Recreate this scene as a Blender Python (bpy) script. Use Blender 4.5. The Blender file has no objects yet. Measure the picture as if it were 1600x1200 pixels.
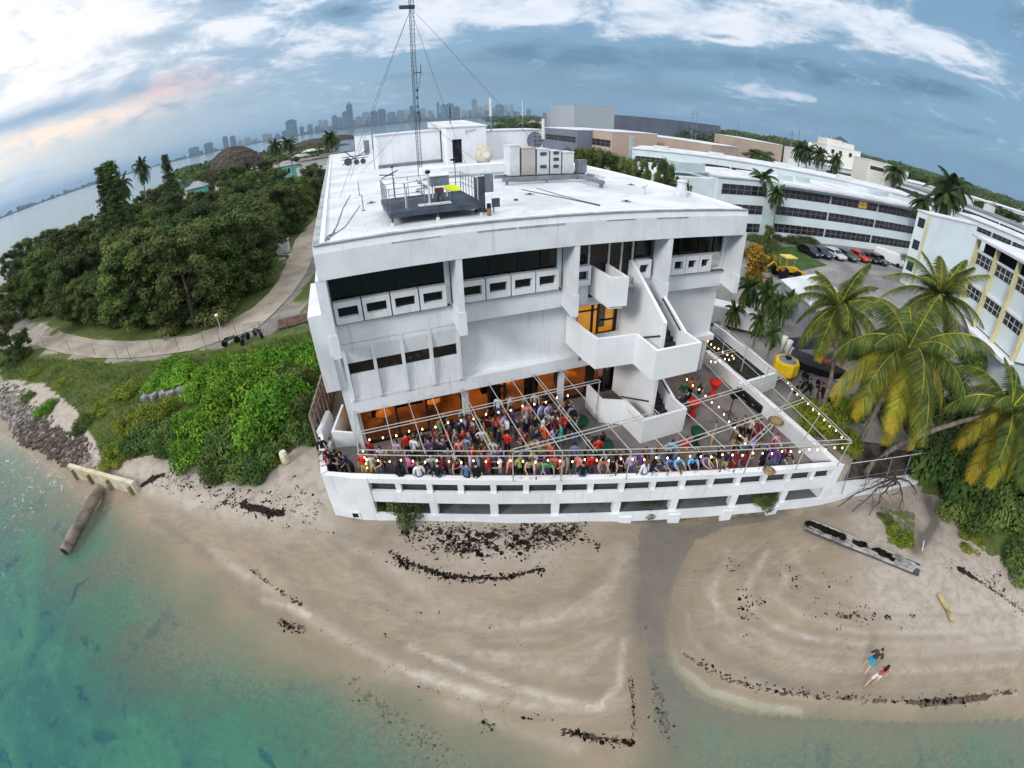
import bpy, bmesh, math, random
import numpy as np
from mathutils import Vector, Matrix, noise as mnoise
random.seed(7); RNG=np.random.RandomState(7)
SC=bpy.context.scene; COL=SC.collection
# ---------------------------------------------------------------- camera
CH=18.5                                   # drone height over the beach, m
FP,KD,PIT,ROL=731.9022700552498,0.04132588662082684,0.5646136966605078,-0.016779224738516906
cam_d=bpy.data.cameras.new('camera'); cam=bpy.data.objects.new('camera',cam_d); COL.objects.link(cam); SC.camera=cam
cam_d.type='PANO'; cam_d.sensor_width=36; cam_d.sensor_height=27; cam_d.sensor_fit='HORIZONTAL'
cam_d.clip_start=.05; cam_d.clip_end=60000
for tgt in (cam_d, getattr(cam_d,'cycles',None)):
    try:
        tgt.panorama_type='FISHEYE_LENS_POLYNOMIAL'
        tgt.fisheye_fov=math.radians(200)
        tgt.fisheye_polynomial_k0=0.0
        tgt.fisheye_polynomial_k1=-6.07389462e-02
        tgt.fisheye_polynomial_k2=-1.16926212e-06
        tgt.fisheye_polynomial_k3=1.03199304e-05
        tgt.fisheye_polynomial_k4=-1.17294675e-07
        break
    except Exception as e: pass
def cam2world(c):
    cr,sr=math.cos(ROL),math.sin(ROL); cp,sp=math.cos(PIT),math.sin(PIT)
    x,y,z=cr*c[0]-sr*c[1],sr*c[0]+cr*c[1],c[2]
    return Vector((x,z*cp+y*sp,-z*sp+y*cp))
R_=cam2world((1,0,0)); U_=cam2world((0,1,0)); B_=-cam2world((0,0,1))
M=Matrix((( R_.x,U_.x,B_.x,0),(R_.y,U_.y,B_.y,0),(R_.z,U_.z,B_.z,CH),(0,0,0,1)))
cam.matrix_world=M
def ray(px,py):
    x,y=px-800,py-600; r=max(math.hypot(x,y),1e-9); t=r/FP
    for _ in range(12): t-=(FP*(t+KD*t**3)-r)/(FP*(1+3*KD*t*t))
    s=math.sin(t)/r
    return cam2world((x*s,-y*s,math.cos(t)))
def at(px,py,z):                          # where the sight line through a photo point meets height z
    r=ray(px,py); t=(z-CH)/r.z; return Vector((r.x*t,r.y*t,z))
def atD(px,py,D):                         # point at horizontal distance D
    r=ray(px,py); t=D/math.hypot(r.x,r.y); return Vector((r.x*t,r.y*t,CH+r.z*t))
def hgt(base,px,py):                      # height of a vertical over base seen at photo point
    r=ray(px,py); return CH+r.z*math.hypot(base[0],base[1])/math.hypot(r.x,r.y)
# ---------------------------------------------------------------- render settings
SC.render.engine='CYCLES'
SC.view_settings.view_transform='Standard'; SC.view_settings.look='None'
SC.view_settings.exposure=0.36; SC.view_settings.gamma=1
cy=SC.cycles
cy.use_denoising=True
cy.max_bounces=6; cy.diffuse_bounces=2; cy.glossy_bounces=3; cy.transmission_bounces=3; cy.transparent_max_bounces=12; cy.volume_bounces=0
cy.sample_clamp_indirect=4; cy.caustics_reflective=False; cy.caustics_refractive=False
# ---------------------------------------------------------------- node helpers
class NT:
    def __init__(s,tree): s.t=tree; s.n=tree.nodes; s.l=tree.links
    def new(s,typ,**kw):
        nd=s.n.new(typ)
        for k,v in kw.items(): setattr(nd,k,v)
        return nd
    def set(s,sock,v):
        if isinstance(v,bpy.types.NodeSocket): s.l.new(v,sock)
        elif v is not None:
            if isinstance(v,(tuple,list)) and sock.type=='RGBA' and len(v)==3: v=(*v,1)
            sock.default_value=v
    def math(s,op,a,b=None,c=None,clamp=False):
        nd=s.new('ShaderNodeMath',operation=op); nd.use_clamp=clamp
        s.set(nd.inputs[0],a); s.set(nd.inputs[1],b)
        if c is not None: s.set(nd.inputs[2],c)
        return nd.outputs[0]
    def vmath(s,op,a,b=None,scale=None):
        nd=s.new('ShaderNodeVectorMath',operation=op); s.set(nd.inputs[0],a)
        if b is not None: s.set(nd.inputs[1],b)
        if scale is not None: s.set(nd.inputs[3],scale)
        return nd.outputs[0] if op not in('DOT_PRODUCT','LENGTH','DISTANCE') else nd.outputs[1]
    def noise(s,vec,scale,detail=4,rough=.55,dist=0,out=0):
        nd=s.new('ShaderNodeTexNoise'); nd.inputs['Scale'].default_value=scale; nd.inputs['Detail'].default_value=detail
        nd.inputs['Roughness'].default_value=rough; nd.inputs['Distortion'].default_value=dist
        if vec is not None: s.l.new(vec,nd.inputs['Vector'])
        return nd.outputs[out]
    def ramp(s,v,a,b):
        nd=s.new('ShaderNodeMapRange'); nd.interpolation_type='SMOOTHSTEP'
        s.set(nd.inputs[0],v); nd.inputs[1].default_value=a; nd.inputs[2].default_value=b
        return nd.outputs[0]
    def mix(s,f,a,b,typ='MIX'):
        nd=s.new('ShaderNodeMix',data_type='RGBA',blend_type=typ); nd.clamp_factor=True
        s.set(nd.inputs[0],f); s.set(nd.inputs[6],a); s.set(nd.inputs[7],b); return nd.outputs[2]
# ---------------------------------------------------------------- world
SUN_AZ=math.radians(-68); SUN_EL=math.radians(40)
world=bpy.data.worlds.new('World'); SC.world=world; world.use_nodes=True
w=NT(world.node_tree); w.n.clear()
tc=w.new('ShaderNodeTexCoord').outputs['Generated']
sep=w.new('ShaderNodeSeparateXYZ'); w.l.new(tc,sep.inputs[0]); X,Y,Z=sep.outputs
sky=w.new('ShaderNodeTexSky',sky_type='NISHITA'); sky.sun_disc=False; sky.sun_elevation=math.radians(12); sky.sun_rotation=SUN_AZ
zc=w.math('MAXIMUM',Z,0.0)
zz=w.math('ADD',zc,0.20)
cx=w.math('DIVIDE',X,zz); cyv=w.math('DIVIDE',Y,zz)
cmb=w.new('ShaderNodeCombineXYZ'); w.l.new(cx,cmb.inputs[0]); w.l.new(cyv,cmb.inputs[1]); cmb.inputs[2].default_value=.35
P2=cmb.outputs[0]
n1=w.noise(P2,.75,8,.60,.25); n2=w.noise(w.vmath('ADD',P2,(7.3,2.1,5.0)),2.8,9,.66,.3)
az=w.math('ARCTAN2',X,Y)
def blob(a0,e0,wa,we,amp):
    da=w.math('DIVIDE',w.math('SUBTRACT',az,math.radians(a0)),math.radians(wa))
    de=w.math('DIVIDE',w.math('SUBTRACT',w.math('ARCSINE',Z),math.radians(e0)),math.radians(we))
    q=w.math('ADD',w.math('MULTIPLY',da,da),w.math('MULTIPLY',de,de))
    return w.math('MULTIPLY',w.math('EXPONENT',w.math('MULTIPLY',q,-1)),amp)
cov=w.math('ADD',w.math('MULTIPLY',n1,.66),w.math('MULTIPLY',n2,.44))
bl=None
for b in [(6,7.0,11,1.5,-.28),(-2,12,12,2,.14),(-14,9,8,3,.10),(22,11,12,3,.14),(36,7.5,17,1.9,-.24),(24,8.3,8,1.0,-.2),(45,13,12,2.5,.16),(-50,18,26,8,.16),(-42,6,16,1.8,-.16),(-57,13,10,2,-.12),(-30,16,5,1.6,-.26),(-18,13,4,1.2,-.2),(-38,13,4,1.2,-.15),(58,17,12,4,-.26),(28,3,60,2.4,-.20),(-70,6,20,3,.05),(-6,4,26,3,-.16),(30,4.8,10,1,.14)]:
    v=blob(*b); bl=v if bl is None else w.math('ADD',bl,v)
cl=w.ramp(w.math('ADD',cov,bl),.50,.62)
hz=w.math('EXPONENT',w.math('MULTIPLY',zc,-11))
blue=w.mix(w.ramp(w.math('ADD',cov,bl),.22,.46),(.085,.185,.32),(.18,.33,.50))
blue=w.mix(.25,blue,w.vmath('SCALE',sky.outputs[0],scale=.10))
white=w.mix(w.ramp(n2,.30,.62),(.36,.47,.60),(.74,.77,.84))
col=w.mix(cl,blue,white)
dk=None
for b in [(6,7.3,9,1.1,1.3),(14,6.3,9,.8,.9),(33,7.4,13,1.2,1.1),(44,8.6,9,1.1,1.0),(-30,16.3,4,1.3,1.0),(-18,13.2,3.5,1.0,.9),(60,17,11,2.2,1.0),(-38,13.0,3.5,.9,.8),(24,10.2,3,.5,.8),(-12,5.2,14,.5,.6),(50,5.0,14,.8,.7)]:
    v=blob(*b); dk=v if dk is None else w.math('ADD',dk,v)
n4=w.noise(w.vmath('ADD',P2,(1.3,9.1,2.0)),5.5,9,.68,.3)
dkf=w.math('MULTIPLY',w.ramp(w.math('ADD',dk,w.math('MULTIPLY',w.math('SUBTRACT',n4,.5),1.6)),.35,.95),.85)
col=w.mix(dkf,col,w.mix(w.ramp(n2,.35,.6),(.085,.175,.28),(.16,.28,.40)))
wisp=w.math('MULTIPLY',w.ramp(w.math('ADD',n4,w.math('MULTIPLY',n1,.5)),.80,1.0),.55); col=w.mix(wisp,col,(.66,.71,.79))
haze=w.mix(w.ramp(az,-1.2,.9),(.44,.56,.70),(.15,.29,.44))
col=w.mix(w.math('MULTIPLY',hz,.72),col,haze)
glow=w.math('MULTIPLY',w.math('ADD',blob(-60,14,19,8,.85),blob(-66,27,34,12,.7)),w.ramp(n2,.22,.52))
col=w.mix(w.math('MINIMUM',glow,1.0),col,w.mix(cl,(.74,.76,.80),(1.0,.96,.93)))
# low dusk streak under the cloud at left, warm where the hidden sun lights its edge
st=w.math('MULTIPLY',blob(-50,6.2,13,1.3,1.0),w.ramp(n2,.38,.58))
col=w.mix(st,col,(1.0,.80,.66))
st2=w.math('MULTIPLY',blob(-37,8.0,5,1.2,.8),w.ramp(n2,.36,.56))
col=w.mix(st2,col,(1.0,.62,.52))
st3=w.math('MULTIPLY',blob(-50,8.3,15,1.0,.85),w.ramp(n1,.30,.52))
col=w.mix(st3,col,(.20,.34,.50))
col=w.mix(w.ramp(Z,.30,.62),col,(.77,.79,.81))
up=w.math('ADD',1.0,w.math('MULTIPLY',w.ramp(Z,.42,.95),.45))
bg=w.new('ShaderNodeBackground'); w.l.new(col,bg.inputs[0]); w.l.new(up,bg.inputs[1])
wo=w.new('ShaderNodeOutputWorld'); w.l.new(bg.outputs[0],wo.inputs[0])
sun_d=bpy.data.lights.new('sun','SUN'); sun_d.energy=1.5; sun_d.angle=math.radians(14); sun_d.color=(1,.97,.93)
sun=bpy.data.objects.new('sun',sun_d); COL.objects.link(sun)
sv=Vector((-.58,-.62,.52))
sun.rotation_euler=sv.to_track_quat('Z','Y').to_euler()
# ---------------------------------------------------------------- materials
MAT={}
def mat(name,col=(.8,.8,.8),rough=.7,var=.12,scale=2.0,bump=.0,bscale=None,metal=0,emit=None,estr=0,spec=.2,col2=None,streak=0,coord='Object',objcol=False,obvar=0):
    if name in MAT: return MAT[name]
    m=bpy.data.materials.new(name); m.use_nodes=True; t=NT(m.node_tree); b=t.n['Principled BSDF']
    co=t.new('ShaderNodeTexCoord').outputs[coord]
    base=t.new('ShaderNodeObjectInfo').outputs['Color'] if objcol else None
    if objcol: c1=base; c2=t.mix(1.0,base,(1-var*2,)*3,'MULTIPLY')
    else:
        c1=col; c2=col2 if col2 else tuple(max(0,c*(1-2.2*var)) for c in col)
    f=t.ramp(t.noise(co,scale,5,.6,.3),.38,.68)
    cc=t.mix(f,c1,c2)
    if name=='roof_membrane':
        br=t.new('ShaderNodeTexBrick'); t.l.new(co,br.inputs['Vector']); br.inputs['Scale'].default_value=.33; br.inputs['Mortar Size'].default_value=.006; br.inputs['Color1'].default_value=br.inputs['Color2'].default_value=(1,1,1,1); br.inputs['Mortar'].default_value=(.74,.75,.77,1)
        cc=t.mix(1.0,cc,br.outputs[0],'MULTIPLY'); cc=t.mix(t.math('MULTIPLY',t.ramp(t.noise(co,.9,6,.7,1.0),.54,.68),.50),cc,(.47,.48,.47))
    if streak:
        mp=t.new('ShaderNodeMapping'); t.l.new(co,mp.inputs[0]); mp.inputs['Scale'].default_value=(3.2,3.2,.22)
        s=t.ramp(t.noise(mp.outputs[0],1.6,4,.6),.54,.78)
        cc=t.mix(t.math('MULTIPLY',s,streak),cc,(.33,.32,.30))
        mp2=t.new('ShaderNodeMapping'); t.l.new(co,mp2.inputs[0]); mp2.inputs['Scale'].default_value=(6.5,6.5,.5); mp2.inputs['Location'].default_value=(3.1,7.7,1.3)
        s2=t.math('MULTIPLY',t.ramp(t.noise(mp2.outputs[0],1.0,3,.6),.66,.80),t.ramp(t.noise(co,.35,2,.5),.5,.6)); cc=t.mix(t.math('MULTIPLY',s2,min(1,streak*1.5)),cc,(.42,.27,.19))
        cc=t.mix(t.math('MULTIPLY',t.ramp(t.noise(co,3.2,7,.8,1.5),.62,.70),streak*.9),cc,(.36,.36,.33))
    if obvar:
        r=t.new('ShaderNodeObjectInfo').outputs['Random']
        hs=t.new('ShaderNodeHueSaturation'); t.l.new(cc,hs.inputs['Color'])
        t.set(hs.inputs['Value'],t.math('ADD',1-obvar,t.math('MULTIPLY',r,2*obvar))); t.set(hs.inputs['Hue'],t.math('ADD',.5-obvar*.06,t.math('MULTIPLY',r,obvar*.12)))
        cc=hs.outputs[0]
    t.set(b.inputs['Base Color'],cc); b.inputs['Roughness'].default_value=rough; b.inputs['Metallic'].default_value=metal
    b.inputs['Specular IOR Level'].default_value=spec
    if bump:
        bp=t.new('ShaderNodeBump'); bp.inputs['Strength'].default_value=bump; bp.inputs['Distance'].default_value=.05
        t.l.new(t.noise(co,bscale or scale*6,4,.6),bp.inputs['Height']); t.l.new(bp.outputs[0],b.inputs['Normal'])
    if emit: t.set(b.inputs['Emission Color'],emit); b.inputs['Emission Strength'].default_value=estr
    MAT[name]=m; return m
white=mat('painted_concrete',(.82,.84,.87),.65,.06,.5,.15,4,streak=.34)
roofm=mat('roof_membrane',(.70,.72,.75),.6,.10,.30,.08,3)
capm=mat('roof_edge_flashing',(.42,.47,.48),.6,.2,1.2)
stairm=mat('stair_paint',(.84,.85,.87),.6,.03,.5,streak=.08)
dkglass=mat('dark_glass',(.006,.006,.008),.09,.2,.8,spec=.38)
jointm=mat('joint_shadow_gap',(.10,.10,.11),.9,.1,2)
framem=mat('bronze_frame',(.025,.02,.018),.4,.2,3)
deckm=mat('terrace_paving',(.20,.178,.17),.8,.18,.8,.1,6)
tread=mat('stair_treads',(.06,.058,.065),.8,.2,2)
woodm=mat('dark_rail_wood',(.075,.05,.04),.6,.25,3)
rodm=mat('pergola_steel',(.46,.46,.43),.5,.1,3)
steelw=mat('white_steel',(.70,.70,.66),.5,.1,3)
greyst=mat('grey_steel',(.22,.25,.29),.5,.15,2)
darkst=mat('dark_steel',(.07,.085,.11),.5,.15,2)
blackm=mat('black_plastic',(.012,.012,.015),.5,.2,3)
# ---------------------------------------------------------------- mesh helpers
class MB:
    def __init__(s): s.v=[]; s.f=[]; s.mi=[]; s.cur=0
    def add(s,vs,fs):
        o=len(s.v); s.v+= [tuple(v) for v in vs]; s.f+=[tuple(i+o for i in f) for f in fs]; s.mi+=[s.cur]*len(fs); return s
    def box(s,x0,y0,z0,x1,y1,z1):
        if x0>x1:x0,x1=x1,x0
        if y0>y1:y0,y1=y1,y0
        if z0>z1:z0,z1=z1,z0
        return s.add([(x0,y0,z0),(x1,y0,z0),(x1,y1,z0),(x0,y1,z0),(x0,y0,z1),(x1,y0,z1),(x1,y1,z1),(x0,y1,z1)],
          [(3,2,1,0),(4,5,6,7),(0,1,5,4),(1,2,6,5),(2,3,7,6),(3,0,4,7)])
    def obox(s,c,dx,dy,z0,z1,ang):           # centred footprint dx x dy turned by ang
        ca,sa=math.cos(ang),math.sin(ang); P=[]
        for z in(z0,z1):
            for a,b in((-1,-1),(1,-1),(1,1),(-1,1)):
                x,y=a*dx/2,b*dy/2; P.append((c[0]+x*ca-y*sa,c[1]+x*sa+y*ca,z))
        return s.add(P,[(3,2,1,0),(4,5,6,7),(0,1,5,4),(1,2,6,5),(2,3,7,6),(3,0,4,7)])
    def prism(s,poly,z0,z1):                 # poly ccw in xy
        n=len(poly); a=sum(poly[i][0]*poly[(i+1)%n][1]-poly[(i+1)%n][0]*poly[i][1] for i in range(n))
        if a<0: poly=poly[::-1]
        f0=(lambda p:z0) if not callable(z0) else z0; f1=(lambda p:z1) if not callable(z1) else z1
        vs=[(p[0],p[1],f0(p)) for p in poly]+[(p[0],p[1],f1(p)) for p in poly]
        return s.add(vs,[tuple(range(n))[::-1],tuple(range(n,2*n))]+[(i,(i+1)%n,(i+1)%n+n,i+n) for i in range(n)])
    def uprism(s,poly,u0,u1,axis='u'):       # poly in (v,z), extruded along u (x); or in (u,z) along v
        n=len(poly)
        if axis=='u': vs=[(u0,p[0],p[1]) for p in poly]+[(u1,p[0],p[1]) for p in poly]
        else: vs=[(p[0],u0,p[1]) for p in poly]+[(p[0],u1,p[1]) for p in poly]
        return s.add(vs,[tuple(range(n))[::-1],tuple(range(n,2*n))]+[(i,(i+1)%n,(i+1)%n+n,i+n) for i in range(n)])
    def tube(s,p,q,r0,r1=None,n=6,cap=True):
        p,q=Vector(p),Vector(q); r1=r0 if r1 is None else r1; d=q-p
        if d.length<1e-6: return s
        u=d.orthogonal().normalized(); w_=d.normalized().cross(u); vs=[]
        for c,r in((p,r0),(q,r1)):
            for i in range(n):
                a=2*math.pi*i/n; vs.append(c+u*(r*math.cos(a))+w_*(r*math.sin(a)))
        fs=[(i,(i+1)%n,(i+1)%n+n,i+n) for i in range(n)]
        if cap: fs+=[tuple(range(n))[::-1],tuple(range(n,2*n))]
        return s.add(vs,fs)
    def path(s,pts,rs,n=6):
        pts=[Vector(p) for p in pts]; vs=[]; m=len(pts)
        if not isinstance(rs,(list,tuple)): rs=[rs]*m
        up=Vector((0,0,1))
        for k,c in enumerate(pts):
            d=(pts[min(k+1,m-1)]-pts[max(k-1,0)]).normalized(); ref=up if abs(d.z)<.95 else Vector((1,0,0))
            u=d.cross(ref).normalized(); w_=u.cross(d)
            for i in range(n):
                a=2*math.pi*i/n; vs.append(c+u*(rs[k]*math.cos(a))+w_*(rs[k]*math.sin(a)))
        fs=[(k*n+i,k*n+(i+1)%n,(k+1)*n+(i+1)%n,(k+1)*n+i) for k in range(m-1) for i in range(n)]
        fs+=[tuple(range(n))[::-1],tuple(range((m-1)*n,m*n))]
        return s.add(vs,fs)
    def lathe(s,c,prof,n=12,axis=(0,0,1)):   # prof [(r,z)]
        ax=Vector(axis).normalized(); u=ax.orthogonal().normalized(); w_=ax.cross(u); c=Vector(c); vs=[];m=len(prof)
        for r,z in prof:
            for i in range(n):
                a=2*math.pi*i/n; vs.append(c+ax*z+u*(r*math.cos(a))+w_*(r*math.sin(a)))
        fs=[(k*n+i,k*n+(i+1)%n,(k+1)*n+(i+1)%n,(k+1)*n+i) for k in range(m-1) for i in range(n)]
        fs+=[tuple(range(n))[::-1],tuple(range((m-1)*n,m*n))]
        return s.add(vs,fs)
    def ball(s,c,r,n=8,sz=1):
        return s.lathe(c,[(r*math.sin(math.pi*(k+.02)/(n*.5+.04)) ,-r*sz*math.cos(math.pi*(k+.02)/(n*.5+.04))) for k in range(n//2+1)],n)
    def quad(s,a,b,c,d): return s.add([a,b,c,d],[(0,1,2,3)])
    def build(s,name,m,parent=None,smooth=False,bevel=0,label=None):
        me=bpy.data.meshes.new(name); me.from_pydata(s.v,[],s.f)
        ms=m if isinstance(m,(list,tuple)) else [m]
        for x in ms: me.materials.append(x)
        if len(ms)>1: me.polygons.foreach_set('material_index',s.mi)
        if smooth: me.polygons.foreach_set('use_smooth',[True]*len(me.polygons))
        me.update(); o=bpy.data.objects.new(name,me); COL.objects.link(o)
        if parent: o.parent=parent
        if bevel:
            bv=o.modifiers.new('bevel','BEVEL'); bv.width=bevel; bv.segments=1; bv.limit_method='ANGLE'
        if label: o['label']=label
        return o
def tag(o,label,cat=None,group=None,kind=None):
    if label: o['label']=label
    if cat: o['category']=cat
    if group: o['group']=group
    if kind: o['kind']=kind
    return o
def thing(name,label,cat,loc=(0,0,0),rotz=0,group=None):
    o=bpy.data.objects.new(name,None); COL.objects.link(o); o.empty_display_size=.3
    o.location=loc; o.rotation_euler=(0,0,rotz); return tag(o,label,cat,group)
def dup(root,loc,rotz=0,scale=1,label=None,group=None):
    def cp(o,par):
        c=o.copy(); COL.objects.link(c); c.parent=par
        for ch in KIDS.get(o.name,[]) : cp(ch,c)
        return c
    if root.name not in KIDS:
        KIDS[root.name]=list(root.children)
        for ch in root.children: KIDS[ch.name]=list(ch.children)
    r=cp(root,None); r.location=loc; r.rotation_euler=(0,0,rotz)
    r.scale=(scale,)*3 if not isinstance(scale,(tuple,list)) else scale
    if label: r['label']=label
    if group: r['group']=group
    return r
KIDS={}
def struct(o): o['kind']='structure'; return o
def ordw(n):
    a=['zeroth','first','second','third','fourth','fifth','sixth','seventh','eighth','ninth','tenth','eleventh','twelfth','thirteenth','fourteenth','fifteenth','sixteenth','seventeenth','eighteenth','nineteenth']
    if n<20: return a[n]
    t=['twenty','thirty','forty','fifty','sixty'][n//10-2]; return {'twenty':'twentieth','thirty':'thirtieth','forty':'fortieth','fifty':'fiftieth','sixty':'sixtieth'}[t] if n%10==0 else t+'-'+a[n%10]
# ---------------------------------------------------------------- terrain
WL=-0.35
ctrl_px=[ # photo x, y, height of the ground seen there
(30,690,WL),(100,740,WL),(190,778,WL),(260,830,WL),(340,890,WL),(420,960,WL),(560,1060,WL),(700,1115,WL),(850,1165,WL),(985,1197,WL),
(0,900,-1.9),(100,1000,-1.9),(200,1150,-1.9),(350,1150,-1.6),(0,1190,-2.4),(450,1170,-1.5),(200,960,-.85),(330,1050,-.70),(120,870,-1.0),(0,740,-1.2),(560,1180,-1.0),(700,1190,-.75),(430,1050,-.52),(270,900,-.44),(350,960,-.42),(600,1110,-.6),
(620,900,.12),(760,860,.28),(900,850,.18),(700,900,.12),(300,770,.5),(450,770,.5),(520,830,.12),(420,860,.05),(600,960,-.08),(800,960,.0),(900,1000,-.05),(600,1020,-.22),(800,1090,-.2),(950,1130,-.16),(985,950,-.12),(990,830,-.08),(250,745,.6),
(1030,850,-.30),(1022,950,-.37),(1035,1050,-.44),(1100,1150,-.60),(1300,1160,-.68),(1500,1160,-.68),(1100,815,-.34),(1190,808,-.28),
(1150,900,.0),(1200,950,.08),(1400,950,.3),(1300,1020,.0),(1500,1000,.25),(1590,950,.5),(1085,950,-.2),(1120,1020,-.22),(1230,1070,-.2),(1500,1070,-.15),(1560,860,.8),(1400,850,.4),(1350,805,.4),(1480,880,.6),
(1046,960,WL),(1060,1040,WL),(1130,1085,WL),(1250,1108,WL),(1400,1118,WL),(1590,1110,WL),
(200,722,.8),(280,718,.8),(380,745,.8),(460,722,.9),(100,560,1.4),(200,566,1.5),(300,550,1.5),(400,530,1.6),(490,515,1.7),(300,640,1.5),(400,650,1.5),(200,650,1.2),(120,640,.9),
(60,650,.5),(20,600,.6),(0,570,.9),(30,500,1.4),(100,500,1.6),(300,490,1.7),(420,440,1.8),
(1300,796,.05),(1380,785,.15),(1450,768,.3),(1350,738,.7),(1420,722,.8),(1330,690,1.8),(1400,690,1.6),(1300,600,2),(1500,700,1.8),(1590,720,1.8),(1520,860,.8),(1590,600,2),(1475,765,.9)]
C=[tuple(at(x,y,z)) for x,y,z in ctrl_px]
# ground under the building and further land / sea
C+=[(x,y,.1) for x,y in((-8,17),(0,17),(8,17),(15,16.5))]+[(x,y,2.0) for x,y in((-12,26),(0,26),(10,28),(16,30),(24,27),(-18,45),(0,60),(30,50),(60,60),(90,60),(60,40),(50,25),(80,25),(110,90),(-40,60),(-45,100),(0,110),(70,110),(160,160),(-60,140),(45,8),(90,0),(-80,55),(-105,80),(-78,42),(-120,130),(-100,110),(-62,44),(-95,48),(-90,66),(-112,62),(-88,40))]
C+=[(x,y,-3.0) for x,y in((-105,22),(-62,8),(-170,75),(-110,0),(-50,-20),(-20,-30),(0,-40),(-210,130),(-270,200),(30,-40),(60,-50),(-60,-60))]
C+=[(x,y,2.0) for x,y in((-95,175),(-150,280),(-230,420),(-100,400),(100,300),(300,300),(400,100),(300,0),(0,500),(300,600),(600,400),(900,0))]
C+=[(x,y,-3.0) for x,y in((-260,300),(-400,450),(-300,650),(0,900),(400,1200),(-600,300),(-500,-100),(0,-500),(-1500,1500),(200,-300),(1500,-500))]
C=np.array(C)
def _k(a,b): return np.sqrt(((a[:,None,:]-b[None,:,:])**2).sum(-1)+.3)
A_=np.zeros((len(C)+1,len(C)+1)); A_[:-1,:-1]=_k(C[:,:2],C[:,:2])-np.eye(len(C))*.4; A_[-1,:-1]=A_[:-1,-1]=1
WT=np.linalg.solve(A_,np.r_[C[:,2],0])
def H_arr(xy):
    out=np.empty(len(xy))
    for i in range(0,len(xy),20000): out[i:i+20000]=_k(xy[i:i+20000],C[:,:2])@WT[:-1]+WT[-1]
    return np.clip(out,-3.2,2.1)
def gz(x,y): return float(H_arr(np.array([[x,y]]))[0])
def gat(px,py,dz=0):                      # photo point on the terrain
    z=.5
    for _ in range(14):
        p=at(px,py,z); z=.5*z+.5*gz(p.x,p.y)
    p=at(px,py,z); return Vector((p.x,p.y,gz(p.x,p.y)+dz))
def axis_(a,b,st,lo,hi,g=1.16):
    v=list(np.arange(a,b,st)); s=st; x=v[-1]
    while x<hi: s*=g; x+=s; v.append(x)
    s=st; x=v[0]; pre=[]
    while x>lo: s*=g; x-=s; pre.append(x)
    return np.array(pre[::-1]+v)
gx=axis_(-46,27,.17,-30000,30000); gy=axis_(1.5,24,.15,-9000,40000)
GX,GY=np.meshgrid(gx,gy); XY=np.stack([GX.ravel(),GY.ravel()],1)
HZ=H_arr(XY)
far=np.hypot(XY[:,0],XY[:,1])
HZ=np.where(far>380,np.where((XY[:,0]>XY[:,1]*.02)&(XY[:,1]>-40),1.5,-3.2),HZ)
small=np.array([mnoise.noise((x*.55,y*.55,0))*.05+mnoise.noise((x*2.1,y*2.1,3))*.02 if f<60 else 0 for (x,y),f in zip(XY,far)])
HZ=HZ+small
def grid_mesh(name,Z,mask=None):
    nx,ny=len(gx),len(gy)
    idx=(np.arange(ny-1)[:,None]*nx+np.arange(nx-1)[None,:]).ravel()
    F=np.stack([idx,idx+1,idx+nx+1,idx+nx],1)
    if mask is not None: F=F[mask[F].any(1)]
    used=np.unique(F); re=-np.ones(nx*ny,int); re[used]=np.arange(len(used)); F=re[F]
    me=bpy.data.meshes.new(name); V=np.column_stack([XY[used],Z[used]])
    me.vertices.add(len(V)); me.vertices.foreach_set('co',V.ravel())
    me.loops.add(F.size); me.loops.foreach_set('vertex_index',F.ravel().astype(np.int32))
    me.polygons.add(len(F)); me.polygons.foreach_set('loop_start',np.arange(0,F.size,4,dtype=np.int32)); me.polygons.foreach_set('loop_total',np.full(len(F),4,np.int32))
    me.polygons.foreach_set('use_smooth',np.ones(len(F),bool)); me.update(calc_edges=True); me.validate()
    return me,used
def put_attr(me,name,arr):
    a=me.attributes.new(name,'FLOAT','POINT'); a.data.foreach_set('value',arr.astype(np.float32))
def seg_dist(P,a,b):
    d=b-a; L=(d@d)+1e-9; t=np.clip(((P-a)@d)/L,0,1); return np.hypot(*(P-a-t[:,None]*d).T),t
near=(np.abs(XY[:,0])<120)&(XY[:,1]>-6)&(XY[:,1]<130)
NI=np.where(near)[0]; NP=XY[NI]
def stroke(arr,pts,wid,amp,soft=1.0):     # a soft band along photo points, on the ground
    W=[np.array(gat(*p)[:2]) for p in pts]; best=np.full(len(NP),1e9)
    for a,b in zip(W[:-1],W[1:]): best=np.minimum(best,seg_dist(NP,a,b)[0])
    arr[NI]+=amp*np.exp(-(best/wid)**2*soft)
def inpoly(P,poly):
    x,y=P[:,0],P[:,1]; c=np.zeros(len(P),bool); n=len(poly)
    for i in range(n):
        x1,y1=poly[i][:2]; x2,y2=poly[(i+1)%n][:2]
        k=((y1>y)!=(y2>y)); k&=(x<(x2-x1)*(y-y1)/((y2-y1) if abs(y2-y1)>1e-9 else 1e-9)+x1); c^=k
    return c
def polymask(arr,pts,amp,z=None):
    W=[gat(*p) if z is None else at(p[0],p[1],z) for p in pts]; arr[NI]+=amp*inpoly(NP,W)
n_=len(XY)
light=np.zeros(n_); dark=np.zeros(n_); wrack=np.zeros(n_); grass=np.zeros(n_); rock=np.zeros(n_); chan=np.zeros(n_)
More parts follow.
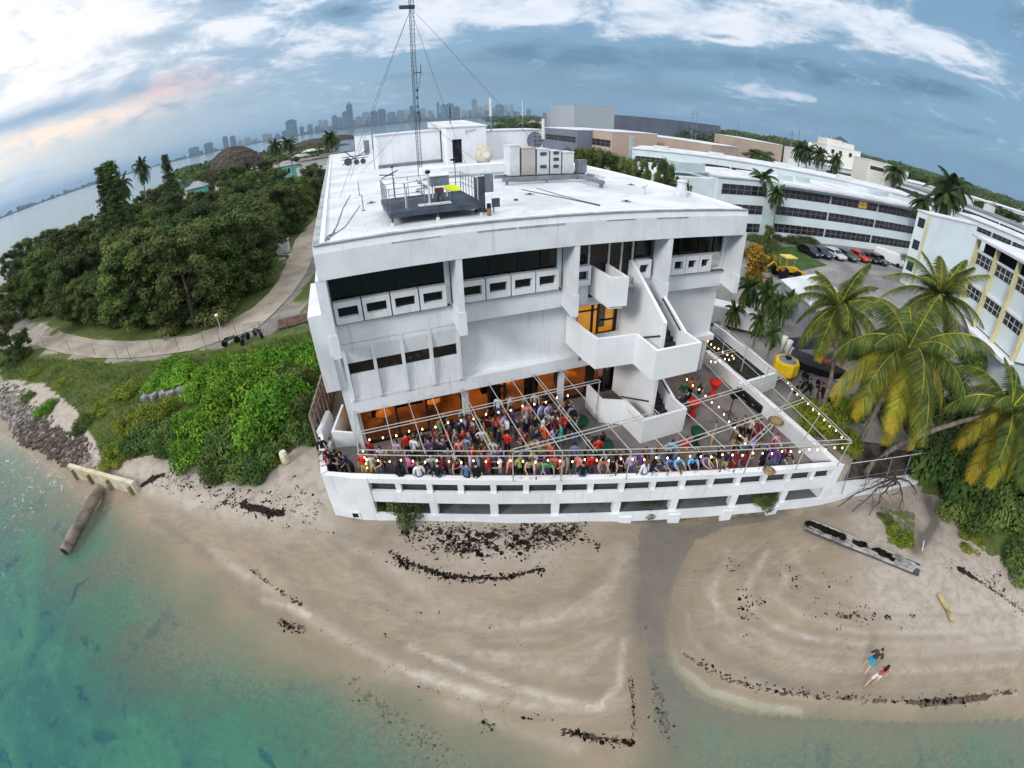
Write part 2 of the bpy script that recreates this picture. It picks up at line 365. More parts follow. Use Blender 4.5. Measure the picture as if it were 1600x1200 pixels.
# ripples and washed streaks of pale sand
for pts,wd,am in [
 ([(330,860),(430,925),(560,1010),(700,1075),(830,1100),(930,1110),(985,1090)],.28,.35),
 ([(480,800),(560,850),(680,940),(820,975),(930,950),(980,860)],.45,.35),
 ([(640,1010),(760,1060),(860,1090),(935,1105),(968,1070),(975,1000)],.16,.9),
 ([(700,1000),(820,1040),(900,1050),(950,1000)],.3,.3),([(600,1050),(680,1060),(740,1085)],.35,.6),([(700,1100),(800,1140),(900,1170)],.25,.5),
 ([(1050,920),(1038,975),(1055,1040),(1110,1080),(1190,1105),(1250,1112)],.13,2.6),
 ([(1075,960),(1080,1000),(1130,1050),(1250,1090),(1420,1100),(1590,1085)],.12,.35),
 ([(1140,860),(1110,930),(1150,990),(1250,1030),(1400,1045),(1590,1035)],.22,.35),
 ([(1200,860),(1160,930),(1200,975),(1290,1005),(1450,1015),(1590,1010)],.2,.45),
 ([(1230,900),(1210,935),(1250,960),(1350,990),(1500,985)],.2,.35),([(1240,860),(1260,900),(1330,930)],.2,.25),
 ([(410,938),(450,948),(480,962)],.18,.7),([(350,880),(390,905)],.2,.35)]: stroke(light,pts,wd,am)
def arcs(Pa,Pb,n,wid,amp,seed=0):
    R=random.Random(seed)
    for k in range(n):
        f=(k+.5)/n+R.uniform(-.03,.03); i0=R.randint(0,max(0,len(Pa)-4)); i1=R.randint(i0+3,len(Pa))
        stroke(light if R.random()<.5 else dark,[(a[0]+(b_[0]-a[0])*f,a[1]+(b_[1]-a[1])*f) for a,b_ in zip(Pa,Pb)][i0:i1],wid*R.uniform(.6,1.5),amp*R.uniform(.4,1.3))
arcs([(500,840),(570,900),(660,950),(780,965),(880,940),(950,880),(985,830)],[(340,880),(440,960),(560,1035),(700,1095),(830,1135),(930,1140),(985,1120)],20,.09,.20,1)
arcs([(1290,850),(1230,880),(1240,920),(1300,945),(1400,950),(1500,950),(1590,945)],[(1150,840),(1060,920),(1060,1020),(1140,1075),(1260,1095),(1420,1100),(1590,1085)],24,.09,.22,2)
# wet, darker sand: channel, water edge
for pts,wd,am in [
 ([(1035,825),(1022,900),(1018,970),(1026,1050),(1038,1130),(1050,1200)],.95,1.7),([(1060,840),(1050,880),(1028,940)],.6,.7),
 ([(1220,800),(1120,815),(1060,835)],.5,.9),([(1440,840),(1400,790),(1290,800)],.45,.6),
 ([(340,900),(450,985),(560,1060),(700,1125),(850,1175)],.45,.55),([(240,810),(330,870)],.35,.5),
 ([(560,880),(640,935),(760,960),(900,930),(960,880)],.5,.3),([(530,835),(580,850),(600,830)],.4,.5),([(1110,1010),(1200,1060),(1330,1085),(1500,1090)],.35,.5),
 ([(1430,860),(1460,820),(1450,780)],.5,1.0)]: stroke(dark,pts,wd,am)
# places where weed collects
for pts,wd,am in [
 ([(640,830),(760,835),(900,825)],.75,.85),([(700,860),(860,855)],.5,.6),([(610,860),(640,880),(700,900),(780,905),(850,888)],.14,1.3),
 ([(230,745),(290,755),(360,775),(420,800),(480,795)],.55,.62),([(380,790),(440,803)],.2,1.2),([(220,760),(255,740)],.18,1.1),
 ([(380,880),(420,912),(470,945)],.12,1.0),([(440,970),(475,985)],.2,1.1),([(500,985),(550,1010)],.2,.6),([(550,1070),(640,1130),(700,1175)],.6,.6),([(640,1060),(760,1110),(800,1130)],.3,.5),
 ([(880,1140),(940,1155),(990,1160)],.16,1.2),([(985,1060),(990,1150)],.07,1.1),([(1020,1050),(1045,1160)],.3,.75),([(1010,900),(1012,1010)],.25,.4),([(1060,840),(1085,890)],.35,.55),
 ([(1070,1020),(1130,1060),(1200,1080),(1300,1088),(1440,1098),(1590,1080)],.16,.95),([(1440,1100),(1540,1090)],.2,1.0),([(1500,890),(1600,955)],.2,1.0),([(1480,890),(1590,905)],.6,.45),([(1300,960),(1340,965)],.3,.8),
 ([(1220,890),(1310,905),(1400,1000),(1330,1010)],.8,.3),([(1130,870),(1180,900),(1160,950)],.5,.4),([(700,950),(850,1000)],2,.12),([(60,930),(80,945)],.5,.7),([(200,870),(60,900)],1.5,.25)]: stroke(wrack,pts,wd,am)
polymask(grass,[(0,535),(60,548),(130,559),(200,564),(300,551),(400,527),(490,500),(500,640),(470,690),(430,735),(380,745),(300,715),(235,712),(165,735),(150,690),(120,640),(70,600),(0,590)],1)
grass[NI]+=.9*inpoly(NP,[tuple(at(x,y,1.6)[:2]) for x,y in [(-60,470),(0,490),(40,500),(70,516),(100,528),(150,537),(205,538),(260,534),(300,528),(350,512),(395,488),(420,466),(437,445),(455,405)]]+[(-45,128),(-110,125),(-118,40)])
grass[NI]+=.75*inpoly(NP,[(-23,44),(-24,55),(-27,70),(-31,100),(-10,100),(-9,30),(-17,36)])
polymask(grass,[(1195,398),(1250,388),(1300,398),(1282,412),(1240,425),(1190,420)],1.5)
polymask(grass,[(1440,770),(1500,780),(1545,870),(1600,860),(1600,700),(1460,690)],.8)
polymask(grass,[(1375,790),(1430,800),(1430,850),(1385,850)],.5)
polymask(rock,[(0,600),(40,620),(75,665),(120,690),(150,715),(120,735),(60,705),(30,690),(0,650)],1)
polymask(rock,[(110,600),(150,620),(140,650),(90,630)],.3)
polymask(chan,[(1000,822),(1060,826),(1120,812),(1200,798),(1218,810),(1135,822),(1088,844),(1064,880),(1043,930),(1034,980),(1046,1040),(1080,1086),(1150,1114),(1300,1124),(1600,1122),(1600,1195),(1050,1195),(1024,1120),(1014,1040),(1006,960),(998,880)],1)
stroke(chan,[(1440,850),(1462,815),(1450,785)],.35,.9)
gm,used=grid_mesh('ground',HZ)
for nm,ar in(('light',light),('dark',dark),('wrack',wrack),('grass',grass),('rock',rock),('chan',chan)): put_attr(gm,nm,ar[used])
def attr(t,n): 
    nd=t.new('ShaderNodeAttribute'); nd.attribute_name=n; return nd.outputs['Fac']
m=bpy.data.materials.new('sand_and_soil'); m.use_nodes=True; t=NT(m.node_tree); b=t.n['Principled BSDF']
geo=t.new('ShaderNodeNewGeometry').outputs['Position']
sp=t.new('ShaderNodeSeparateXYZ'); t.l.new(geo,sp.inputs[0]); PZ=sp.outputs[2]
nb=t.noise(geo,.45,6,.62,.4); nf=t.noise(geo,5,5,.7); nm_=t.noise(geo,1.6,5,.6,.6)
dry=t.mix(t.ramp(nm_,.35,.7),(.44,.385,.335),(.33,.285,.24)); wet=t.mix(t.ramp(nb,.3,.7),(.295,.235,.17),(.235,.19,.14))
wetf=t.ramp(t.math('ADD',PZ,t.math('MULTIPLY',t.math('SUBTRACT',nb,.5),.25)),.02,.34)
cc=t.mix(wetf,wet,dry)
mpw=t.new('ShaderNodeMapping'); t.l.new(geo,mpw.inputs[0]); mpw.inputs['Scale'].default_value=(.5,1.5,1)
band=t.ramp(t.noise(mpw.outputs[0],1.3,6,.6,1.2),.45,.62)
cc=t.mix(t.math('MULTIPLY',band,t.math('SUBTRACT',.14,t.math('MULTIPLY',wetf,.14))),cc,(.50,.44,.37))
lf=t.math('MULTIPLY',attr(t,'light'),t.math('ADD',.35,t.math('MULTIPLY',t.ramp(nm_,.3,.65),.75)),clamp=True)
cc=t.mix(t.math('MULTIPLY',lf,.62),cc,(.66,.61,.55))
cc=t.mix(t.math('MULTIPLY',t.math('MULTIPLY',attr(t,'dark'),t.math('ADD',.5,nb)),.85,clamp=True),cc,(.145,.13,.112))
cc=t.mix(t.math('MULTIPLY',t.ramp(nf,.5,.8),.25),cc,(.30,.25,.21))
# pebbles and weed crumbs
vo=t.new('ShaderNodeTexVoronoi'); vo.inputs['Scale'].default_value=3.2; t.l.new(t.vmath('ADD',geo,t.vmath('SCALE',t.noise(geo,4,3,out=1),scale=.35)),vo.inputs['Vector'])
nw=t.noise(t.vmath('SCALE',geo,scale=1),2.4,6,.72,.9)
wf=t.ramp(t.math('ADD',t.math('MULTIPLY',nw,1.0),t.math('MULTIPLY',attr(t,'wrack'),.30)),.735,.79)
cc=t.mix(wf,cc,t.mix(nf,(.010,.007,.006),(.03,.02,.015)))
spk=t.math('MULTIPLY',t.ramp(t.math('SUBTRACT',.16,vo.outputs[0]),0,.05),t.ramp(nb,.45,.6))
cc=t.mix(t.math('MULTIPLY',spk,.55),cc,(.09,.07,.06))
cc=t.mix(t.math('MULTIPLY',t.math('SUBTRACT',1,t.ramp(t.math('ADD',PZ,t.math('MULTIPLY',t.math('SUBTRACT',nb,.5),.18)),-.42,-.12)),.6),cc,(.235,.19,.125))
cf=t.ramp(t.math('ADD',attr(t,'chan'),t.math('MULTIPLY',t.math('SUBTRACT',nf,.5),.35)),.35,.62)
cc=t.mix(t.math('MULTIPLY',cf,.78),cc,t.mix(t.ramp(t.math('MULTIPLY',PZ,-1),.38,.62),t.mix(nm_,(.11,.097,.085),(.20,.175,.15)),t.mix(nm_,(.155,.165,.12),(.24,.24,.185))))
gr=t.mix(t.ramp(nm_,.3,.7),(.055,.10,.022),(.13,.155,.045)); gr=t.mix(t.ramp(nb,.5,.75),gr,(.17,.14,.08))
gf=t.ramp(t.math('ADD',attr(t,'grass'),t.math('MULTIPLY',t.math('SUBTRACT',nm_,.5),1.2)),.3,.6)
cc=t.mix(gf,cc,gr)
land=t.ramp(t.math('ADD',PZ,t.math('MULTIPLY',t.math('SUBTRACT',nb,.5),.4)),1.25,1.65)
soil=t.mix(t.ramp(nb,.4,.6),(.20,.19,.175),(.29,.27,.245))
cc=t.mix(t.math('MULTIPLY',land,t.math('SUBTRACT',1,gf)),cc,soil)
rk=t.mix(t.ramp(t.noise(geo,1.4,6,.7),.38,.62),(.045,.035,.03),(.30,.27,.25))
cc=t.mix(t.ramp(t.math('ADD',attr(t,'rock'),t.math('MULTIPLY',t.math('SUBTRACT',nm_,.5),.8)),.3,.6),cc,rk)
mud=t.mix(t.ramp(nf,.35,.65),(.19,.20,.15),(.31,.32,.25))
cc=t.mix(t.ramp(t.math('MULTIPLY',PZ,-1),.42,.9),cc,mud)
t.set(b.inputs['Base Color'],cc)
t.set(b.inputs['Roughness'],t.math('ADD',.42,t.math('MULTIPLY',wetf,.5))); b.inputs['Specular IOR Level'].default_value=.2
bp=t.new('ShaderNodeBump'); bp.inputs['Strength'].default_value=.7; bp.inputs['Distance'].default_value=.06
t.l.new(t.math('ADD',t.math('ADD',nf,t.math('MULTIPLY',band,.08)),t.math('MULTIPLY',wf,1.5)),bp.inputs['Height']); t.l.new(bp.outputs[0],b.inputs['Normal'])
gm.materials.append(m); ground=bpy.data.objects.new('ground',gm); COL.objects.link(ground); struct(ground)
# ---------------------------------------------------------------- water
wz=np.full(n_,WL); dep=np.maximum(0,WL-HZ)
wm,used=grid_mesh('water',wz,mask=(HZ<WL+.12))
put_attr(wm,'depth',dep[used])
m=bpy.data.materials.new('sea_water'); m.use_nodes=True; t=NT(m.node_tree); t.n.clear()
geo=t.new('ShaderNodeNewGeometry').outputs['Position']; D=attr(t,'depth')
nb=t.noise(geo,.16,5,.6,.6); n2=t.noise(geo,.5,5,.6,.8)
D2=t.math('MULTIPLY',D,t.math('ADD',.55,t.math('MULTIPLY',nb,.9)))
al=t.math('SUBTRACT',1,t.math('EXPONENT',t.math('MULTIPLY',D2,-1.35)))
dc=t.mix(t.ramp(D2,.15,1.7),(.125,.155,.10),(.020,.125,.115)); dc=t.mix(t.ramp(nb,.42,.66),dc,(.045,.185,.12)); dc=t.mix(t.ramp(t.math('ADD',n2,t.math('MULTIPLY',nb,-.4)),.36,.5),dc,(.010,.085,.10))
n3=t.noise(geo,2.6,6,.75,.4); dc=t.mix(t.math('MULTIPLY',t.ramp(n3,.42,.72),.45),dc,t.mix(.5,dc,(.0,.02,.02))); dc=t.mix(t.math('MULTIPLY',t.ramp(t.noise(geo,1.1,5,.7,1.2),.52,.74),.35),dc,(.10,.24,.15))  # caustic-like light mottling painted into the water colour with noise
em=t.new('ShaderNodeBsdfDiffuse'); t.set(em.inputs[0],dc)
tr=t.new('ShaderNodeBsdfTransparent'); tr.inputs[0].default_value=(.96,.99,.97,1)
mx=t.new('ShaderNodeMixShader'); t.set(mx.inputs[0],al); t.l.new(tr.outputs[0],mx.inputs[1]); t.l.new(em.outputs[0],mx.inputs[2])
gl=t.new('ShaderNodeBsdfGlossy'); gl.inputs['Roughness'].default_value=.09; gl.inputs[0].default_value=(1,1,1,1)
bp=t.new('ShaderNodeBump'); bp.inputs['Strength'].default_value=.55; bp.inputs['Distance'].default_value=.12
mp=t.new('ShaderNodeMapping'); t.l.new(geo,mp.inputs[0]); mp.inputs['Scale'].default_value=(1,1.6,1); mp.inputs['Rotation'].default_value=(0,0,.6)
wv=t.math('ADD',t.math('MULTIPLY',t.noise(mp.outputs[0],.9,6,.62,.5),1.0),t.math('MULTIPLY',t.noise(geo,3.6,4,.7),.5))
amp=t.math('MULTIPLY',t.ramp(D,0.02,.8),1.0); t.l.new(t.math('MULTIPLY',wv,amp),bp.inputs['Height']); t.l.new(bp.outputs[0],gl.inputs['Normal'])
inc=t.new('ShaderNodeNewGeometry').outputs['Incoming']; dp=t.math('ABSOLUTE',t.vmath('DOT_PRODUCT',inc,bp.outputs[0])); fr_o=t.math('ADD',.02,t.math('MULTIPLY',.98,t.math('POWER',t.math('SUBTRACT',1,dp,clamp=True),5)),clamp=True)
mx2=t.new('ShaderNodeMixShader'); t.l.new(fr_o,mx2.inputs[0]); t.l.new(mx.outputs[0],mx2.inputs[1]); t.l.new(gl.outputs[0],mx2.inputs[2])
# broken foam where small waves meet the rocks
fo=t.math('MULTIPLY',t.ramp(t.noise(mp.outputs[0],1.1,7,.75,1.4),.56,.70),attr(t,'foam'))
fm=t.new('ShaderNodeBsdfDiffuse'); fm.inputs[0].default_value=(.75,.8,.82,1)
mx3=t.new('ShaderNodeMixShader'); t.set(mx3.inputs[0],fo); t.l.new(mx2.outputs[0],mx3.inputs[1]); t.l.new(fm.outputs[0],mx3.inputs[2])
ou=t.new('ShaderNodeOutputMaterial'); t.l.new(mx3.outputs[0],ou.inputs[0])
foam=np.zeros(n_)
for pts,wd,am in [([(0,640),(30,700),(80,735),(160,765)],1.7,1.1),([(0,720),(60,790)],3.2,.75),([(0,860),(20,960)],2.0,.2)]: stroke(foam,pts,wd,am)
put_attr(wm,'foam',np.clip(foam,0,1)[used])
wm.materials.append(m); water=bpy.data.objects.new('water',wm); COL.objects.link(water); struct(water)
# ---------------------------------------------------------------- dirt road, paved lot
def sheet(name,pts,z,m,follow=True,dz=.012):
    W=[gat(*p) for p in pts]; bm=bmesh.new()
    vs=[bm.verts.new((p.x,p.y,(p.z if follow else z)+dz)) for p in W]
    bm.faces.new(vs); bmesh.ops.triangulate(bm,faces=bm.faces[:])
    me=bpy.data.meshes.new(name); bm.to_mesh(me); bm.free(); me.materials.append(m); o=bpy.data.objects.new(name,me); COL.objects.link(o); return struct(o)
roadm=mat('crushed_limestone',(.47,.41,.34),.95,.2,.35,.4,5,col2=(.33,.28,.23))
near_e=[(-70,492),(0,522),(40,535),(100,551),(150,558),(205,559),(260,553),(300,547),(350,531),(400,516),(430,490),(458,462),(480,430),(492,400)]
far_e=[(-30,462),(40,492),(70,508),(100,522),(150,532),(205,534),(260,530),(300,525),(350,508),(395,484),(420,462),(437,440),(450,412),(462,380)]
E1=[at(x,y,1.62) for x,y in near_e]+[Vector((-31,77,1.62)),Vector((-34.5,96,1.62)),Vector((-39,120,1.62)),Vector((-53,160,1.62))]
E2=[at(x,y,1.62) for x,y in far_e]+[Vector((-35.5,77,1.62)),Vector((-38.5,96,1.62)),Vector((-43,121,1.62)),Vector((-57,161,1.62))]
mb=MB()
RW=9
for i in range(len(E1)):
    for j in range(RW+1):
        p=E1[i].lerp(E2[i],j/RW); mb.v.append((p.x,p.y,gz(p.x,p.y)+.075))
for i in range(len(E1)-1):
    for j in range(RW):
        a=i*(RW+1)+j; mb.f.append((a,a+1,a+RW+2,a+RW+1)); mb.mi.append(0)
road=mb.build('dirt_road',roadm,smooth=True); struct(road)
asph=mat('worn_asphalt',(.17,.17,.175),.9,.25,.25,.3,6,col2=(.30,.285,.27))
mb=MB(); 
for i in range(26):
    for j in range(20):
        mb.v.append((18+i*3.0,24+j*2.1+i*.12,2.02+.10)) if False else mb.v.append((18.6+i*3.0,23.5+j*2.1+i*.1,max(gz(18.6+i*3.0,23.5+j*2.1+i*.1),1.2)+.06))
for i in range(25):
    for j in range(19): a=i*20+j; mb.f.append((a,a+20,a+21,a+1)); mb.mi.append(0)
lot=mb.build('paved_lot',asph,smooth=True); struct(lot)
q=MB(); W=[at(x,y,2.15) for x,y in [(1172,398),(1195,388),(1255,384),(1290,390),(1262,400),(1292,414),(1262,420),(1236,428),(1190,424)]]; q.add([(p.x,p.y,max(gz(p.x,p.y),1.2)+.13) for p in W],[tuple(range(len(W)))[::-1]])
lawn=q.build('lawn',mat('lawn_grass',(.035,.075,.018),.95,.25,.6,.5,9,col2=(.06,.11,.03))); struct(lawn)
# ---------------------------------------------------------------- main building, local frame u (along facade), v (depth), z
BO=Vector((-7.780240480532557,17.64900531115526,0)); BA=0.3441936907729143
def uv(x,y): dx,dy=x-BO.x,y-BO.y; return (dx*math.cos(BA)+dy*math.sin(BA),-dx*math.sin(BA)+dy*math.cos(BA))
def wd(u,v,z=0): return Vector((BO.x+u*math.cos(BA)-v*math.sin(BA),BO.y+u*math.sin(BA)+v*math.cos(BA),z))
bld=thing('research_building','three storey white concrete waterfront building with flat roof, tall fins and warm lit ground floor','building',BO,BA)
BP=lambda mb,name,m,**k: mb.build(name,m,bld,**k)
FU=[-.12,5.78,11.56,17.2,22.85]           # fin positions
# roof
mb=MB(); mb.box(.35,.55,13.72,22.65,69.5,13.88); roof=BP(mb,'roof',roofm)
mb=MB()                                    # thick white fascia all round, sloping cap
prof=[(0,12.5),(.0,13.66),(.12,14.0),(.55,14.0),(.55,12.5)]
mb.uprism(prof,-.15,22.98)
mb.box(-.15,.55,12.5,.35,70,14.0); mb.box(22.65,.55,12.5,22.98,70,14.03); mb.box(.35,69.5,12.5,22.65,70,14.0)
BP(mb,'fascia',white)
mb=MB(); mb.box(-.13,.02,14.0,22.96,.30,14.035); mb.box(-.13,.30,14.0,.12,69.9,14.03)
k=0
for u0,u1 in((3.1,5.2),(6.8,8.6),(8.7,11.0),(13.2,14.9),(16.2,18.3)):
    mb.uprism([(-.012,13.60-.02*(k%3)),(-.012,13.66),(.02,13.66),(.02,13.60)],u0,u1); k+=1
BP(mb,'roof_edge_trim',capm)
# third floor
mb=MB()
for i in range(4):
    a,b_=FU[i]+.3,FU[i+1]
    mb.box(a,1.25,12.15,b_,1.6,12.5)       # lintel
    if i!=2: mb.box(a,1.25,8.85,b_,1.6,9.98)
    else:
        mb.box(a,1.25,8.85,a+1.25,1.6,9.98); mb.box(15.9,1.25,8.85,b_,1.6,9.98)
mb.box(-.1,1.6,8.85,23.4,1.9,9.2) if False else None
mb.box(-.05,1.62,8.85,22.9,2.0,9.05)
BP(mb,'third_floor_wall',white)
mb=MB()
for i,u in enumerate(FU):
    w_=.28; mb.uprism([(0.03,12.5),(0.03,9.95),(1.25,9.95),(1.25,12.5)],u,u+w_)
    mb.uprism([(0.0,9.95),(0.0,8.78),(1.25,8.92),(1.25,9.95)],u-.05,u+w_+.05)
    f=mb; 
BP(mb,'fin',white) if False else None
for i,u in enumerate(FU):
    q=MB(); q.uprism([(0.03,12.5),(0.03,9.95),(1.3,9.95),(1.3,12.5)],u,u+.28)
    q.uprism([(0.0,9.95),(0.0,8.78),(1.3,9.0),(1.3,9.95)],u-.05,u+.33); BP(q,'fin',white)
def win_panel(a,b_,z0,z1,v=1.0,wz=(10.28,10.78)):
    """one precast panel with a deep small window: frame, splayed reveal, pane"""
    q=MB(); g=.03; a+=g; b_-=g; wa,wb=a+.17,b_-.17; z0w,z1w=wz
    q.box(a,v,z0,wa,v+.32,z1); q.box(wb,v,z0,b_,v+.32,z1); q.box(wa,v,z0,wb,v+.32,z0w); q.box(wa,v,z1w,wb,v+.32,z1)
    o=BP(q,'window_panel',white)
    q=MB(); q.box(wa,v+.24,z0w,wb,v+.27,z1w); q.build('pane',dkglass,o)
    return o
for i in range(4):
    a,b_=FU[i]+.3,FU[i+1]-.05
    if i==2:
        win_panel(a+.05,a+1.25,9.98,11.05); win_panel(15.95,16.95,9.98,11.05)
        q=MB(); q.box(a,1.5,11.05,a+1.2,1.56,12.15); q.box(a+1.25,1.5,9.05,15.9,1.56,12.15); q.box(15.95,1.5,11.08,b_,1.56,12.15); BP(q,'balcony_glazing',dkglass)
        q=MB()
        for x in(a+1.28,a+2.5,a+3.3,15.88): q.box(x-.05,1.42,9.05,x+.05,1.5,12.15)
        BP(q,'balcony_window_frame',steelw); continue
    n=4; a0=a if i!=3 else a+.9
    if i==3: mb=MB(); mb.box(a,1.0,9.98,a0,1.3,11.05); BP(mb,'blank_panel',white)
    for j in range(n):
        x0=a0+(b_-a0-.25)*j/n; x1=a0+(b_-a0-.25)*(j+1)/n
        if i==3 and j==3: continue
        win_panel(x0,x1,9.98,11.05)
    q=MB(); q.box(a,1.42,11.05,b_,1.46,12.15); s=BP(q,'strip_window',dkglass)
    for x in (a+.05,a+1.6,a+3.1,a+4.3): q=MB(); q.box(x,1.36,11.05,x+.07,1.42,12.15); q.build('mullion',framem,s)
    q=MB(); q.box(b_-.25,1.3,9.98,b_,1.42,12.15); BP(q,'jamb',white)
    q=MB(); q.box(a,1.04,9.94,b_-.1,1.26,9.98); BP(q,'gap',jointm)
# second floor
mb=MB(); mb.box(6.0,2.0,5.5,12.9,2.3,8.85); mb.box(15.7,2.0,5.15,23.4,2.3,8.85); mb.box(0,2.6,5.5,6.0,2.9,8.85)
mb.box(12.9,2.0,8.35,15.7,2.3,8.85)
BP(mb,'second_floor_wall',white)
mb=MB(); mb.box(6.0,1.96,8.82,22.9,2.0,8.86); BP(mb,'gap',jointm)
# bay one: hooded precast window units
for j in range(4):
    x0=.2+j*1.42; x1=x0+1.40
    q=MB(); q.uprism([(1.25,8.82),(1.25,8.6),(1.42,7.72),(1.9,7.72),(1.9,8.82)],x0,x1)
    q.box(x0,1.82,7.05,x0+.02,1.9,7.72) if False else None
    q.box(x0+.14,1.50,5.72,x1-.02,1.78,7.05); q.box(x0+.14,1.47,5.50,x1-.02,1.78,5.70)
    o=BP(q,'window_hood',white)
    q=MB(); q.box(x0+.14,1.56,7.05,x1-.02,1.59,7.70); q.build('pane',dkglass,o)
for j in range(5):
    x=.2+j*1.42-.04
    q=MB(); q.uprism([(1.22,8.84),(1.36,5.62),(1.42,5.48),(1.85,5.48),(1.85,8.84)],x,x+.16); BP(q,'fin',white)
mb=MB(); mb.box(.05,1.5,4.72,5.95,2.2,5.49); mb.box(5.95,1.5,4.74,12.9,2.2,5.5); mb.box(12.9,1.5,4.74,23.45,2.2,5.14)
BP(mb,'ground_floor_lintel',white)
# floors and body
mb=MB(); mb.box(.02,2.95,5.52,23.38,69.9,12.48); mb.box(.02,9.5,2.2,23.38,69.9,5.5); BP(mb,'building_body',white)
mb=MB()                                     # left flank with hanging side wing
mb.uprism([(.1,12.5),(2.9,12.5),(2.9,2.2),(2.2,2.2),(1.9,4.6),(1.3,8.9),(.1,8.9)],-.3,0)
mb.uprism([(1.1,10.6),(6,10.6),(6,6.3),(1.5,6.3)],-1.05,-.3)
BP(mb,'side_wall',white)
for u in(0.0,6.0,11.9,22.95): BP(MB().box(u,1.9,2.2,u+.36,2.35,4.73),'column',white)
BP(MB().box(0,1.7,2.2,.2,1.9,8.6),'corner_post',white)
# ground floor lit room behind glass
warmwall=mat('warm_plaster',(.62,.26,.06),.8,.25,.6,col2=(.38,.13,.03))
floorw=mat('interior_floor',(.30,.17,.08),.5,.25,.8)
mb=MB(); mb.box(.1,9.2,2.2,23.2,9.45,5.0); mb.box(.1,2.4,4.6,23.2,9.2,4.70); mb.box(.1,2.5,2.2,.3,9.2,4.6); mb.box(22.9,2.5,2.2,23.2,9.2,4.6); mb.box(11.3,5.4,2.2,11.5,9.2,4.6)
BP(mb,'interior_wall',warmwall)
mb=MB(); mb.box(.1,2.3,2.10,23.2,9.2,2.215); BP(mb,'interior_floor',floorw)
glassm=bpy.data.materials.new('clear_glass'); glassm.use_nodes=True; t=NT(glassm.node_tree); t.n.clear()
g1=t.new('ShaderNodeBsdfTransparent'); g1.inputs[0].default_value=(.82,.80,.76,1); g2=t.new('ShaderNodeBsdfGlossy'); g2.inputs['Roughness'].default_value=.03
fx=t.new('ShaderNodeFresnel'); fx.inputs[0].default_value=1.45; mx=t.new('ShaderNodeMixShader'); t.l.new(fx.outputs[0],mx.inputs[0]); t.l.new(g1.outputs[0],mx.inputs[1]); t.l.new(g2.outputs[0],mx.inputs[2])
t.l.new(mx.outputs[0],t.new('ShaderNodeOutputMaterial').inputs[0])
GW=[(.34,2.3),(2.3,4.0),(4.0,6.0),(6.34,7.6),(7.6,8.6),(8.6,10.4),(10.4,11.9),(12.24,13.9),(13.9,15.2),(15.2,16.6),(18.4,20.4),(20.4,22.9)]
for k,(a,b_) in enumerate(GW):
    q=MB(); q.box(a+.06,2.16,2.28,b_-.06,2.175,4.72); o=BP(q,'shopfront_window',glassm)
    q=MB()
    q.box(a,2.1,2.2,a+.06,2.24,4.72); q.box(b_-.06,2.1,2.2,b_,2.24,4.72); q.box(a+.06,2.1,2.2,b_-.06,2.24,2.28)
    if k in(4,8): q.box(a+.06,2.1,4.05,b_-.06,2.24,4.13)
    q.build('window_frame',framem,o)
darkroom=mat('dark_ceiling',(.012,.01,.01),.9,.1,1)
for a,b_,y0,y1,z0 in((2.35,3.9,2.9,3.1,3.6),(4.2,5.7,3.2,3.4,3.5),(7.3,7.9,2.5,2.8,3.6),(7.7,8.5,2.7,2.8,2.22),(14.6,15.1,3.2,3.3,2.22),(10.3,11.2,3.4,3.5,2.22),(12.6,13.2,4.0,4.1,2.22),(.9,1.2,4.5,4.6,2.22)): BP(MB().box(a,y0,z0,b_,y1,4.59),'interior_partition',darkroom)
chairm=mat('pale_table_top',(.55,.33,.12),.6,.1,2)
for u,v in((4.6,3.9),(5.2,4.6),(3.3,4.2),(9.3,4.4),(13.5,3.6),(1.6,3.6)): BP(MB().lathe((u,v,2.2),[(0,0),(.1,.02),(.06,.7),(.48,.72),(.48,.76),(0,.78)],12),'indoor_table',chairm)
lampm=mat('warm_lamp',(1,.6,.2),.5,emit=(1,.50,.14),estr=9)
for u in np.arange(1.2,22.5,1.9): BP(MB().ball((u,5.0+1.2*((int(u*3))%2),4.15),.16,8),'pendant_lamp',lampm)
for u in(1.6,4.6,7.6,10.2,13.0,16.0,20.5):
    ld=bpy.data.lights.new('room_lamp','POINT'); ld.energy=85; ld.color=(1,.50,.14); ld.shadow_soft_size=.35
    lo=bpy.data.objects.new('room_lamp',ld); COL.objects.link(lo); lo.parent=bld; lo.location=(u,4.6,4.2)
# second-floor lit door beside the stair
mb=MB(); mb.box(12.95,2.55,6.2,15.65,2.75,8.4); BP(mb,'glowing_lobby_wall',mat('lobby_glow',(.5,.24,.03),.8,.3,.9,emit=(.95,.42,.03),estr=.62))  # wall itself emits amber, standing in for lamplight inside the lobby
dr=thing('door','dark framed glazed door and sidelights glowing amber',None); dr.parent=bld
mb=MB(); mb.box(13.0,2.2,6.3,15.6,2.215,8.35); mb.build('pane',glassm,dr)
mb=MB()
for x in(12.92,13.95,14.35,15.55): mb.box(x,2.12,6.28,x+.1,2.26,8.4)
mb.box(13.0,2.1,8.3,15.6,2.25,8.38); mb.box(13.02,2.13,7.9,14.35,2.24,7.96); mb.box(14.45,2.13,7.15,15.55,2.24,7.22); mb.box(14.45,2.13,6.3,15.55,2.24,6.42); mb.box(14.6,2.3,6.7,14.95,2.4,8.3)
mb.build('door_frame',framem,dr)
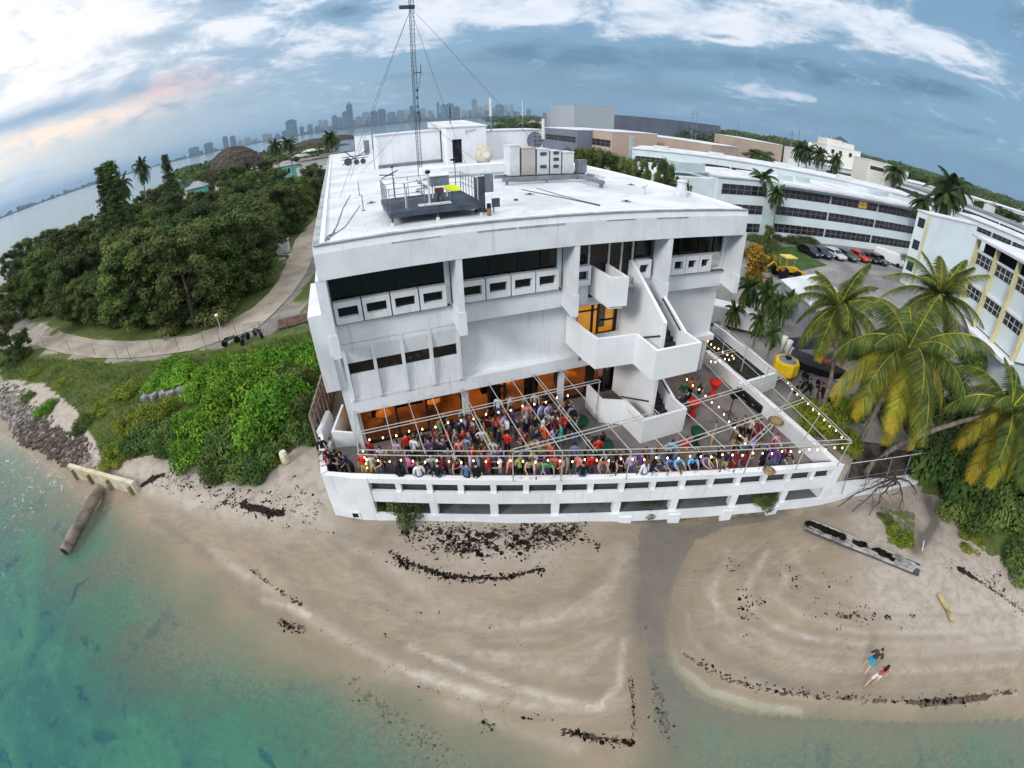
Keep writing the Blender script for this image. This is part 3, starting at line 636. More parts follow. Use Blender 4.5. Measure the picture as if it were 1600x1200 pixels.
# ---------------------------------------------------------------- outdoor stair with balconies (same local frame)
stw=thing('outdoor_staircase','white concrete outdoor staircase with stacked angular landings and balcony against the facade','staircase',BO,BA)
def wall_strip(mb,pts,z0,z1,t=.16):
    """upright parapet along a plan polyline; z0,z1 may be lists"""
    n=len(pts); L=[]
    for i in range(n):
        p=Vector(pts[i]); a=Vector(pts[max(i-1,0)]); c=Vector(pts[min(i+1,n-1)])
        d1=(p-a).normalized() if i>0 else (c-p).normalized(); d2=(c-p).normalized() if i<n-1 else d1
        nn=Vector((-(d1.y+d2.y),(d1.x+d2.x))).normalized(); k=1/max(.4,nn.dot(Vector((-d1.y,d1.x)))); L.append(p+nn*t*k)
    z0=z0 if isinstance(z0,list) else [z0]*n; z1=z1 if isinstance(z1,list) else [z1]*n; vs=[];fs=[]
    for i in range(n): vs+=[(pts[i][0],pts[i][1],z0[i]),(L[i].x,L[i].y,z0[i]),(L[i].x,L[i].y,z1[i]),(pts[i][0],pts[i][1],z1[i])]
    for i in range(n-1):
        a,b_=i*4,i*4+4; fs+=[(a,a+3,b_+3,b_),(a+1,b_+1,b_+2,a+2),(a+3,a+2,b_+2,b_+3),(a,b_,b_+1,a+1)]
    fs+=[(0,1,2,3),(4*n-1,4*n-2,4*n-3,4*n-4)]; mb.add(vs,fs)
# top balcony
mb=MB(); wall_strip(mb,[(13.2,1.45),(13.25,-.62),(14.24,-.80),(14.36,1.45)],[9.35]*4,[10.9]*4); mb.prism([(13.38,1.25),(13.42,-.46),(14.1,-.60),(14.2,1.25)],9.15,9.4) ; mb.build('balcony',stairm,stw)
# spine wall between the flights
mb=MB(); mb.uprism([(1.6,10.95),(1.35,11.0),(-2.2,8.78),(-2.3,2.62),(1.9,2.25),(1.9,10.95)],15.72,15.92); mb.build('spine_wall',stairm,stw)
# upper flight outer wall and its landing
mb=MB(); wall_strip(mb,[(12.2,1.9),(12.2,-.1),(12.34,-1.3),(14.53,-1.55),(14.5,-3.42),(17.42,-3.46),(17.42,-2.16),(17.42,1.6),(17.42,1.9)],[6.3,6.3,6.28,6.28,6.28,6.28,6.28,8.4,8.4],[8.0,8.0,8.0,8.0,8.0,7.98,7.98,10.05,10.05]); mb.build('landing_parapet',stairm,stw)
mb=MB(); mb.prism([(12.3,1.9),(12.4,-1.1),(14.65,-1.3),(14.65,-3.25),(17.25,-3.3),(17.25,-1.9),(15.9,-1.9),(15.9,1.9)],6.35,6.9) if False else mb.prism([(12.38,1.9),(12.38,-.1),(12.5,-1.14),(14.7,-1.4),(14.68,-3.24),(17.24,-3.28),(17.24,-2.2),(15.72,-2.2),(15.72,1.9)],6.32,6.5)
mb.build('landing_slab',stairm,stw)
mb=MB()
for i in range(13):
    y=-2.2+i*.29; z=6.5+.2*(i+1); mb.box(15.93,y,z-.45,17.24,y+.30,z)
mb.build('stair_flight',tread,stw)
mb=MB()
mb.tube((17.2,1.5,9.98),(17.2,-1.85,7.95),.045); mb.tube((15.66,-.5,7.14),(15.66,-2.07,7.98),.05); mb.build('handrail',woodm,stw)
# lower landing
mb=MB(); wall_strip(mb,[(13.25,.9),(13.25,-.8),(14.45,-1.4),(14.5,-3.36),(17.44,-3.38),(17.42,-2.25),(17.42,1.8)],[2.22,2.22,2.2,2.2,2.2,2.2,3.6],[3.8,3.8,3.8,3.78,3.78,3.8,5.6]); mb.build('landing_parapet',stairm,stw)
mb=MB(); mb.prism([(14.7,-1.0),(14.68,-3.18),(17.26,-3.2),(17.24,-1.5)],2.22,2.62); mb.build('landing_slab',blackm,stw)
mb=MB()
for i in range(12):
    y=-2.0+i*.3; z=2.62+.19*(i+1); mb.box(15.93,y,z-.4,17.22,y+.31,z)
mb.build('stair_flight',tread,stw)
mb=MB(); mb.tube((17.2,1.0,5.3),(17.2,-1.9,3.95),.045); mb.tube((15.66,.7,2.5),(15.66,-1.99,3.86),.05); mb.build('handrail',woodm,stw)
# ---------------------------------------------------------------- terrace
TA=-.0175; TO=Vector((-7.5,15.97,0))
def tl(x,y): dx,dy=x-TO.x,y-TO.y; return (dx*math.cos(TA)+dy*math.sin(TA),-dx*math.sin(TA)+dy*math.cos(TA))
def tw(s,t_,z=0): return Vector((TO.x+s*math.cos(TA)-t_*math.sin(TA),TO.y+s*math.sin(TA)+t_*math.cos(TA),z))
ter=thing('terrace','long white raised terrace with slotted concrete balustrade over the beach','terrace',TO,TA)
TP=lambda mb,name,m,**k: mb.build(name,m,ter,**k)
FZ=2.2; SR=25.25
A=tl(*wd(0,2.0)[:2]); Bq=tl(*wd(23.4,2.0)[:2]); 
mb=MB(); mb.prism([(-2.5,.9),(-2.1,.25),(0,.72),(SR-.5,.72),tl(14.6,28.3),tl(12.5,29.5),Bq,A,tl(-9.3,24),tl(-10.5,24),tl(-10.4,19.5)],FZ-.2,FZ); TP(mb,'deck',deckm)
wseg=MB(); wseg.box(0,0,2.83,SR,.34,3.13); TP(wseg,'parapet',white)
mb=MB(); mb.box(.0,0.02,1.5,SR,.2,2.24); TP(mb,'spandrel_beam',white)
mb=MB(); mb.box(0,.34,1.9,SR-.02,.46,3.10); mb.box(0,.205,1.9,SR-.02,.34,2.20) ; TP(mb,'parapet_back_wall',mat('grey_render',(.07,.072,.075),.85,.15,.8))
PX=[622,671,720,771,822,874,923,972,1021,1067,1111,1153,1194,1232,1269]
def yplane(px,py,z): q=at(px,py,z); return tl(q.x,q.y)[0]
for i,px in enumerate(PX):
    py=760 if px<1000 else 760-(px-1000)*.08
    s=yplane(px,py,2.6); q=MB(); q.uprism([(.05,2.84),(.05,2.4),(-.02,2.23),(.3,2.23),(.3,2.84)],s-.14,s+.14); TP(q,'baluster',white)
for i,px in enumerate([677,772,868,965,1057,1148,1230,1296]):
    s=yplane(px,795 if px<1100 else 780,1.2) if px<1290 else SR-.25; q=MB(); q.box(s-.2,.08,.60,s+.2,.45,1.51); TP(q,'lower_column',white)
mb=MB(); mb.box(.4,-.05,.06,SR,.14,.62); TP(mb,'lower_beam',white)
conc=mat('damp_concrete',(.15,.165,.18),.7,.2,.6,.15,4); mudc=mat('stained_concrete',(.33,.29,.17),.8,.25,1.2,.2)
mb=MB(); mb.box(.4,.14,.35,SR,2.3,.56); TP(mb,'lower_walkway',conc)
mb=MB(); mb.box(.2,2.3,-.6,SR,2.5,2.0); mb.box(0,.05,-.7,SR-.3,.13,.06); TP(mb,'foundation_wall',mudc)
for px in(975,1052,1136,1211):
    s=yplane(px,808,0.1); q=MB(); q.box(s-.32,-.12,-.8,s+.32,.3,.45); TP(q,'piling',white)
# solid left block
mb=MB(); W_=[tl(-9.58,16.05),tl(-7.9,15.94),(-.4,0.0),(0.0,0.0),(.42,.02),(.42,.8),(-1.7,.8),tl(-9.3,16.9)]
def ftop(p): return 3.35
blk=MB(); blk.prism([(-2.05,.12),(-.42,-.02),(-.42,.34),(-1.9,.42)],.0,3.13); blk.box(-.42,-.04,-.35,.42,.34,3.14); TP(blk,'corner_wall',white)
mb=MB(); mb.box(-.95,-.045,.28,-.62,.02,.62); TP(mb,'outlet_opening',blackm)
mb=MB(); mb.box(-1.0,-.06,.60,-.58,-.01,.68); mb.box(-1.02,-.06,.22,-.95,-.01,.62); mb.box(-.62,-.06,.22,-.52,-.01,.62); TP(mb,'outlet_surround',white)
lf=MB(); pa,pb=(-2.05,.12),tl(-10.75,19.3)
lf.prism([pa,(-1.8,.42),(pb[0]+.28,pb[1]),pb],.0,3.2); TP(lf,'side_parapet',white)
mb=MB(); c=tl(-10.7,19.4); d_=tl(-10.75,21.2); mb.tube((c[0],c[1],3.25),(d_[0],d_[1],3.3),.18,n=10); mb.box(c[0]-.14,c[1],2.2,c[0]+.14,d_[1],3.2); TP(mb,'side_parapet',white)
# small angular planter wall at the left
p1,p2,p3=tl(-9.95,19.35),tl(-9.25,21.3),tl(-8.75,19.55)
mb=MB(); p4=tl(-9.85,21.4); wall_strip(mb,[p4,p1,p3],2.2,[3.75,3.35,3.1],t=.12); TP(mb,'angled_wall',white)
# right boundary wall
ra,rb=tl(17.75,15.7),tl(14.35,28.4); dx,dy=rb[0]-ra[0],rb[1]-ra[1]; L_=math.hypot(dx,dy); nx,ny=dy/L_,-dx/L_
mb=MB(); mb.prism([ra,rb,(rb[0]-nx*.42,rb[1]-ny*.42),(ra[0]-nx*.42,ra[1]-ny*.42)],.3,3.16); TP(mb,'boundary_wall',white)
mb=MB(); mb.prism([(SR-.3,0.01),(SR+.22,0.01),ra,(ra[0]-.45,ra[1]+.1)],.7,3.14) ; TP(mb,'corner_wall',white)
# ---------------------------------------------------------------- things on the roof (local frames turned like the building)
RZ=13.88
def rthing(name,label,cat,u,v,z=RZ,group=None): return thing(name,label,cat,wd(u,v,z),BA,group)
# penthouses
t_=rthing('plant_room','long low white plant room along the back of the roof','plant room',5.35,31)
mb=MB(); mb.box(0,0,0,6.6,6,3.35); mb.box(6.6,.6,0,18.4,6,3.0); mb.build('wall',white,t_)
mb=MB(); mb.box(-.1,-.1,3.35,6.7,6.1,3.47); mb.box(6.7,.5,3.0,18.5,6.1,3.1); mb.build('roof',roofm,t_)
mb=MB(); mb.box(0,-.14,0,6.6,-.02,.35); mb.build('plinth',greyst,t_)
t_=rthing('stair_head_house','white boxy stair head house with an open black doorway on the roof','roof house',12.1,28.6)
mb=MB(); mb.uprism([(0,0),(4.2,0),(4.2,3.7),(0,3.7)],0,0,'v') if False else None
mb.box(0,0,0,.55,3.6,3.65); mb.box(1.55,0,0,4.1,3.6,3.65); mb.box(.55,0,2.45,1.55,3.6,3.65); mb.box(.55,.35,0,1.55,3.6,2.45); mb.build('wall',white,t_)
mb=MB(); mb.uprism([(-.12,3.65),(-.12,3.75),(9.2,4.3),(9.2,3.65)],-.12,4.22); mb.box(0,3.6,0,4.1,9.1,3.65); mb.build('roof',roofm,t_)
mb=MB(); mb.box(.58,.22,.02,1.52,.3,2.4); mb.build('door',blackm,t_)
mb=MB(); mb.tube((2.2,-.08,3.2),(3.0,-.08,3.35),.03); mb.tube((2.0,-.08,2.9),(2.0,-.08,3.4),.03); mb.build('wall_bracket',greyst,t_)
t_=rthing('roof_hut','small white hut with grey door at the far left of the roof','roof house',4.4,60)
mb=MB(); mb.box(0,0,0,2.7,4,3.1); mb.build('wall',white,t_); mb=MB(); mb.box(1.25,-.05,0,2.1,.02,2.2); mb.build('door',greyst,t_); mb=MB(); mb.box(-.1,-.1,3.1,2.8,4.1,3.25); mb.build('roof',capm,t_)
t_=rthing('roof_kerb','low white raised kerb box behind the instrument platform','roof kerb',7.5,17.2)
mb=MB(); mb.box(0,0,0,12.4,1.4,.85); o=mb.build('kerb',white,t_); mb=MB(); mb.box(0,-.1,0,12.4,-.02,.16); mb.build('flashing',capm,t_)
# fan cowl
t_=rthing('exhaust_fan','large round cream exhaust fan drum on a pedestal','fan',15.1,26)
mb=MB(); mb.lathe((0,0,.95),[(.0,-.5),(.55,-.5),(.62,-.3),(.86,-.1),(.9,.1),(.84,.35),(.3,.45),(0,.45)],18,(-.25,-1,.1)); mb.build('drum',mat('cream_paint',(.62,.57,.46),.6,.1,2),t_,smooth=True)
mb=MB(); mb.lathe((.1,-.45,.93),[(0,-.02),(.34,-.02),(.34,.06),(0,.06)],16,(-.25,-1,.1)); mb.build('hub',steelw,t_)
mb=MB(); mb.box(-.5,-.2,0,.5,.6,.4); mb.build('pedestal',greyst,t_)
# line of air handling cabinets on a steel dunnage frame
DUN=13.9
t_=rthing('steel_dunnage','long dark steel support frame under the rooftop cabinets','steel frame',12.4,10.4)
mb=MB()
mb.box(-.6,.5,.25,6.3,.75,.5); mb.box(-.6,2.3,.25,6.3,2.5,.5); mb.box(5.0,-2.6,.25,5.3,.5,.5); mb.build('beam',greyst,t_)
for x in(-.3,2.6,5.9):
    q=MB(); q.box(x-.08,.55,0,x+.08,.7,.25); q.build('post',greyst,t_)
q=MB(); q.box(5.05,-2.5,0,5.25,-2.3,.25); q.build('post',greyst,t_)
cabm=mat('cabinet_paint',(.66,.68,.69),.5,.08,1.5); tanm=mat('tan_cabinet',(.50,.45,.43),.6,.08,1.5)
CX=[(12.55,.75,2.3,cabm,'tall pale grey cabinet with pipes, leftmost in the rooftop row'),(13.45,1.0,2.1,tanm,'wide beige cabinet beside the tall pale one in the rooftop row'),(14.6,.88,2.0,cabm,'white rooftop cabinet with two dark louvres, between the beige and the three louvre one'),(15.6,.82,1.85,cabm,'white rooftop cabinet with three dark louvres'),(16.55,.88,1.75,cabm,'plain white rooftop cabinet at the right end of the row')]
for k,(u,wid,hh,m_,lab) in enumerate(CX):
    t_=rthing('air_conditioner',lab,'air conditioner',u,12.2,RZ+.51,'cabinets in a row on the roof')
    mb=MB(); mb.box(0,-.5,0,wid,.7,hh-.25); mb.build('cabinet',m_,t_,bevel=.03)
    mb=MB(); mb.box(-.03,-.53,hh-.25,wid+.03,.73,hh-.18); mb.build('lid',m_,t_)
    for zz_ in ({2:(.45,1.35),3:(.45,.95,1.4)}.get(k,())):
        q=MB(); q.box(.2,-.54,zz_,wid-.22,-.505,zz_+.22); q.build('louvre',darkst,t_)
t_=rthing('electrical_cabinet','small grey electrical cabinet at the end of the steel frame','cabinet',17.9,12.0,RZ)
mb=MB(); mb.box(0,0,.5,.75,.5,1.45); mb.build('cabinet',greyst,t_); mb=MB(); mb.box(.1,.1,0,.16,.4,.5); mb.build('leg',greyst,t_); mb=MB(); mb.box(.6,.1,0,.66,.4,.5); mb.build('leg',greyst,t_)
# instrument platform
t_=rthing('instrument_platform','dark steel instrument platform with tube railings raised over the white roof','platform',3.4,2.1)
dkp=mat('navy_deck',(.045,.065,.10),.6,.25,.8)
mb=MB(); mb.box(0,0,.52,4.3,4.1,.60); mb.build('deck',dkp,t_)
mb=MB(); mb.box(0,-.06,.36,4.3,0,.62); mb.box(0,4.1,.36,4.3,4.16,.62); mb.box(-.06,-.06,.36,0,4.16,.62); mb.box(4.3,-.06,.36,4.36,4.16,.62); mb.build('edge_beam',darkst,t_)
for x,y in((.05,.05),(2.15,.05),(4.25,.05),(.05,4.05),(4.25,4.05)):
    q=MB(); q.tube((x,y,.0),(x,y,.4),.05); q.build('leg',darkst,t_); q=MB(); q.tube((x,y,0),(x,y,.14),.10,.08,8); q.build('foot',steelw,t_)
def rail(pts,posts,name='railing'):
    q=MB()
    for h in(1.12,1.4,1.68):
        for a,b_ in zip(pts[:-1],pts[1:]): q.tube((a[0],a[1],h),(b_[0],b_[1],h),.018,n=4)
    for p in posts: q.tube((p[0],p[1],.6),(p[0],p[1],1.7),.022,n=4)
    return q.build(name,greyst,t_)
rail([(0,1.2),(0,4.1)],[(0,1.2+i*.58) for i in range(6)]); rail([(0,4.1),(4.3,4.1)],[(i*.72,4.1) for i in range(7)]); rail([(4.3,4.1),(4.3,.6)],[(4.3,.6+i*.58) for i in range(7)]); rail([(0,.05),(1.6,.05)],[(0,.05),(.8,.05),(1.6,.05)])
# instruments on it
def small(name,label,cat,u,v,z,parts,group=None):
    t2=rthing(name,label,cat,u,v,z,group)
    for nm,mb_,m_ in parts: mb_.build(nm,m_,t2)
    return t2
yel=mat('lime_dish',(.62,.68,.02),.5,.1,2)
small('lime_dish','round lime green dish on a thin grey stand on the platform','dish antenna',6.62,3.5,14.5,[('dish',MB().lathe((0,0,.55),[(0,-.06),(.25,-.04),(.42,.05),(.42,.08),(.22,-.01),(0,-.02)],20,(.1,-.25,1)),yel),('stand',MB().tube((0,0,0),(0,0,.5),.03),greyst)])
small('equipment_cabinet','grey instrument cabinet with sloped lid above the middle of the platform','cabinet',5.8,4.7,14.5,[('cabinet',MB().box(0,0,.6,.95,.5,1.1),greyst),('lid',MB().uprism([(-.04,1.1),(-.04,1.14),(.54,1.28),(.54,1.1)],-.04,.99),cabm),('leg',MB().box(.06,.1,0,.12,.2,.6),steelw),('leg',MB().box(.8,.1,0,.86,.2,.6),steelw)])
small('instrument_mast','white instrument mast with small sensors at the platform front','instrument mast',5.35,2.9,14.5,[('pole',MB().tube((0,0,0),(0,0,1.5),.045,.03,8),steelw),('sensor',MB().lathe((0,0,1.5),[(0,0),(.11,.0),(.14,.06),(.10,.14),(0,.17)],10),blackm),('base',MB().box(-.55,-.3,.0,1.0,.1,.07),steelw)])
small('camera_tripod','dark tripod with a reddish box beside the white sensor mast','tripod',5.9,3.2,14.5,[('leg',MB().tube((0,0,.55),(-.2,-.2,0.07),.02),blackm),('leg',MB().tube((0,0,.55),(.22,-.15,0.07),.02),blackm),('leg',MB().tube((0,0,.55),(0,.25,0),.02),blackm),('box',MB().box(-.2,-.15,.5,.2,.15,.72),mat('maroon_box',(.15,.05,.05),.6,.1,3))])
small('instrument_mast','thin white post with white flat disc standing at left on the platform','instrument mast',4.2,2.7,14.5,[('pole',MB().tube((0,0,0),(0,0,1.2),.035),steelw),('disc',MB().lathe((0,.1,1.2),[(0,0),(.38,.0),(.38,.04),(0,.04)],16),steelw)])
small('instrument_mast','tall thin grey mast with crossbar near the right railing','instrument mast',7.3,5.6,14.5,[('pole',MB().tube((0,0,0),(0,0,1.9),.025),greyst),('crossbar',MB().box(-.22,-.03,1.75,.22,.03,1.85),blackm)])
small('radiometer_stand','dark angled sensor rack standing on the left of the platform rail','instrument',3.9,6.4,14.5,[('arm',MB().tube((-.4,0,1.1),(.5,0,1.45),.03),blackm),('arm',MB().tube((-.5,0,1.3),(.3,.1,1.2),.03),darkst),('post',MB().tube((.2,0,0),(.2,0,1.6),.025),greyst),('sensor',MB().lathe((.2,0,1.6),[(0,0),(.08,.02),(.05,.1),(0,.12)],8),blackm)])
small('control_panel','tall dark grey control panel on a rack at the right of the platform','control panel',8.1,2.9,RZ,[('panel',MB().box(0,0,.95,.42,.12,1.85),greyst),('rack',MB().box(-.35,.05,.1,0,.1,1.75),darkst),('rack',MB().box(-.4,.14,.1,-.36,.6,1.7),darkst),('base',MB().box(-.5,-.1,0,.1,.3,.1),darkst)])
small('control_panel','small dark junction box low beside the tall panel','control panel',8.25,2.3,RZ,[('box',MB().box(0,0,.3,.38,.12,.72),darkst),('post',MB().tube((.1,.14,0),(.1,.14,.5),.03),greyst)])
small('gas_cylinder','rust and black cylinder standing at the platform corner','cylinder',7.95,1.9,RZ,[('body',MB().lathe((0,0,0),[(.09,0),(.1,.05),(.1,.35),(.05,.45),(0,.46)],10),mat('rust',(.28,.16,.08),.8,.3,4)),('cap',MB().lathe((0,0,.46),[(.1,-.1),(.1,.12),(0,.14)],10),blackm)])
# lattice mast with guys
t_=rthing('lattice_mast','tall slim lattice radio mast guyed above the roof','radio mast',7.55,18.43-2.6)
t_.location=tuple(at(657,277,RZ))
q=MB(); TOPZ=15.2; legs=[]
for a in(90,210,330):
    x,y=.20*math.cos(math.radians(a)),.20*math.sin(math.radians(a)); legs.append((x,y)); q.tube((x,y,0),(x,y,TOPZ),.026,n=4)
q.build('mast_legs',darkst,t_)
q=MB(); n=46
for i in range(n):
    z0,z1=TOPZ*i/n,TOPZ*(i+1)/n
    for j in range(3):
        a,b_=legs[j],legs[(j+1)%3]; q.tube((a[0],a[1],z0),(b_[0],b_[1],z1),.010,n=3,cap=False); q.tube((a[0],a[1],z1),(b_[0],b_[1],z1),.010,n=3,cap=False)
q.build('mast_bracing',darkst,t_)
q=MB(); q.box(-.9,-.08,13.55,.28,.08,13.85); q.build('antenna_bar',darkst,t_)
q=MB(); q.box(-.1,-.3,8.35,.5,-.22,8.42); q.tube((.5,-.26,8.3),(.5,-.26,9.0),.03); q.tube((.5,-.2,8.4),(.2,-.1,6.8),.02); q.build('antenna_arm',darkst,t_)
q=MB()
for z_ in(5.1,5.6,6.3,6.9): MB().lathe((.12,-.22,z_),[(0,0),(.09,.02),(.09,.2),(0,.22)],8).build('antenna_unit',darkst,t_)
mw=Vector(t_.location)
for (uu,vv),zz_ in (((1.2,14),13.6),((2.2,24),13.6),((13.5,27),13.4),((21.5,24),13.6),((3.5,30),5.5),((14.5,24),5.5)):
    g_=wd(uu,vv,RZ); d_=Vector((g_.x-mw.x,g_.y-mw.y,0)); ang=-BA
    loc=Vector((d_.x*math.cos(ang)-d_.y*math.sin(ang),d_.x*math.sin(ang)+d_.y*math.cos(ang),0))
    q=MB(); pts=[loc.lerp(Vector((0,0,zz_)),k/8)-Vector((0,0,.5*math.sin(math.pi*k/8)*.6)) for k in range(9)]
    q.path([p+Vector((0,0,.0)) if p.z>0 else Vector((p.x,p.y,.02)) for p in pts],.016,4); q.build('guy_wire',darkst,t_)
# whips and posts
for u,v,z0,z1,r,m_,lab in((17.5,31,3.0,6.6,.16,steelw,'thick white whip antenna behind the stair head house'),(21.1,31,3.0,6.3,.05,steelw,'thin white whip antenna over the right end of the plant room'),(23.2,30.2,0.2,4.3,.22,steelw,'fat white radome post at the right roof edge'),(4.95,30.6,0,4.6,.07,greyst,'grey pole cluster at the left corner of the plant room'),(13.6,33,3.5,5.9,.10,darkst,'dark short mast behind the stair head house'),(10.4,33.4,3.3,5.7,.06,darkst,'thin dark mast left of the stair head house')):
    small('antenna',lab,'antenna',u,v,RZ+z0,[('pole',MB().tube((0,0,0),(0,0,(z1-z0)*.45),r*.5,r*.5,8),greyst),('whip',MB().tube((0,0,(z1-z0)*.45),(0,0,z1-z0),r,r*.8,8),m_)])
for k in range(6):
    pass
small('grille_dish','round wire grille dish on the wall at the right end of the plant room','dish antenna',22.2,30.2,RZ,[('ring',MB().lathe((0,0,1.9),[(.95,-.03),(1.0,0),(.95,.03),(.9,0)],20,(.1,-1,0)),greyst),('grille',MB().box(-.9,-.02,1.86,.9,.02,1.92).box(-.03,-.02,1.0,.03,.02,2.8).box(-.7,-.02,2.3,.7,.02,2.34).box(-.7,-.02,1.45,.7,.02,1.49),darkst),('bracket',MB().box(-.1,.05,1.7,.1,.7,2.1),greyst)])
small('vent_stack','white mushroom vent near the middle of the right roof edge','roof vent',19.1,5.4,RZ,[('pipe',MB().tube((0,0,0),(0,0,.55),.14,.12,10),roofm),('cowl',MB().lathe((0,0,.5),[(.12,0),(.28,.02),(.24,.14),(0,.2)],12),roofm)])
small('vent_stack','stepped white vent stack at the right front corner of the roof','roof vent',21.6,4.7,RZ,[('pipe',MB().lathe((0,0,0),[(.5,0),(.5,.35),(.34,.36),(.34,.6),(.3,.62),(.3,.9),(0,.92)],8),roofm),('cowl',MB().lathe((0,0,.9),[(.2,0),(.36,.02),(.33,.12),(0,.16)],12),cabm)])
small('roof_drain','small dark roof drain in front of the cabinets','roof drain',10.5,5.1,RZ,[('grate',MB().lathe((0,0,0),[(.14,0),(.12,.1),(0,.12)],10),darkst),('flange',MB().lathe((0,0,0),[(.26,0),(.26,.015),(0,.02)],12),roofm)])
for u,v,h_ in((2.4,7.2,.9),(2.5,13.5,.9)):
    small('roof_post','thin grey post %s on the left part of the white roof'%('nearest the roof front' if v<10 else 'farther back'),'post',u,v,RZ,[('post',MB().tube((0,0,0),(0,0,h_),.03),greyst),('base',MB().box(-.12,-.12,0,.12,.12,.02),greyst)])
small('roof_rack','jumble of dark steel racks with round dishes at the far left of the roof','rack',3.4,42,RZ,[('rack',MB().box(-1.6,0,.9,1.8,.12,1.0).box(-1.6,1.6,.5,1.8,1.72,.6).tube((-1.6,0,0),(1.8,0,1.6),.06).tube((-1.2,.1,1.7),(.6,1.5,0),.06),darkst),('dish',MB().lathe((-.9,-2.0,.5),[(.42,-.05),(.48,0),(.42,.05),(.36,0)],14,(0,-1,.1)),darkst),('dish',MB().lathe((.1,-2.0,.35),[(.3,-.05),(.34,0),(.3,.05),(.2,0)],14,(0,-1,.1)),darkst),('dish',MB().lathe((.9,-2.0,.35),[(.3,-.05),(.34,0),(.3,.05),(.2,0)],14,(0,-1,.1)),darkst)])
small('roof_cable','dark cables lying crossed on the open right side of the white roof','cable',0,0,RZ+.0,[('cable',MB().path([(12.2,8.6,.02),(12.9,6.2,.02),(13.7,3.6,.02),(14.1,2.2,.02)],.03,4),darkst),('cable',MB().path([(13.3,8.8,.03),(13.5,6,.03),(13.8,3.9,.03),(14.2,2.4,.03)],.02,4),darkst),('cable',MB().path([(.5,1.2,.02),(.9,4,.02),(1.3,9,.02),(1.9,14,.02)],.022,4),darkst),('cable',MB().path([(.3,1.0,.02),(1.3,3.5,.02),(2.3,9,.02)],.022,4),greyst),('cable',MB().path([(.35,.8,.02),(.45,1.9,.02),(.8,2.6,.02)],.04,4),greyst)])
small('roof_conduit','grey conduit running over blocks from the platform to the back of the roof','conduit',0,0,RZ,[('conduit',MB().path([(6.2,6.4,.12),(6.2,12,.12),(7.0,12.2,.12),(7.0,17.0,.12)],.05,6),greyst)]+[('block',MB().box(x-.12,y-.1,0,x+.12,y+.1,.07),darkst) for x,y in((6.2,7.4),(6.2,9.6),(6.2,11.6),(7.0,13.6),(7.0,15.6))])
small('roof_pipe','white pipe run along the right part of the roof','pipe',0,0,RZ,[('pipe',MB().path([(18.4,12.0,.15),(20.2,12.0,.15),(20.2,22,.15)],.07,6),cabm)]+[('block',MB().box(x-.15,y-.1,0,x+.15,y+.1,.08),greyst) for x,y in((19.4,12.0),(20.2,14.5),(20.2,17.5),(20.2,20.5))])
for k,(u,v) in enumerate(((3.0,9.5),(12.0,6.8),(16.4,3.2),(20.6,9.0))): small('roof_drain','small round roof drain %s'%('left of the platform','in front of the kerb','near the front edge at right','near the right roof edge')[k],'roof drain',u,v,RZ,[('grate',MB().lathe((0,0,0),[(.11,0),(.09,.08),(0,.10)],10),darkst),('flange',MB().lathe((0,0,0),[(.3,0),(.3,.012),(0,.014)],14),greyst)])
# patio set on the top balcony
pm=mat('patio_plastic',(.42,.44,.48),.5,.1,2)
small('patio_table','round grey table on the top balcony','table',14.6,.35,9.4,[('top',MB().lathe((0,0,.70),[(0,0),(.52,0),(.52,.04),(0,.04)],16),pm),('leg',MB().tube((0,0,0),(0,0,.7),.04),pm),('base',MB().lathe((0,0,0),[(.3,0),(.28,.04),(0,.06)],12),pm)])
for k,(u,v,a,lab) in enumerate(((13.9,.75,.3,'grey plastic chair left of the balcony table'),(15.25,.6,2.6,'grey plastic chair at right of the balcony table'))):
    t2=small('patio_chair',lab,'chair',u,v,9.4,[('seat',MB().box(-.22,-.22,.42,.22,.22,.46),pm),('backrest',MB().box(-.22,.18,.46,.22,.23,.95),pm)],'chairs on the balcony')
    for a_,b_ in((-.2,-.2),(.2,-.2),(-.2,.2),(.2,.2)): MB().tube((a_,b_,0),(a_,b_,.42),.02,n=4).build('leg',pm,t2)
# ---------------------------------------------------------------- pergola over the terrace
perg=thing('pergola','white steel tube pergola grid spanning the crowded terrace','pergola',(0,0,0))
PZ=4.9; FY=lambda x:15.86-.018*(x+7.2)
pr=[at(1328,688,PZ),at(1115,500,PZ)]; frontp=lambda px,py=704:at(px,py,PZ)
def rod(name,a,b_,r=.035): q=MB(); q.tube(a,b_,r,n=5); return q.build(name,rodm,perg)
fl=Vector((-7.1,FY(-7.1),PZ)); fr_=Vector((17.42,FY(17.42),PZ))
def dbl(a,b_,gap=.26,n=None,name='double_beam'):
    q=MB(); d=(b_-a).normalized(); s_=Vector((-d.y,d.x,0))*gap*.5; q.tube(a+s_,b_+s_,.027,n=5); q.tube(a-s_,b_-s_,.027,n=5)
    n=n or max(2,int((b_-a).length/2.2))
    for i in range(n+1): p=a.lerp(b_,i/n); q.tube(p+s_,p-s_,.022,n=4)
    return q.build(name,rodm,perg)
dbl(fl,fr_,.34); 
back=wd(25.55,3.6,PZ); dbl(fr_,back,.22,8)
rod('beam',fl,wd(0.1,1.85,PZ))
RFX=[(617,706),(665,705),(711,704),(769,705),(831,706),(879,704),(927,704),(985,701),(1040,700),(1085,698),(1130,695),(1174,692),(1219,690),(1257,688),(1291,686)]
vv=Vector((-math.sin(BA),math.cos(BA),0)); uu=Vector((math.cos(BA),math.sin(BA),0))
rd=(back-fr_).normalized()
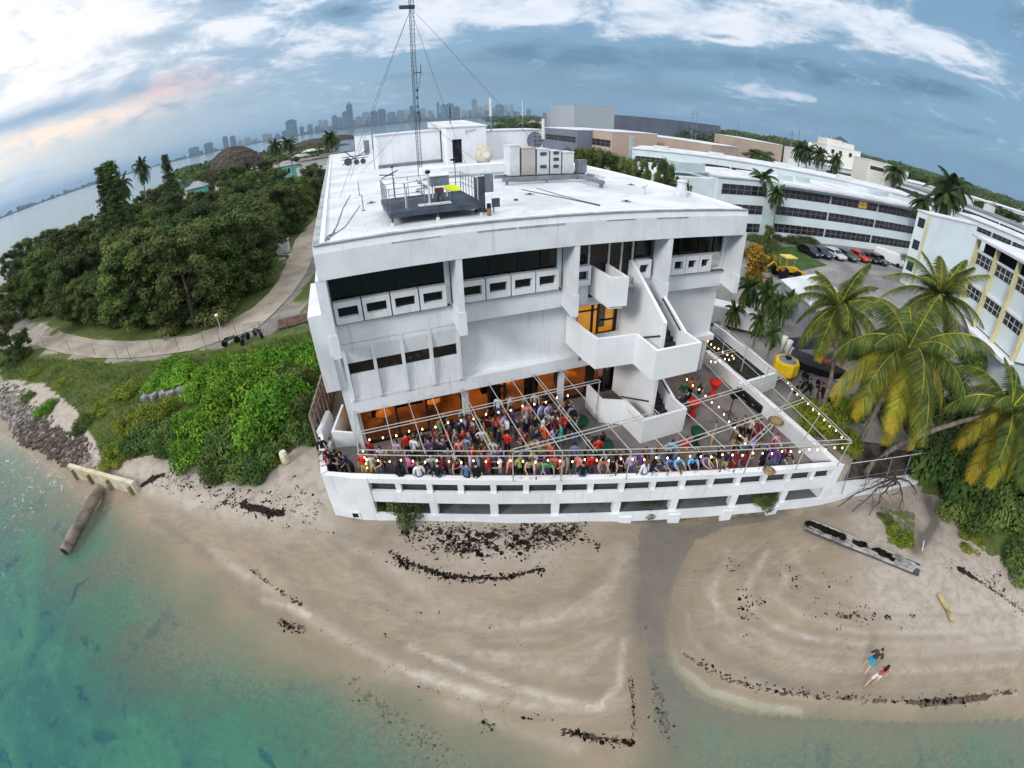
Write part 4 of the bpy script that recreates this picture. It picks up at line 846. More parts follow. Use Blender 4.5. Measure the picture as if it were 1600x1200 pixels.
for k,(px,py) in enumerate(RFX):
    p=at(px,py,PZ); p.y=FY(p.x); u0,v0=uv(p.x,p.y)
    if u0<13.1: e=p+vv*(1.5-v0)
    elif u0<17.6: e=p+vv*(-3.5-v0) if u0<17.4 else p+vv*(1.5-v0)
    else: e=p+rd*((1.5-v0)+1.5)*.98
    rod('rafter',p,e,.024)
    if k in(3,6): rod('rafter',p+uu*.16,e+uu*.16,.024)
def lineu(v0,ua,ub): dbl(wd(ua,v0,PZ+.05),wd(ub,v0,PZ+.05),.24)
lineu(-.55,.2,13.2); lineu(-3.4,18.0,24.0) if False else None
lineu(-.55,17.8,24.7); lineu(-4.32,6.75,14.3); lineu(-4.32,14.9,23.6) if False else None
dbl(wd(16.2,-4.32,PZ+.05),wd(24.0,-4.32,PZ+.05),.24); dbl(wd(13.25,-6.77,PZ+.05),wd(23.5,-6.77,PZ+.05),.24); dbl(wd(17.45,-8.24,PZ+.05),wd(19.6,-7.6,PZ+.05),.2) 
dbl(wd(18.5,2.6,PZ+.05),wd(25.4,2.6,PZ+.05),.2)
for px,py in((801,706),(879,704),(985,701),(1174,692),(1257,688)):
    p=at(px,py,PZ); p.y=FY(p.x); rod('post',p,Vector((p.x,p.y+.05,3.12)),.032)
rod('post',fr_,Vector((fr_.x,fr_.y+.1,3.12)),.035)
for k in range(5):
    p=fr_.lerp(back,(k+1)/5.6); rod('post',p,Vector((p.x-.5 if k<2 else p.x,p.y,3.0)),.03)
for (u,v) in((.25,1.75),(13.2,-.55),(6.1,1.8)): p=wd(u,v,PZ); rod('post',p,Vector((p.x,p.y,2.2)),.03)
# string lights
bulbm=mat('bulb',(1,.8,.5),.5,emit=(1,.50,.18),estr=9)
def string(label,pts,n,sag=.10,drop=.0):
    s_=thing('string_light',label,'string light',tuple(pts[0]),0,'strings of bulbs hung on the pergola'); o0=Vector(pts[0])
    L=[0]
    for a,b_ in zip(pts[:-1],pts[1:]): L.append(L[-1]+(Vector(b_)-Vector(a)).length)
    def P(d):
        for i in range(len(pts)-1):
            if d<=L[i+1]+1e-6: return Vector(pts[i]).lerp(Vector(pts[i+1]),(d-L[i])/(L[i+1]-L[i]))
        return Vector(pts[-1])
    wire=[]
    for i in range(n):
        d=L[-1]*(i+.5)/n; p=P(d)-o0; 
        wire.append(p+Vector((0,0,-.02))); z=-.12-.05*((i*7)%3)
        q=MB(); q.lathe((p.x,p.y,p.z+z-.10),[(0,0),(.028,.015),(.036,.05),(.028,.085),(.014,.11),(0,.11)],8); q.build('bulb',bulbm,s_,smooth=True)
        q=MB(); q.tube((p.x,p.y,p.z+z+.04),(p.x,p.y,p.z),.014,n=4); q.build('socket',blackm,s_)
    q=MB(); q.path(wire,.010,4); q.build('wire',blackm,s_)
z_=PZ-.12
string('row of warm bulbs along the front edge of the pergola above the parapet',[tuple(fl+Vector((.1,-.18,-.12))),tuple(fr_+Vector((-.2,-.1,-.12)))],44)
string('row of warm bulbs along the inner double beam before the lit windows',[tuple(wd(.3,-.8,z_)),tuple(wd(9.6,-.8,z_)),tuple(wd(11.5,-.7,z_))],17)
string('row of warm bulbs slanting over the red cloth tables at right',[tuple(wd(18.5,-.9,z_)),tuple(wd(18.3,-5,z_)),tuple(wd(17.5,-8.1,z_))],12)
string('row of warm bulbs outside the boundary wall above the yellow green bush',[tuple(at(1228,592,z_)),tuple(at(1322,683,z_))],11)
string('short cluster of warm bulbs at the building right corner',[tuple(at(1104,528,z_)),tuple(at(1122,541,z_)),tuple(at(1150,555,z_)),tuple(at(1108,562,z_))],13)
string('short string of bulbs wound round the far left parapet corner',[tuple(at(565,697,z_-.8)),tuple(at(571,722,z_-.8)),tuple(at(577,742,3.9))],5)
# ---------------------------------------------------------------- planter well outside the wall
t_=thing('planter_well','white walled rectangular planting well beyond the terrace wall','planter')
a,b_,c_=at(1158,600,3.05),at(1218,582,3.05),at(1118,505,3.05); d_=at(1108,528,3.05)
q=MB(); wall_strip(q,[(a.x,a.y),(b_.x,b_.y)],.6,3.05,.22); q.build('front_wall',white,t_)
q=MB(); wall_strip(q,[(b_.x,b_.y),(c_.x,c_.y)],1.6,3.05,.22); q.build('side_wall',white,t_)
q=MB(); q.prism([(a.x,a.y+.3),(b_.x-.25,b_.y+.25),(c_.x-.2,c_.y),(d_.x,d_.y)],2.0,2.3); q.build('soil',mat('dark_soil',(.03,.035,.025),.95,.3,2,.4),t_)
# ---------------------------------------------------------------- people
skinm=mat('skin',(.50,.31,.22),.6,.05,6,obvar=.25)
clothm=mat('cloth',(.5,.5,.5),.85,.06,9,objcol=True,bump=.2,bscale=40); hairm=mat('hair',(.05,.03,.02),.6,.2,20,objcol=True)
def skin_body(J,E,R):
    me=bpy.data.meshes.new('b'); me.from_pydata(J,E,[]); o=bpy.data.objects.new('b',me); COL.objects.link(o)
    sk=o.modifiers.new('s','SKIN'); sk.use_smooth_shade=True; sk.branch_smoothing=.6
    ss=o.modifiers.new('ss','SUBSURF'); ss.levels=1; ss.render_levels=1
    sv=me.skin_vertices[0].data
    for i,r in enumerate(R): sv[i].radius=(r,r) if not isinstance(r,tuple) else r
    sv[0].use_root=True
    dg=bpy.context.evaluated_depsgraph_get(); dg.update(); m2=bpy.data.meshes.new_from_object(o.evaluated_get(dg))
    bpy.data.objects.remove(o); bpy.data.meshes.remove(me); return m2
def V3(*a): return Vector(a)
def limb(a,l,d): return a+Vector(d).normalized()*l
def make_person(pose,top='shirt',legs='trousers',hair='short',hands=True):
    lean=pose.get('lean',0); pel=V3(0,0,pose.get('pz',.93)); sit=pose.get('sit',False)
    ax=Vector((pose.get('side',0),math.sin(lean),math.cos(lean))).normalized()
    J=[];E=[];R=[];L=[]
    def j(p,r,par,lab): J.append(tuple(p)); R.append(r); L.append(lab); i=len(J)-1; (E.append((par,i)) if par is not None else None); return i
    fem=pose.get('f',0); sh=.165 if fem else .195
    p0=j(pel,(.135,.10),None,'pel'); s1=j(pel+ax*.18,(.125 if not fem else .10,.085),p0,'tor'); s2=j(pel+ax*.36,(.155 if not fem else .13,.10),s1,'tor'); s3=j(pel+ax*.47,(.12,.075),s2,'tor')
    nk=j(pel+ax*.56,.052,s3,'neck'); fwd=Vector((0,math.cos(lean*.5),-math.sin(lean*.5)))
    hc=pel+ax*.66+fwd*.02; hd=j(hc,(.075,.085),nk,'head'); ht=j(hc+ax*.11-fwd*.005,(.07,.082),hd,'head')
    ns=j(hc+fwd*.105+ax*.02,.014,hd,'face')
    hips=[];
    for s in(-1,1):
        a=pel+ax*.44+V3(s*sh,0,0); i=j(a,.062,s3,'arm'); ad=pose['arm'][0 if s<0 else 1]
        e=limb(a,.29,(ad[0][0]*s,ad[0][1],ad[0][2])); i=j(e,.043,i,'arm'); w_=limb(e,.25,(ad[1][0]*s,ad[1][1],ad[1][2])); i=j(w_,.027,i,'fore')
        hdn=(w_-e).normalized(); pm_=j(w_+hdn*.06,(.036,.020),i,'hand'); sd=hdn.cross(Vector((1,0,0)) if abs(hdn.x)<.8 else Vector((0,0,1))).normalized()
        if hands:
            inn=Vector((-s,0,0))
            th=j(w_+hdn*.055+sd*.045,.011,pm_,'hand'); j(w_+hdn*.085+sd*.055+inn*.01,.009,th,'hand')
            for q_,(of,ln) in enumerate(((.027,.075),(.009,.085),(-.010,.078),(-.028,.06))):
                k1=j(w_+hdn*(.10)+sd*of,.010,pm_,'hand'); j(w_+hdn*(.10+ln*.85)+sd*of*1.15+inn*(.012+.006*q_),.0085,k1,'hand')
    for s in(-1,1):
        ld=pose['leg'][0 if s<0 else 1]; a=pel+V3(s*.09,0,-.05); i=j(a,.088,p0,'hip'); k=limb(a,.42,(ld[0][0]*s,ld[0][1],ld[0][2])); i=j(k,.056,i,'thigh'); an=limb(k,.41,(ld[1][0]*s,ld[1][1],ld[1][2])); i=j(an,.036,i,'shin')
        tf=ld[2] if len(ld)>2 else (0,1,-.25); toe=limb(an+V3(0,0,-.03),.15,tf); h_=j(an+V3(0,0,-.035),(.04,.036),i,'foot'); j(toe,(.042,.022),h_,'foot')
    me=skin_body(J,E,R); 
    # label faces by nearest bone
    Vc=np.array([v.co[:] for v in me.vertices]); 
    FC=np.array([p.center[:] for p in me.polygons]); best=np.full(len(FC),1e9); lab=np.zeros(len(FC),int)
    for ei,(a,b_) in enumerate(E):
        A_=np.array(J[a]);d=np.array(J[b_])-A_; tt=np.clip(((FC-A_)@d)/(d@d+1e-9),0,1); dd=np.linalg.norm(FC-A_-tt[:,None]*d,axis=1)
        k=dd<best; best[k]=dd[k]; lab[k]=ei
    LB=[L[E[e][1]] for e in lab]; PB=[L[E[e][0]] for e in lab]
    def shell(cond,off,name,m_,par,extra=None):
        sel=[i for i in range(len(FC)) if cond(i)]
        if not sel: return
        vid={}; vs=[];fs=[]
        for fi in sel:
            f=[]
            for vi in me.polygons[fi].vertices:
                if vi not in vid: vid[vi]=len(vs); v=me.vertices[vi]; vs.append(v.co+v.normal*off)
                f.append(vid[vi])
            fs.append(f)
        q=MB(); q.add(vs,fs)
        if extra: extra(q)
        return q.build(name,m_,par,smooth=True)
    me.materials.clear(); me.materials.append(skinm); me.name='person'
    o=bpy.data.objects.new('person',me); COL.objects.link(o)
    pz=pel.z
    shell(lambda i:(LB[i] in('tor','neck') and not(LB[i]=='neck' and (Vector(FC[i])-pel).dot(ax)>.54)) or LB[i]=='pel' or (LB[i]=='arm' and top!='tank') or (LB[i]=='arm' and PB[i]=='tor') or (top=='long' and LB[i]=='fore'),.016,'shirt',clothm,o)
    if legs=='dress':
        def sk(q): q.lathe((pel.x,pel.y,pel.z-.42),[(.24,0),(.19,.2),(.15,.40),(.13,.5)],12)
        q=MB(); q.lathe((pel.x,pel.y+.0,pel.z-.40),[(.235,0),(.24,.005),(.19,.2),(.155,.40),(.12,.5)],12); q.build('skirt',clothm,o,smooth=True)
    else:
        shell(lambda i:(LB[i] in('hip','thigh') and (legs!='shorts' or LB[i]=='hip' or FC[i][2]>pz-.40)) or LB[i]=='pel' or (legs=='trousers' and LB[i]=='shin' and PB[i]=='thigh'),.02,'shorts' if legs=='shorts' else 'trousers',clothm,o)
    hup=ax; hcv=hc
    def ishair(i):
        c=Vector(FC[i])-hcv; u_=c.dot(hup); f_=c.dot(fwd); return LB[i] in('head','face') and (u_>.10 or (f_<.02 and u_>-.02) or (u_>.05 and f_<.05))
    def lh(q):
        b0=hcv-fwd*.075+hup*.08; q.path([b0,hcv-fwd*.10-hup*.03,hcv-fwd*.11-hup*.16,hcv-fwd*.10-hup*.28],[.075,.085,.075,.02],8)
    shell(ishair,.020,'hair',hairm,o,lh if hair=='long' else None)
    for s in(-1,1): MB().ball(hc+fwd*.088+hup*.045+V3(s*.032,0,0),.011,6).build('eye',blackm,o)
    return o
ST=((0.06,.0,-1),(.02,.02,-1)); DN=((.22,.0,-1),(.05,.18,-1)); DR=((.18,.05,-1),(-.15,.9,.35)); TK=((.25,.1,-1),(-.35,.9,-.1)); LN=((.25,.9,-.5),(-.2,1,.05)); SEATL=((.12,1,.02),(.0,.05,-1))
POSES=[
 (dict(arm=(DN,DN),leg=(ST,ST)),'shirt','trousers','short'),
 (dict(arm=(DN,DR),leg=(ST,ST)),'long','trousers','short'),
 (dict(arm=(TK,DR),leg=(ST,ST),f=1),'tank','trousers','long'),
 (dict(arm=(DN,TK),leg=(ST,ST),f=1),'shirt','dress','long'),
 (dict(arm=(TK,TK),leg=(ST,ST)),'shirt','shorts','short'),
 (dict(arm=(LN,LN),leg=(ST,ST),lean=.62),'shirt','trousers','short'),
 (dict(arm=(LN,LN),leg=(ST,ST),lean=.5,f=1),'tank','shorts','long'),
 (dict(arm=(DN,DN),leg=(SEATL,SEATL),lean=.12,pz=.10),'shirt','trousers','short'),
 (dict(arm=(DN,DN),leg=(SEATL,SEATL),lean=.18,pz=.10,f=1),'long','trousers','long')]
PROTO=[make_person(*p,hands=True) for p in POSES]
for p in PROTO: KIDS[p.name]=list(p.children)
PN=[p.name for p in PROTO]; USED=set()
PAL={'black':(.012,.012,.015),'dark navy':(.02,.025,.06),'navy':(.025,.035,.10),'white':(.75,.75,.78),'grey':(.22,.22,.24),'light grey':(.45,.45,.47),'dark red':(.20,.02,.025),'red':(.62,.03,.02),'orange red':(.68,.09,.03),'orange':(.62,.20,.08),'pink':(.75,.22,.38),'salmon':(.80,.28,.24),'coral':(.65,.15,.12),'lime green':(.32,.50,.12),'green':(.06,.38,.16),'dark green':(.02,.10,.06),'teal':(.03,.30,.28),'lavender':(.42,.42,.70),'lilac':(.48,.38,.60),'violet':(.26,.18,.72),'purple':(.14,.06,.25),'sky blue':(.16,.45,.80),'royal blue':(.10,.22,.65),'slate blue':(.16,.20,.36),'denim blue':(.09,.15,.28),'tan':(.55,.40,.15),'pale yellow':(.60,.50,.28),'brown':(.16,.08,.05),'maroon':(.16,.02,.04),'mint':(.35,.60,.48),'cream':(.60,.56,.46)}
HAIR={'black':(.01,.008,.007),'brown':(.06,.03,.015),'blonde':(.42,.26,.10),'grey':(.30,.29,.28),'auburn':(.25,.07,.02)}
PEOPLE=[]
def person(x,y,z,face,proto,top,bot='black',hair='brown',where='',sc=1.0):
    """face: heading in radians, 0 = looking along +y"""
    if proto not in USED:
        USED.add(proto); r=PROTO[proto]; r.location=(x,y,z); r.rotation_euler=(0,0,face); r.scale=(sc,)*3
    else: r=dup(PROTO[proto],(x,y,z),face,sc)
    for c in r.children:
        n=c.name.split('.')[0]
        if n=='shirt': c.color=(*PAL[top],1)
        elif n in('trousers','shorts','skirt'): c.color=(*(PAL[top] if n=='skirt' else PAL[bot]),1)
        elif n=='hair': c.color=(*HAIR[hair],1)
    r['category']='person'; PEOPLE.append((r,top,bot,hair,where,proto)); return r
# along the parapet: (head x, head y, top, hair, manner) manner a=standing facing in, l=leaning out, s=sitting on the wall back outward
ROW=[(621,728,'black','black','s'),(634,721,'pink','brown','a'),(650,734,'white','blonde','s'),(661,731,'black','brown','l'),(670,721,'light grey','brown','a'),(681,727,'black','black','s'),(690,712,'maroon','brown','a'),(700,718,'brown','brown','a'),(712,733,'dark red','brown','l'),(726,735,'denim blue','brown','s'),(742,738,'black','black','s'),(746,716,'slate blue','grey','a'),(762,724,'red','brown','a'),(781,714,'white','black','a'),(797,720,'salmon','grey','a'),(812,721,'lime green','blonde','a'),(827,729,'cream','brown','l'),(843,729,'tan','brown','l'),(855,729,'green','brown','l'),(868,720,'coral','brown','a'),(887,715,'grey','brown','a'),(906,718,'salmon','brown','a'),(913,730,'black','black','s'),(926,714,'red','brown','a'),(944,711,'white','brown','a'),(944,726,'orange','black','l'),(960,725,'dark navy','brown','l'),(970,714,'black','brown','a'),(990,717,'lilac','brown','a'),(1005,713,'purple','brown','a'),(1013,726,'white','auburn','s'),(1029,727,'black','brown','l'),(1031,712,'sky blue','brown','a'),(1050,727,'royal blue','black','l'),(1064,728,'sky blue','grey','l'),(1084,712,'sky blue','black','l'),(1098,709,'violet','black','l'),(1118,720,'black','black','l'),(1158,712,'dark red','black','a'),(1240,716,'black','black','l'),(1225,714,'purple','brown','a')]
rr=random.Random(5); PLACED=[]
for x,y,c,h_,mn in ROW:
    if mn=='s':
        s=yplane(x,y,3.95); p=tw(s,.24); person(p.x,p.y,3.10,rr.uniform(-.4,.4),rr.choice((7,8)),c,rr.choice(('black','denim blue')),h_,'sitting on the parapet')
        PLACED.append((p.x,p.y))
    elif mn=='l':
        s=yplane(x,y,3.6); p=tw(s,.98); person(p.x,p.y,FZ,math.pi+rr.uniform(-.3,.3),rr.choice((5,6)) if h_!='grey' else 5,c,rr.choice(('black','denim blue','grey')),h_,'leaning on the parapet'); PLACED.append((p.x,p.y))
    else:
        q_=at(x,y,3.78); s,t0=tl(q_.x,q_.y); p=tw(s,max(t0,.95)); person(p.x,p.y,FZ,rr.uniform(0,6.28),rr.choice((0,1,2,3,4)),c,rr.choice(('black','denim blue','brown','grey')),h_,'standing near the parapet'); PLACED.append((p.x,p.y))
CROWD=[(603,705,'brown','brown'),(588,712,'black','black'),(572,727,'cream','brown'),(575,690,'dark red','brown'),(563,712,'red','brown'),(618,690,'lilac','brown'),(633,681,'red','brown'),(645,684,'white','brown'),(669,689,'purple','black'),(600,704,'lilac','brown'),(684,661,'green','blonde'),(698,673,'red','brown'),(676,668,'dark red','brown'),(719,641,'grey','brown'),(723,653,'lavender','brown'),(738,657,'cream','brown'),(745,655,'black','brown'),(732,677,'denim blue','grey'),(740,697,'red','brown'),(716,690,'salmon','brown'),(746,680,'black','brown'),(762,671,'tan','brown'),(775,650,'orange red','brown'),(792,655,'white','brown'),(753,663,'brown','brown'),(778,620,'white','black'),(794,615,'light grey','brown'),(820,617,'grey','black'),(836,613,'light grey','brown'),(853,611,'black','brown'),(801,637,'purple','brown'),(788,642,'maroon','brown'),(822,645,'light grey','grey'),(836,650,'black','brown'),(823,632,'salmon','brown'),(846,651,'white','black'),(845,633,'lavender','brown'),(856,632,'lavender','brown'),(857,645,'light grey','brown'),(862,646,'white','brown'),(878,631,'pale yellow','blonde'),(890,624,'cream','brown'),(894,636,'black','brown'),(852,667,'orange red','brown'),(877,664,'teal','brown'),(868,640,'black','black'),(905,648,'dark green','brown'),(914,624,'black','brown'),(925,619,'purple','brown'),(936,625,'slate blue','brown'),(943,676,'black','brown'),(922,685,'black','brown'),(899,695,'slate blue','black'),(832,703,'tan','brown'),(858,690,'orange','brown'),(705,712,'white','brown'),(713,714,'white','brown'),(740,712,'lilac','brown'),(765,707,'slate blue','brown'),(840,712,'lavender','black'),(850,715,'purple','brown'),(873,716,'black','brown'),(963,708,'black','brown'),(980,709,'brown','brown'),(1010,703,'maroon','brown'),(1052,688,'sky blue','black'),(1074,686,'red','black'),(1048,707,'dark navy','brown'),(1165,650,'brown','brown'),(1177,654,'cream','brown'),(1188,660,'maroon','brown'),(1160,665,'black','brown'),(1180,682,'violet','black'),(1216,678,'pink','brown'),(1196,668,'black','brown'),(1204,708,'black','black'),(1172,700,'maroon','brown'),(1153,672,'brown','brown'),(1082,592,'orange','black'),(1070,600,'dark green','brown'),(1095,602,'black','brown'),(1075,613,'black','brown'),(1062,618,'dark navy','brown'),(1127,700,'black','black'),
 (812,668,'brown','brown'),(820,678,'dark red','brown'),(838,671,'dark navy','brown'),(700,700,'grey','brown'),(690,690,'dark navy','black'),(752,690,'brown','brown'),(770,690,'light grey','brown'),(779,672,'black','brown'),(760,640,'maroon','brown'),(808,655,'dark navy','brown'),(868,655,'maroon','brown'),(890,655,'black','brown'),(757,700,'dark red','brown'),(781,700,'purple','brown'),(800,700,'brown','black'),(815,700,'slate blue','brown')]
R9=random.Random(77)
CROWD+=[(1150,690,'black','black'),(1190,676,'brown','brown'),(1208,690,'maroon','brown'),(1224,700,'black','black'),(1140,705,'dark navy','brown'),(1168,682,'cream','brown'),(1200,700,'violet','black'),(1236,704,'pink','brown'),(1120,660,'grey','brown'),(1060,700,'slate blue','black'),(1095,697,'black','brown'),(1030,700,'maroon','brown'),(1150,655,'black','black'),(1228,690,'brown','brown')]
for _ in range(34):
    x=R9.uniform(640,960); y=R9.uniform(650-(x-640)*.06,705)
    if x>900 and y<680: continue
    CROWD.append((x,y,R9.choice(('black','dark navy','grey','black','brown','slate blue','white','maroon','lavender','red')),R9.choice(('brown','black','brown','blonde'))))
for x,y,c,h_ in CROWD:
    q_=at(x,y,3.78); p=[q_.x,q_.y]
    for it in range(6):
        for a in PLACED:
            dx,dy=p[0]-a[0],p[1]-a[1]; d=math.hypot(dx,dy)
            if d<.42: k=(.42-d)/max(d,.01)*.6; p[0]+=dx*k; p[1]+=dy*k
    u_,v_=uv(*p)
    if 11.9<u_<17.6 and v_>-3.6: 
        if v_>-1.6 or u_>14.3: p[0],p[1]=wd(11.5 if u_<15 else 18.2,v_)[:2]; u_,v_=uv(*p)
    if v_>1.7 and u_<22: p[0],p[1]=wd(u_,1.4)[:2]
    s_,t0=tl(*p)
    if t0<.95: p[0],p[1]=tw(s_,1.0)[:2]
    PLACED.append(tuple(p))
    reg='near the lit windows' if v_>-1.2 and u_<12.5 else 'mid crowd' if u_<10 else 'by the staircase' if u_<17 else 'on the right half'
    pr_=3 if c in('pale yellow','purple','maroon','teal','tan') else rr.choice((0,1,2,4,0,1,2))
    person(p[0],p[1],FZ,rr.uniform(0,6.28),pr_,c,rr.choice(('black','denim blue','grey','tan','dark navy')),h_,reg,rr.uniform(.94,1.04))
# on the little side deck at the far left
for x,y,c,z0 in((500,688,'black',0),(503,701,'grey',0),(506,727,'dark navy',0),(519,739,'black',0),(538,727,'dark navy',0),(524,699,'black',0),(516,688,'light grey',0),(502,712,'maroon',0),(511,700,'brown',0)):
    q_=at(x,y,3.70); s_,t0=tl(q_.x,q_.y); p=tw(max(min(s_,-.5),-2.0 if t0<1.5 else -3.0),max(t0,1.0)); person(p.x,p.y,FZ,rr.choice((math.pi,1.6,2.4,.5)),rr.choice((0,1,5,2)),c,'dark green' if x==524 else 'black','black' if x!=516 else 'brown','on the far left side deck')
ORD=['','second','third','fourth','fifth','sixth','seventh','eighth','ninth','tenth','eleventh','twelfth']
def finish_people():
    groups={}
    for rec in PEOPLE:
        r,top,bot,hair,where,pr=rec; d='dress' if pr==3 else 'top'
        groups.setdefault('%s haired person in %s %s, %s'%(hair,top,d,where),[]).append(r)
    for k,rs in groups.items():
        rs.sort(key=lambda r:r.location.x/max(r.location.y,1))
        for i,r in enumerate(rs):
            r['label']=k if len(rs)==1 else k+(', leftmost' if i==0 else ', rightmost' if i==len(rs)-1 else ', %s from the left'%ordw(i+1)); r['group']='party guests on the terrace'
finish_people()
# the pair strolling on the sand
W1=((.05,.28,-1),(.02,-.12,-1)); W2=((.05,-.30,-1),(.02,-.62,-1),(0,1,-.5)); CL=((.30,.1,-1),(-.95,.75,-.25))
pm1=make_person(dict(arm=(CL,CL),leg=(W1,W2)),'shirt','shorts','short'); pf1=make_person(dict(arm=(TK,DN),leg=(W2,W1),f=1),'tank','shorts','long')
g1=gat(1350,1043); g2=gat(1358,1068)
for o,g_,rot,cols,lab in((pm1,g1,-.9,((.06,.055,.05),(.02,.40,.75),(.05,.03,.02)),'man in dark patterned shirt and bright blue shorts strolling on the sand'),(pf1,g2,-1.1,((.55,.12,.12),(.78,.74,.68),(.02,.012,.01)),'person in pink and dark red top and white shorts walking beside him on the sand')):
    o.location=g_; o.rotation_euler=(0,0,rot); o['label']=lab; o['category']='person'; o['group']='pair walking on the beach'
    for c in o.children:
        n=c.name.split('.')[0]; k={'shirt':0,'shorts':1,'hair':2}.get(n)
        if k is not None: c.color=(*cols[k],1)
for i,p in enumerate(PROTO):
    if i not in USED:
        for c in list(p.children): bpy.data.objects.remove(c)
        bpy.data.objects.remove(p)
# ---------------------------------------------------------------- tables and gear on the terrace
def lin(c): return c
redc=mat('red_tablecloth',(.60,.03,.015),.8,.12,3,.3); grnc=mat('green_tablecloth',(.006,.055,.032),.7,.15,3,.3)
def cocktail(px,py,m_,lab,r=.42):
    p=at(px,py,FZ+1.05); t2=thing('cocktail_table',lab,'table',(p.x,p.y,FZ),0,'cloth covered tables on the terrace')
    MB().lathe((0,0,0),[(.30,0),(.28,.03),(.13,.30),(.10,.42),(.20,.62),(r*.9,.86),(r+.02,1.02),(r,1.06),(0,1.07)],16).build('tablecloth',m_,t2,smooth=True)
    MB().lathe((0,0,0),[(0,-.0),(.32,0),(.32,.02),(0,.02)],12).build('base',blackm,t2)
cocktail(1119,596,redc,'red cloth cocktail table farthest from the parapet, by the boundary wall'); cocktail(1085,626,redc,'red cloth cocktail table beside the lower stair landing'); cocktail(880,656,redc,'red cloth cocktail table in the crowd left of the stairs',.62)
cocktail(1091,672,grnc,'dark green cloth round table on the open right side'); cocktail(938,694,grnc,'dark green cloth round table in front of the stairs',.7); cocktail(905,656,grnc,'dark green cloth table behind the red one',.55); cocktail(838,697,mat('patterned_cloth',(.30,.28,.12),.8,.4,9,.3),'mottled olive cloth table with food in the crowd',.6)
p=at(1138,652,FZ); t2=thing('speaker_stand','black speaker on a tall tripod stand on the empty right floor','speaker',(p.x,p.y,FZ))
MB().tube((0,0,.1),(0,0,1.45),.03).build('pole',blackm,t2); MB().box(-.22,-.18,1.45,.22,.18,1.95).build('cabinet',blackm,t2,bevel=.03)
for a in(0,2.1,4.2): MB().tube((0,0,.5),(.38*math.cos(a),.38*math.sin(a),.0),.02).build('leg',blackm,t2)
for px,py,ln,lab in((1165,617,1.5,'long black instrument case by the boundary wall, farther from the parapet'),(1180,632,1.3,'long black instrument case by the boundary wall, nearer the parapet')):
    p=at(px,py,FZ+.3); t2=thing('instrument_case',lab,'case',(p.x,p.y,FZ),-1.2,'cases beside the wall')
    MB().prism([(-ln/2,-.22),(ln/2,-.14),(ln/2,.14),(-ln/2,.22)],0,.55).build('case',blackm,t2,bevel=.05); MB().box(-.1,-.25,.3,.1,-.22,.36).build('handle',greyst,t2)
straw=mat('straw',(.42,.30,.15),.9,.3,14,.5)
p=at(1211,662,FZ+.9); t2=thing('drum_kit_cymbal','round straw coloured parasol top by the boundary wall','parasol',(p.x,p.y,FZ)); t2.name='small_parasol'
MB().lathe((0,0,1.1),[(.5,0),(.3,.14),(.05,.22),(0,.23)],12).build('canopy',straw,t2,smooth=True); MB().tube((0,0,0),(0,0,1.3),.025).build('pole',blackm,t2)
p=at(1202,735,3.2); t2=thing('straw_hat','wide brimmed straw hat resting at the right end of the parapet','hat',(p.x,p.y,3.14))
MB().lathe((0,0,0),[(.34,.02),(.36,.05),(.14,.07),(.13,.17),(.08,.2),(0,.2)],16).build('brim_and_crown',straw,t2,smooth=True)
# drinks on the parapet ledge
cupm=mat('cup_plastic',(.55,.56,.60),.3,.1,5); canm=mat('bottle_brown',(.06,.03,.02),.3,.1,5)
first=None; r2=random.Random(3)
for k in range(34):
    s=r2.uniform(3.4,20.5); p=tw(s,r2.uniform(.06,.28))
    if first is None:
        first=thing('drink','plastic cup or bottle left standing on the white parapet','drink',(p.x,p.y,3.13),0,'drinks along the parapet'); MB().lathe((0,0,0),[(.03,0),(.042,.12),(0,.12)],8).build('cup',cupm,first); f2=None
    elif f2 is None:
        f2=thing('drink','plastic cup or bottle left standing on the white parapet','drink',(p.x,p.y,3.13),0,'drinks along the parapet'); MB().lathe((0,0,0),[(.032,0),(.032,.14),(.012,.19),(.012,.23),(0,.23)],8).build('bottle',canm,f2)
    else: dup(first if k%3 else f2,(p.x,p.y,3.13))
# small furniture on the deck edge
p=at(604,735,FZ+.2); t2=thing('orange_crate','orange plastic crate with black tubs behind the parapet','crate',(p.x,p.y+.2,FZ),.2)
MB().box(-.25,-.2,0,.25,.2,.4).build('crate',mat('orange_plastic',(.65,.22,.03),.5,.1,3),t2,bevel=.02); MB().box(-.9,-.2,0,-.3,.3,.35).build('tub',blackm,t2,bevel=.02)

dr_=sorted([o for o in COL.objects if o.get('group')=='drinks along the parapet'],key=lambda o:o.location.x)
for i,o in enumerate(dr_): o['label']='%s on the white parapet, %s drink from the left'%('brown bottle' if any('bottle' in c.name for c in o.children) else 'clear plastic cup',ordw(i+1))
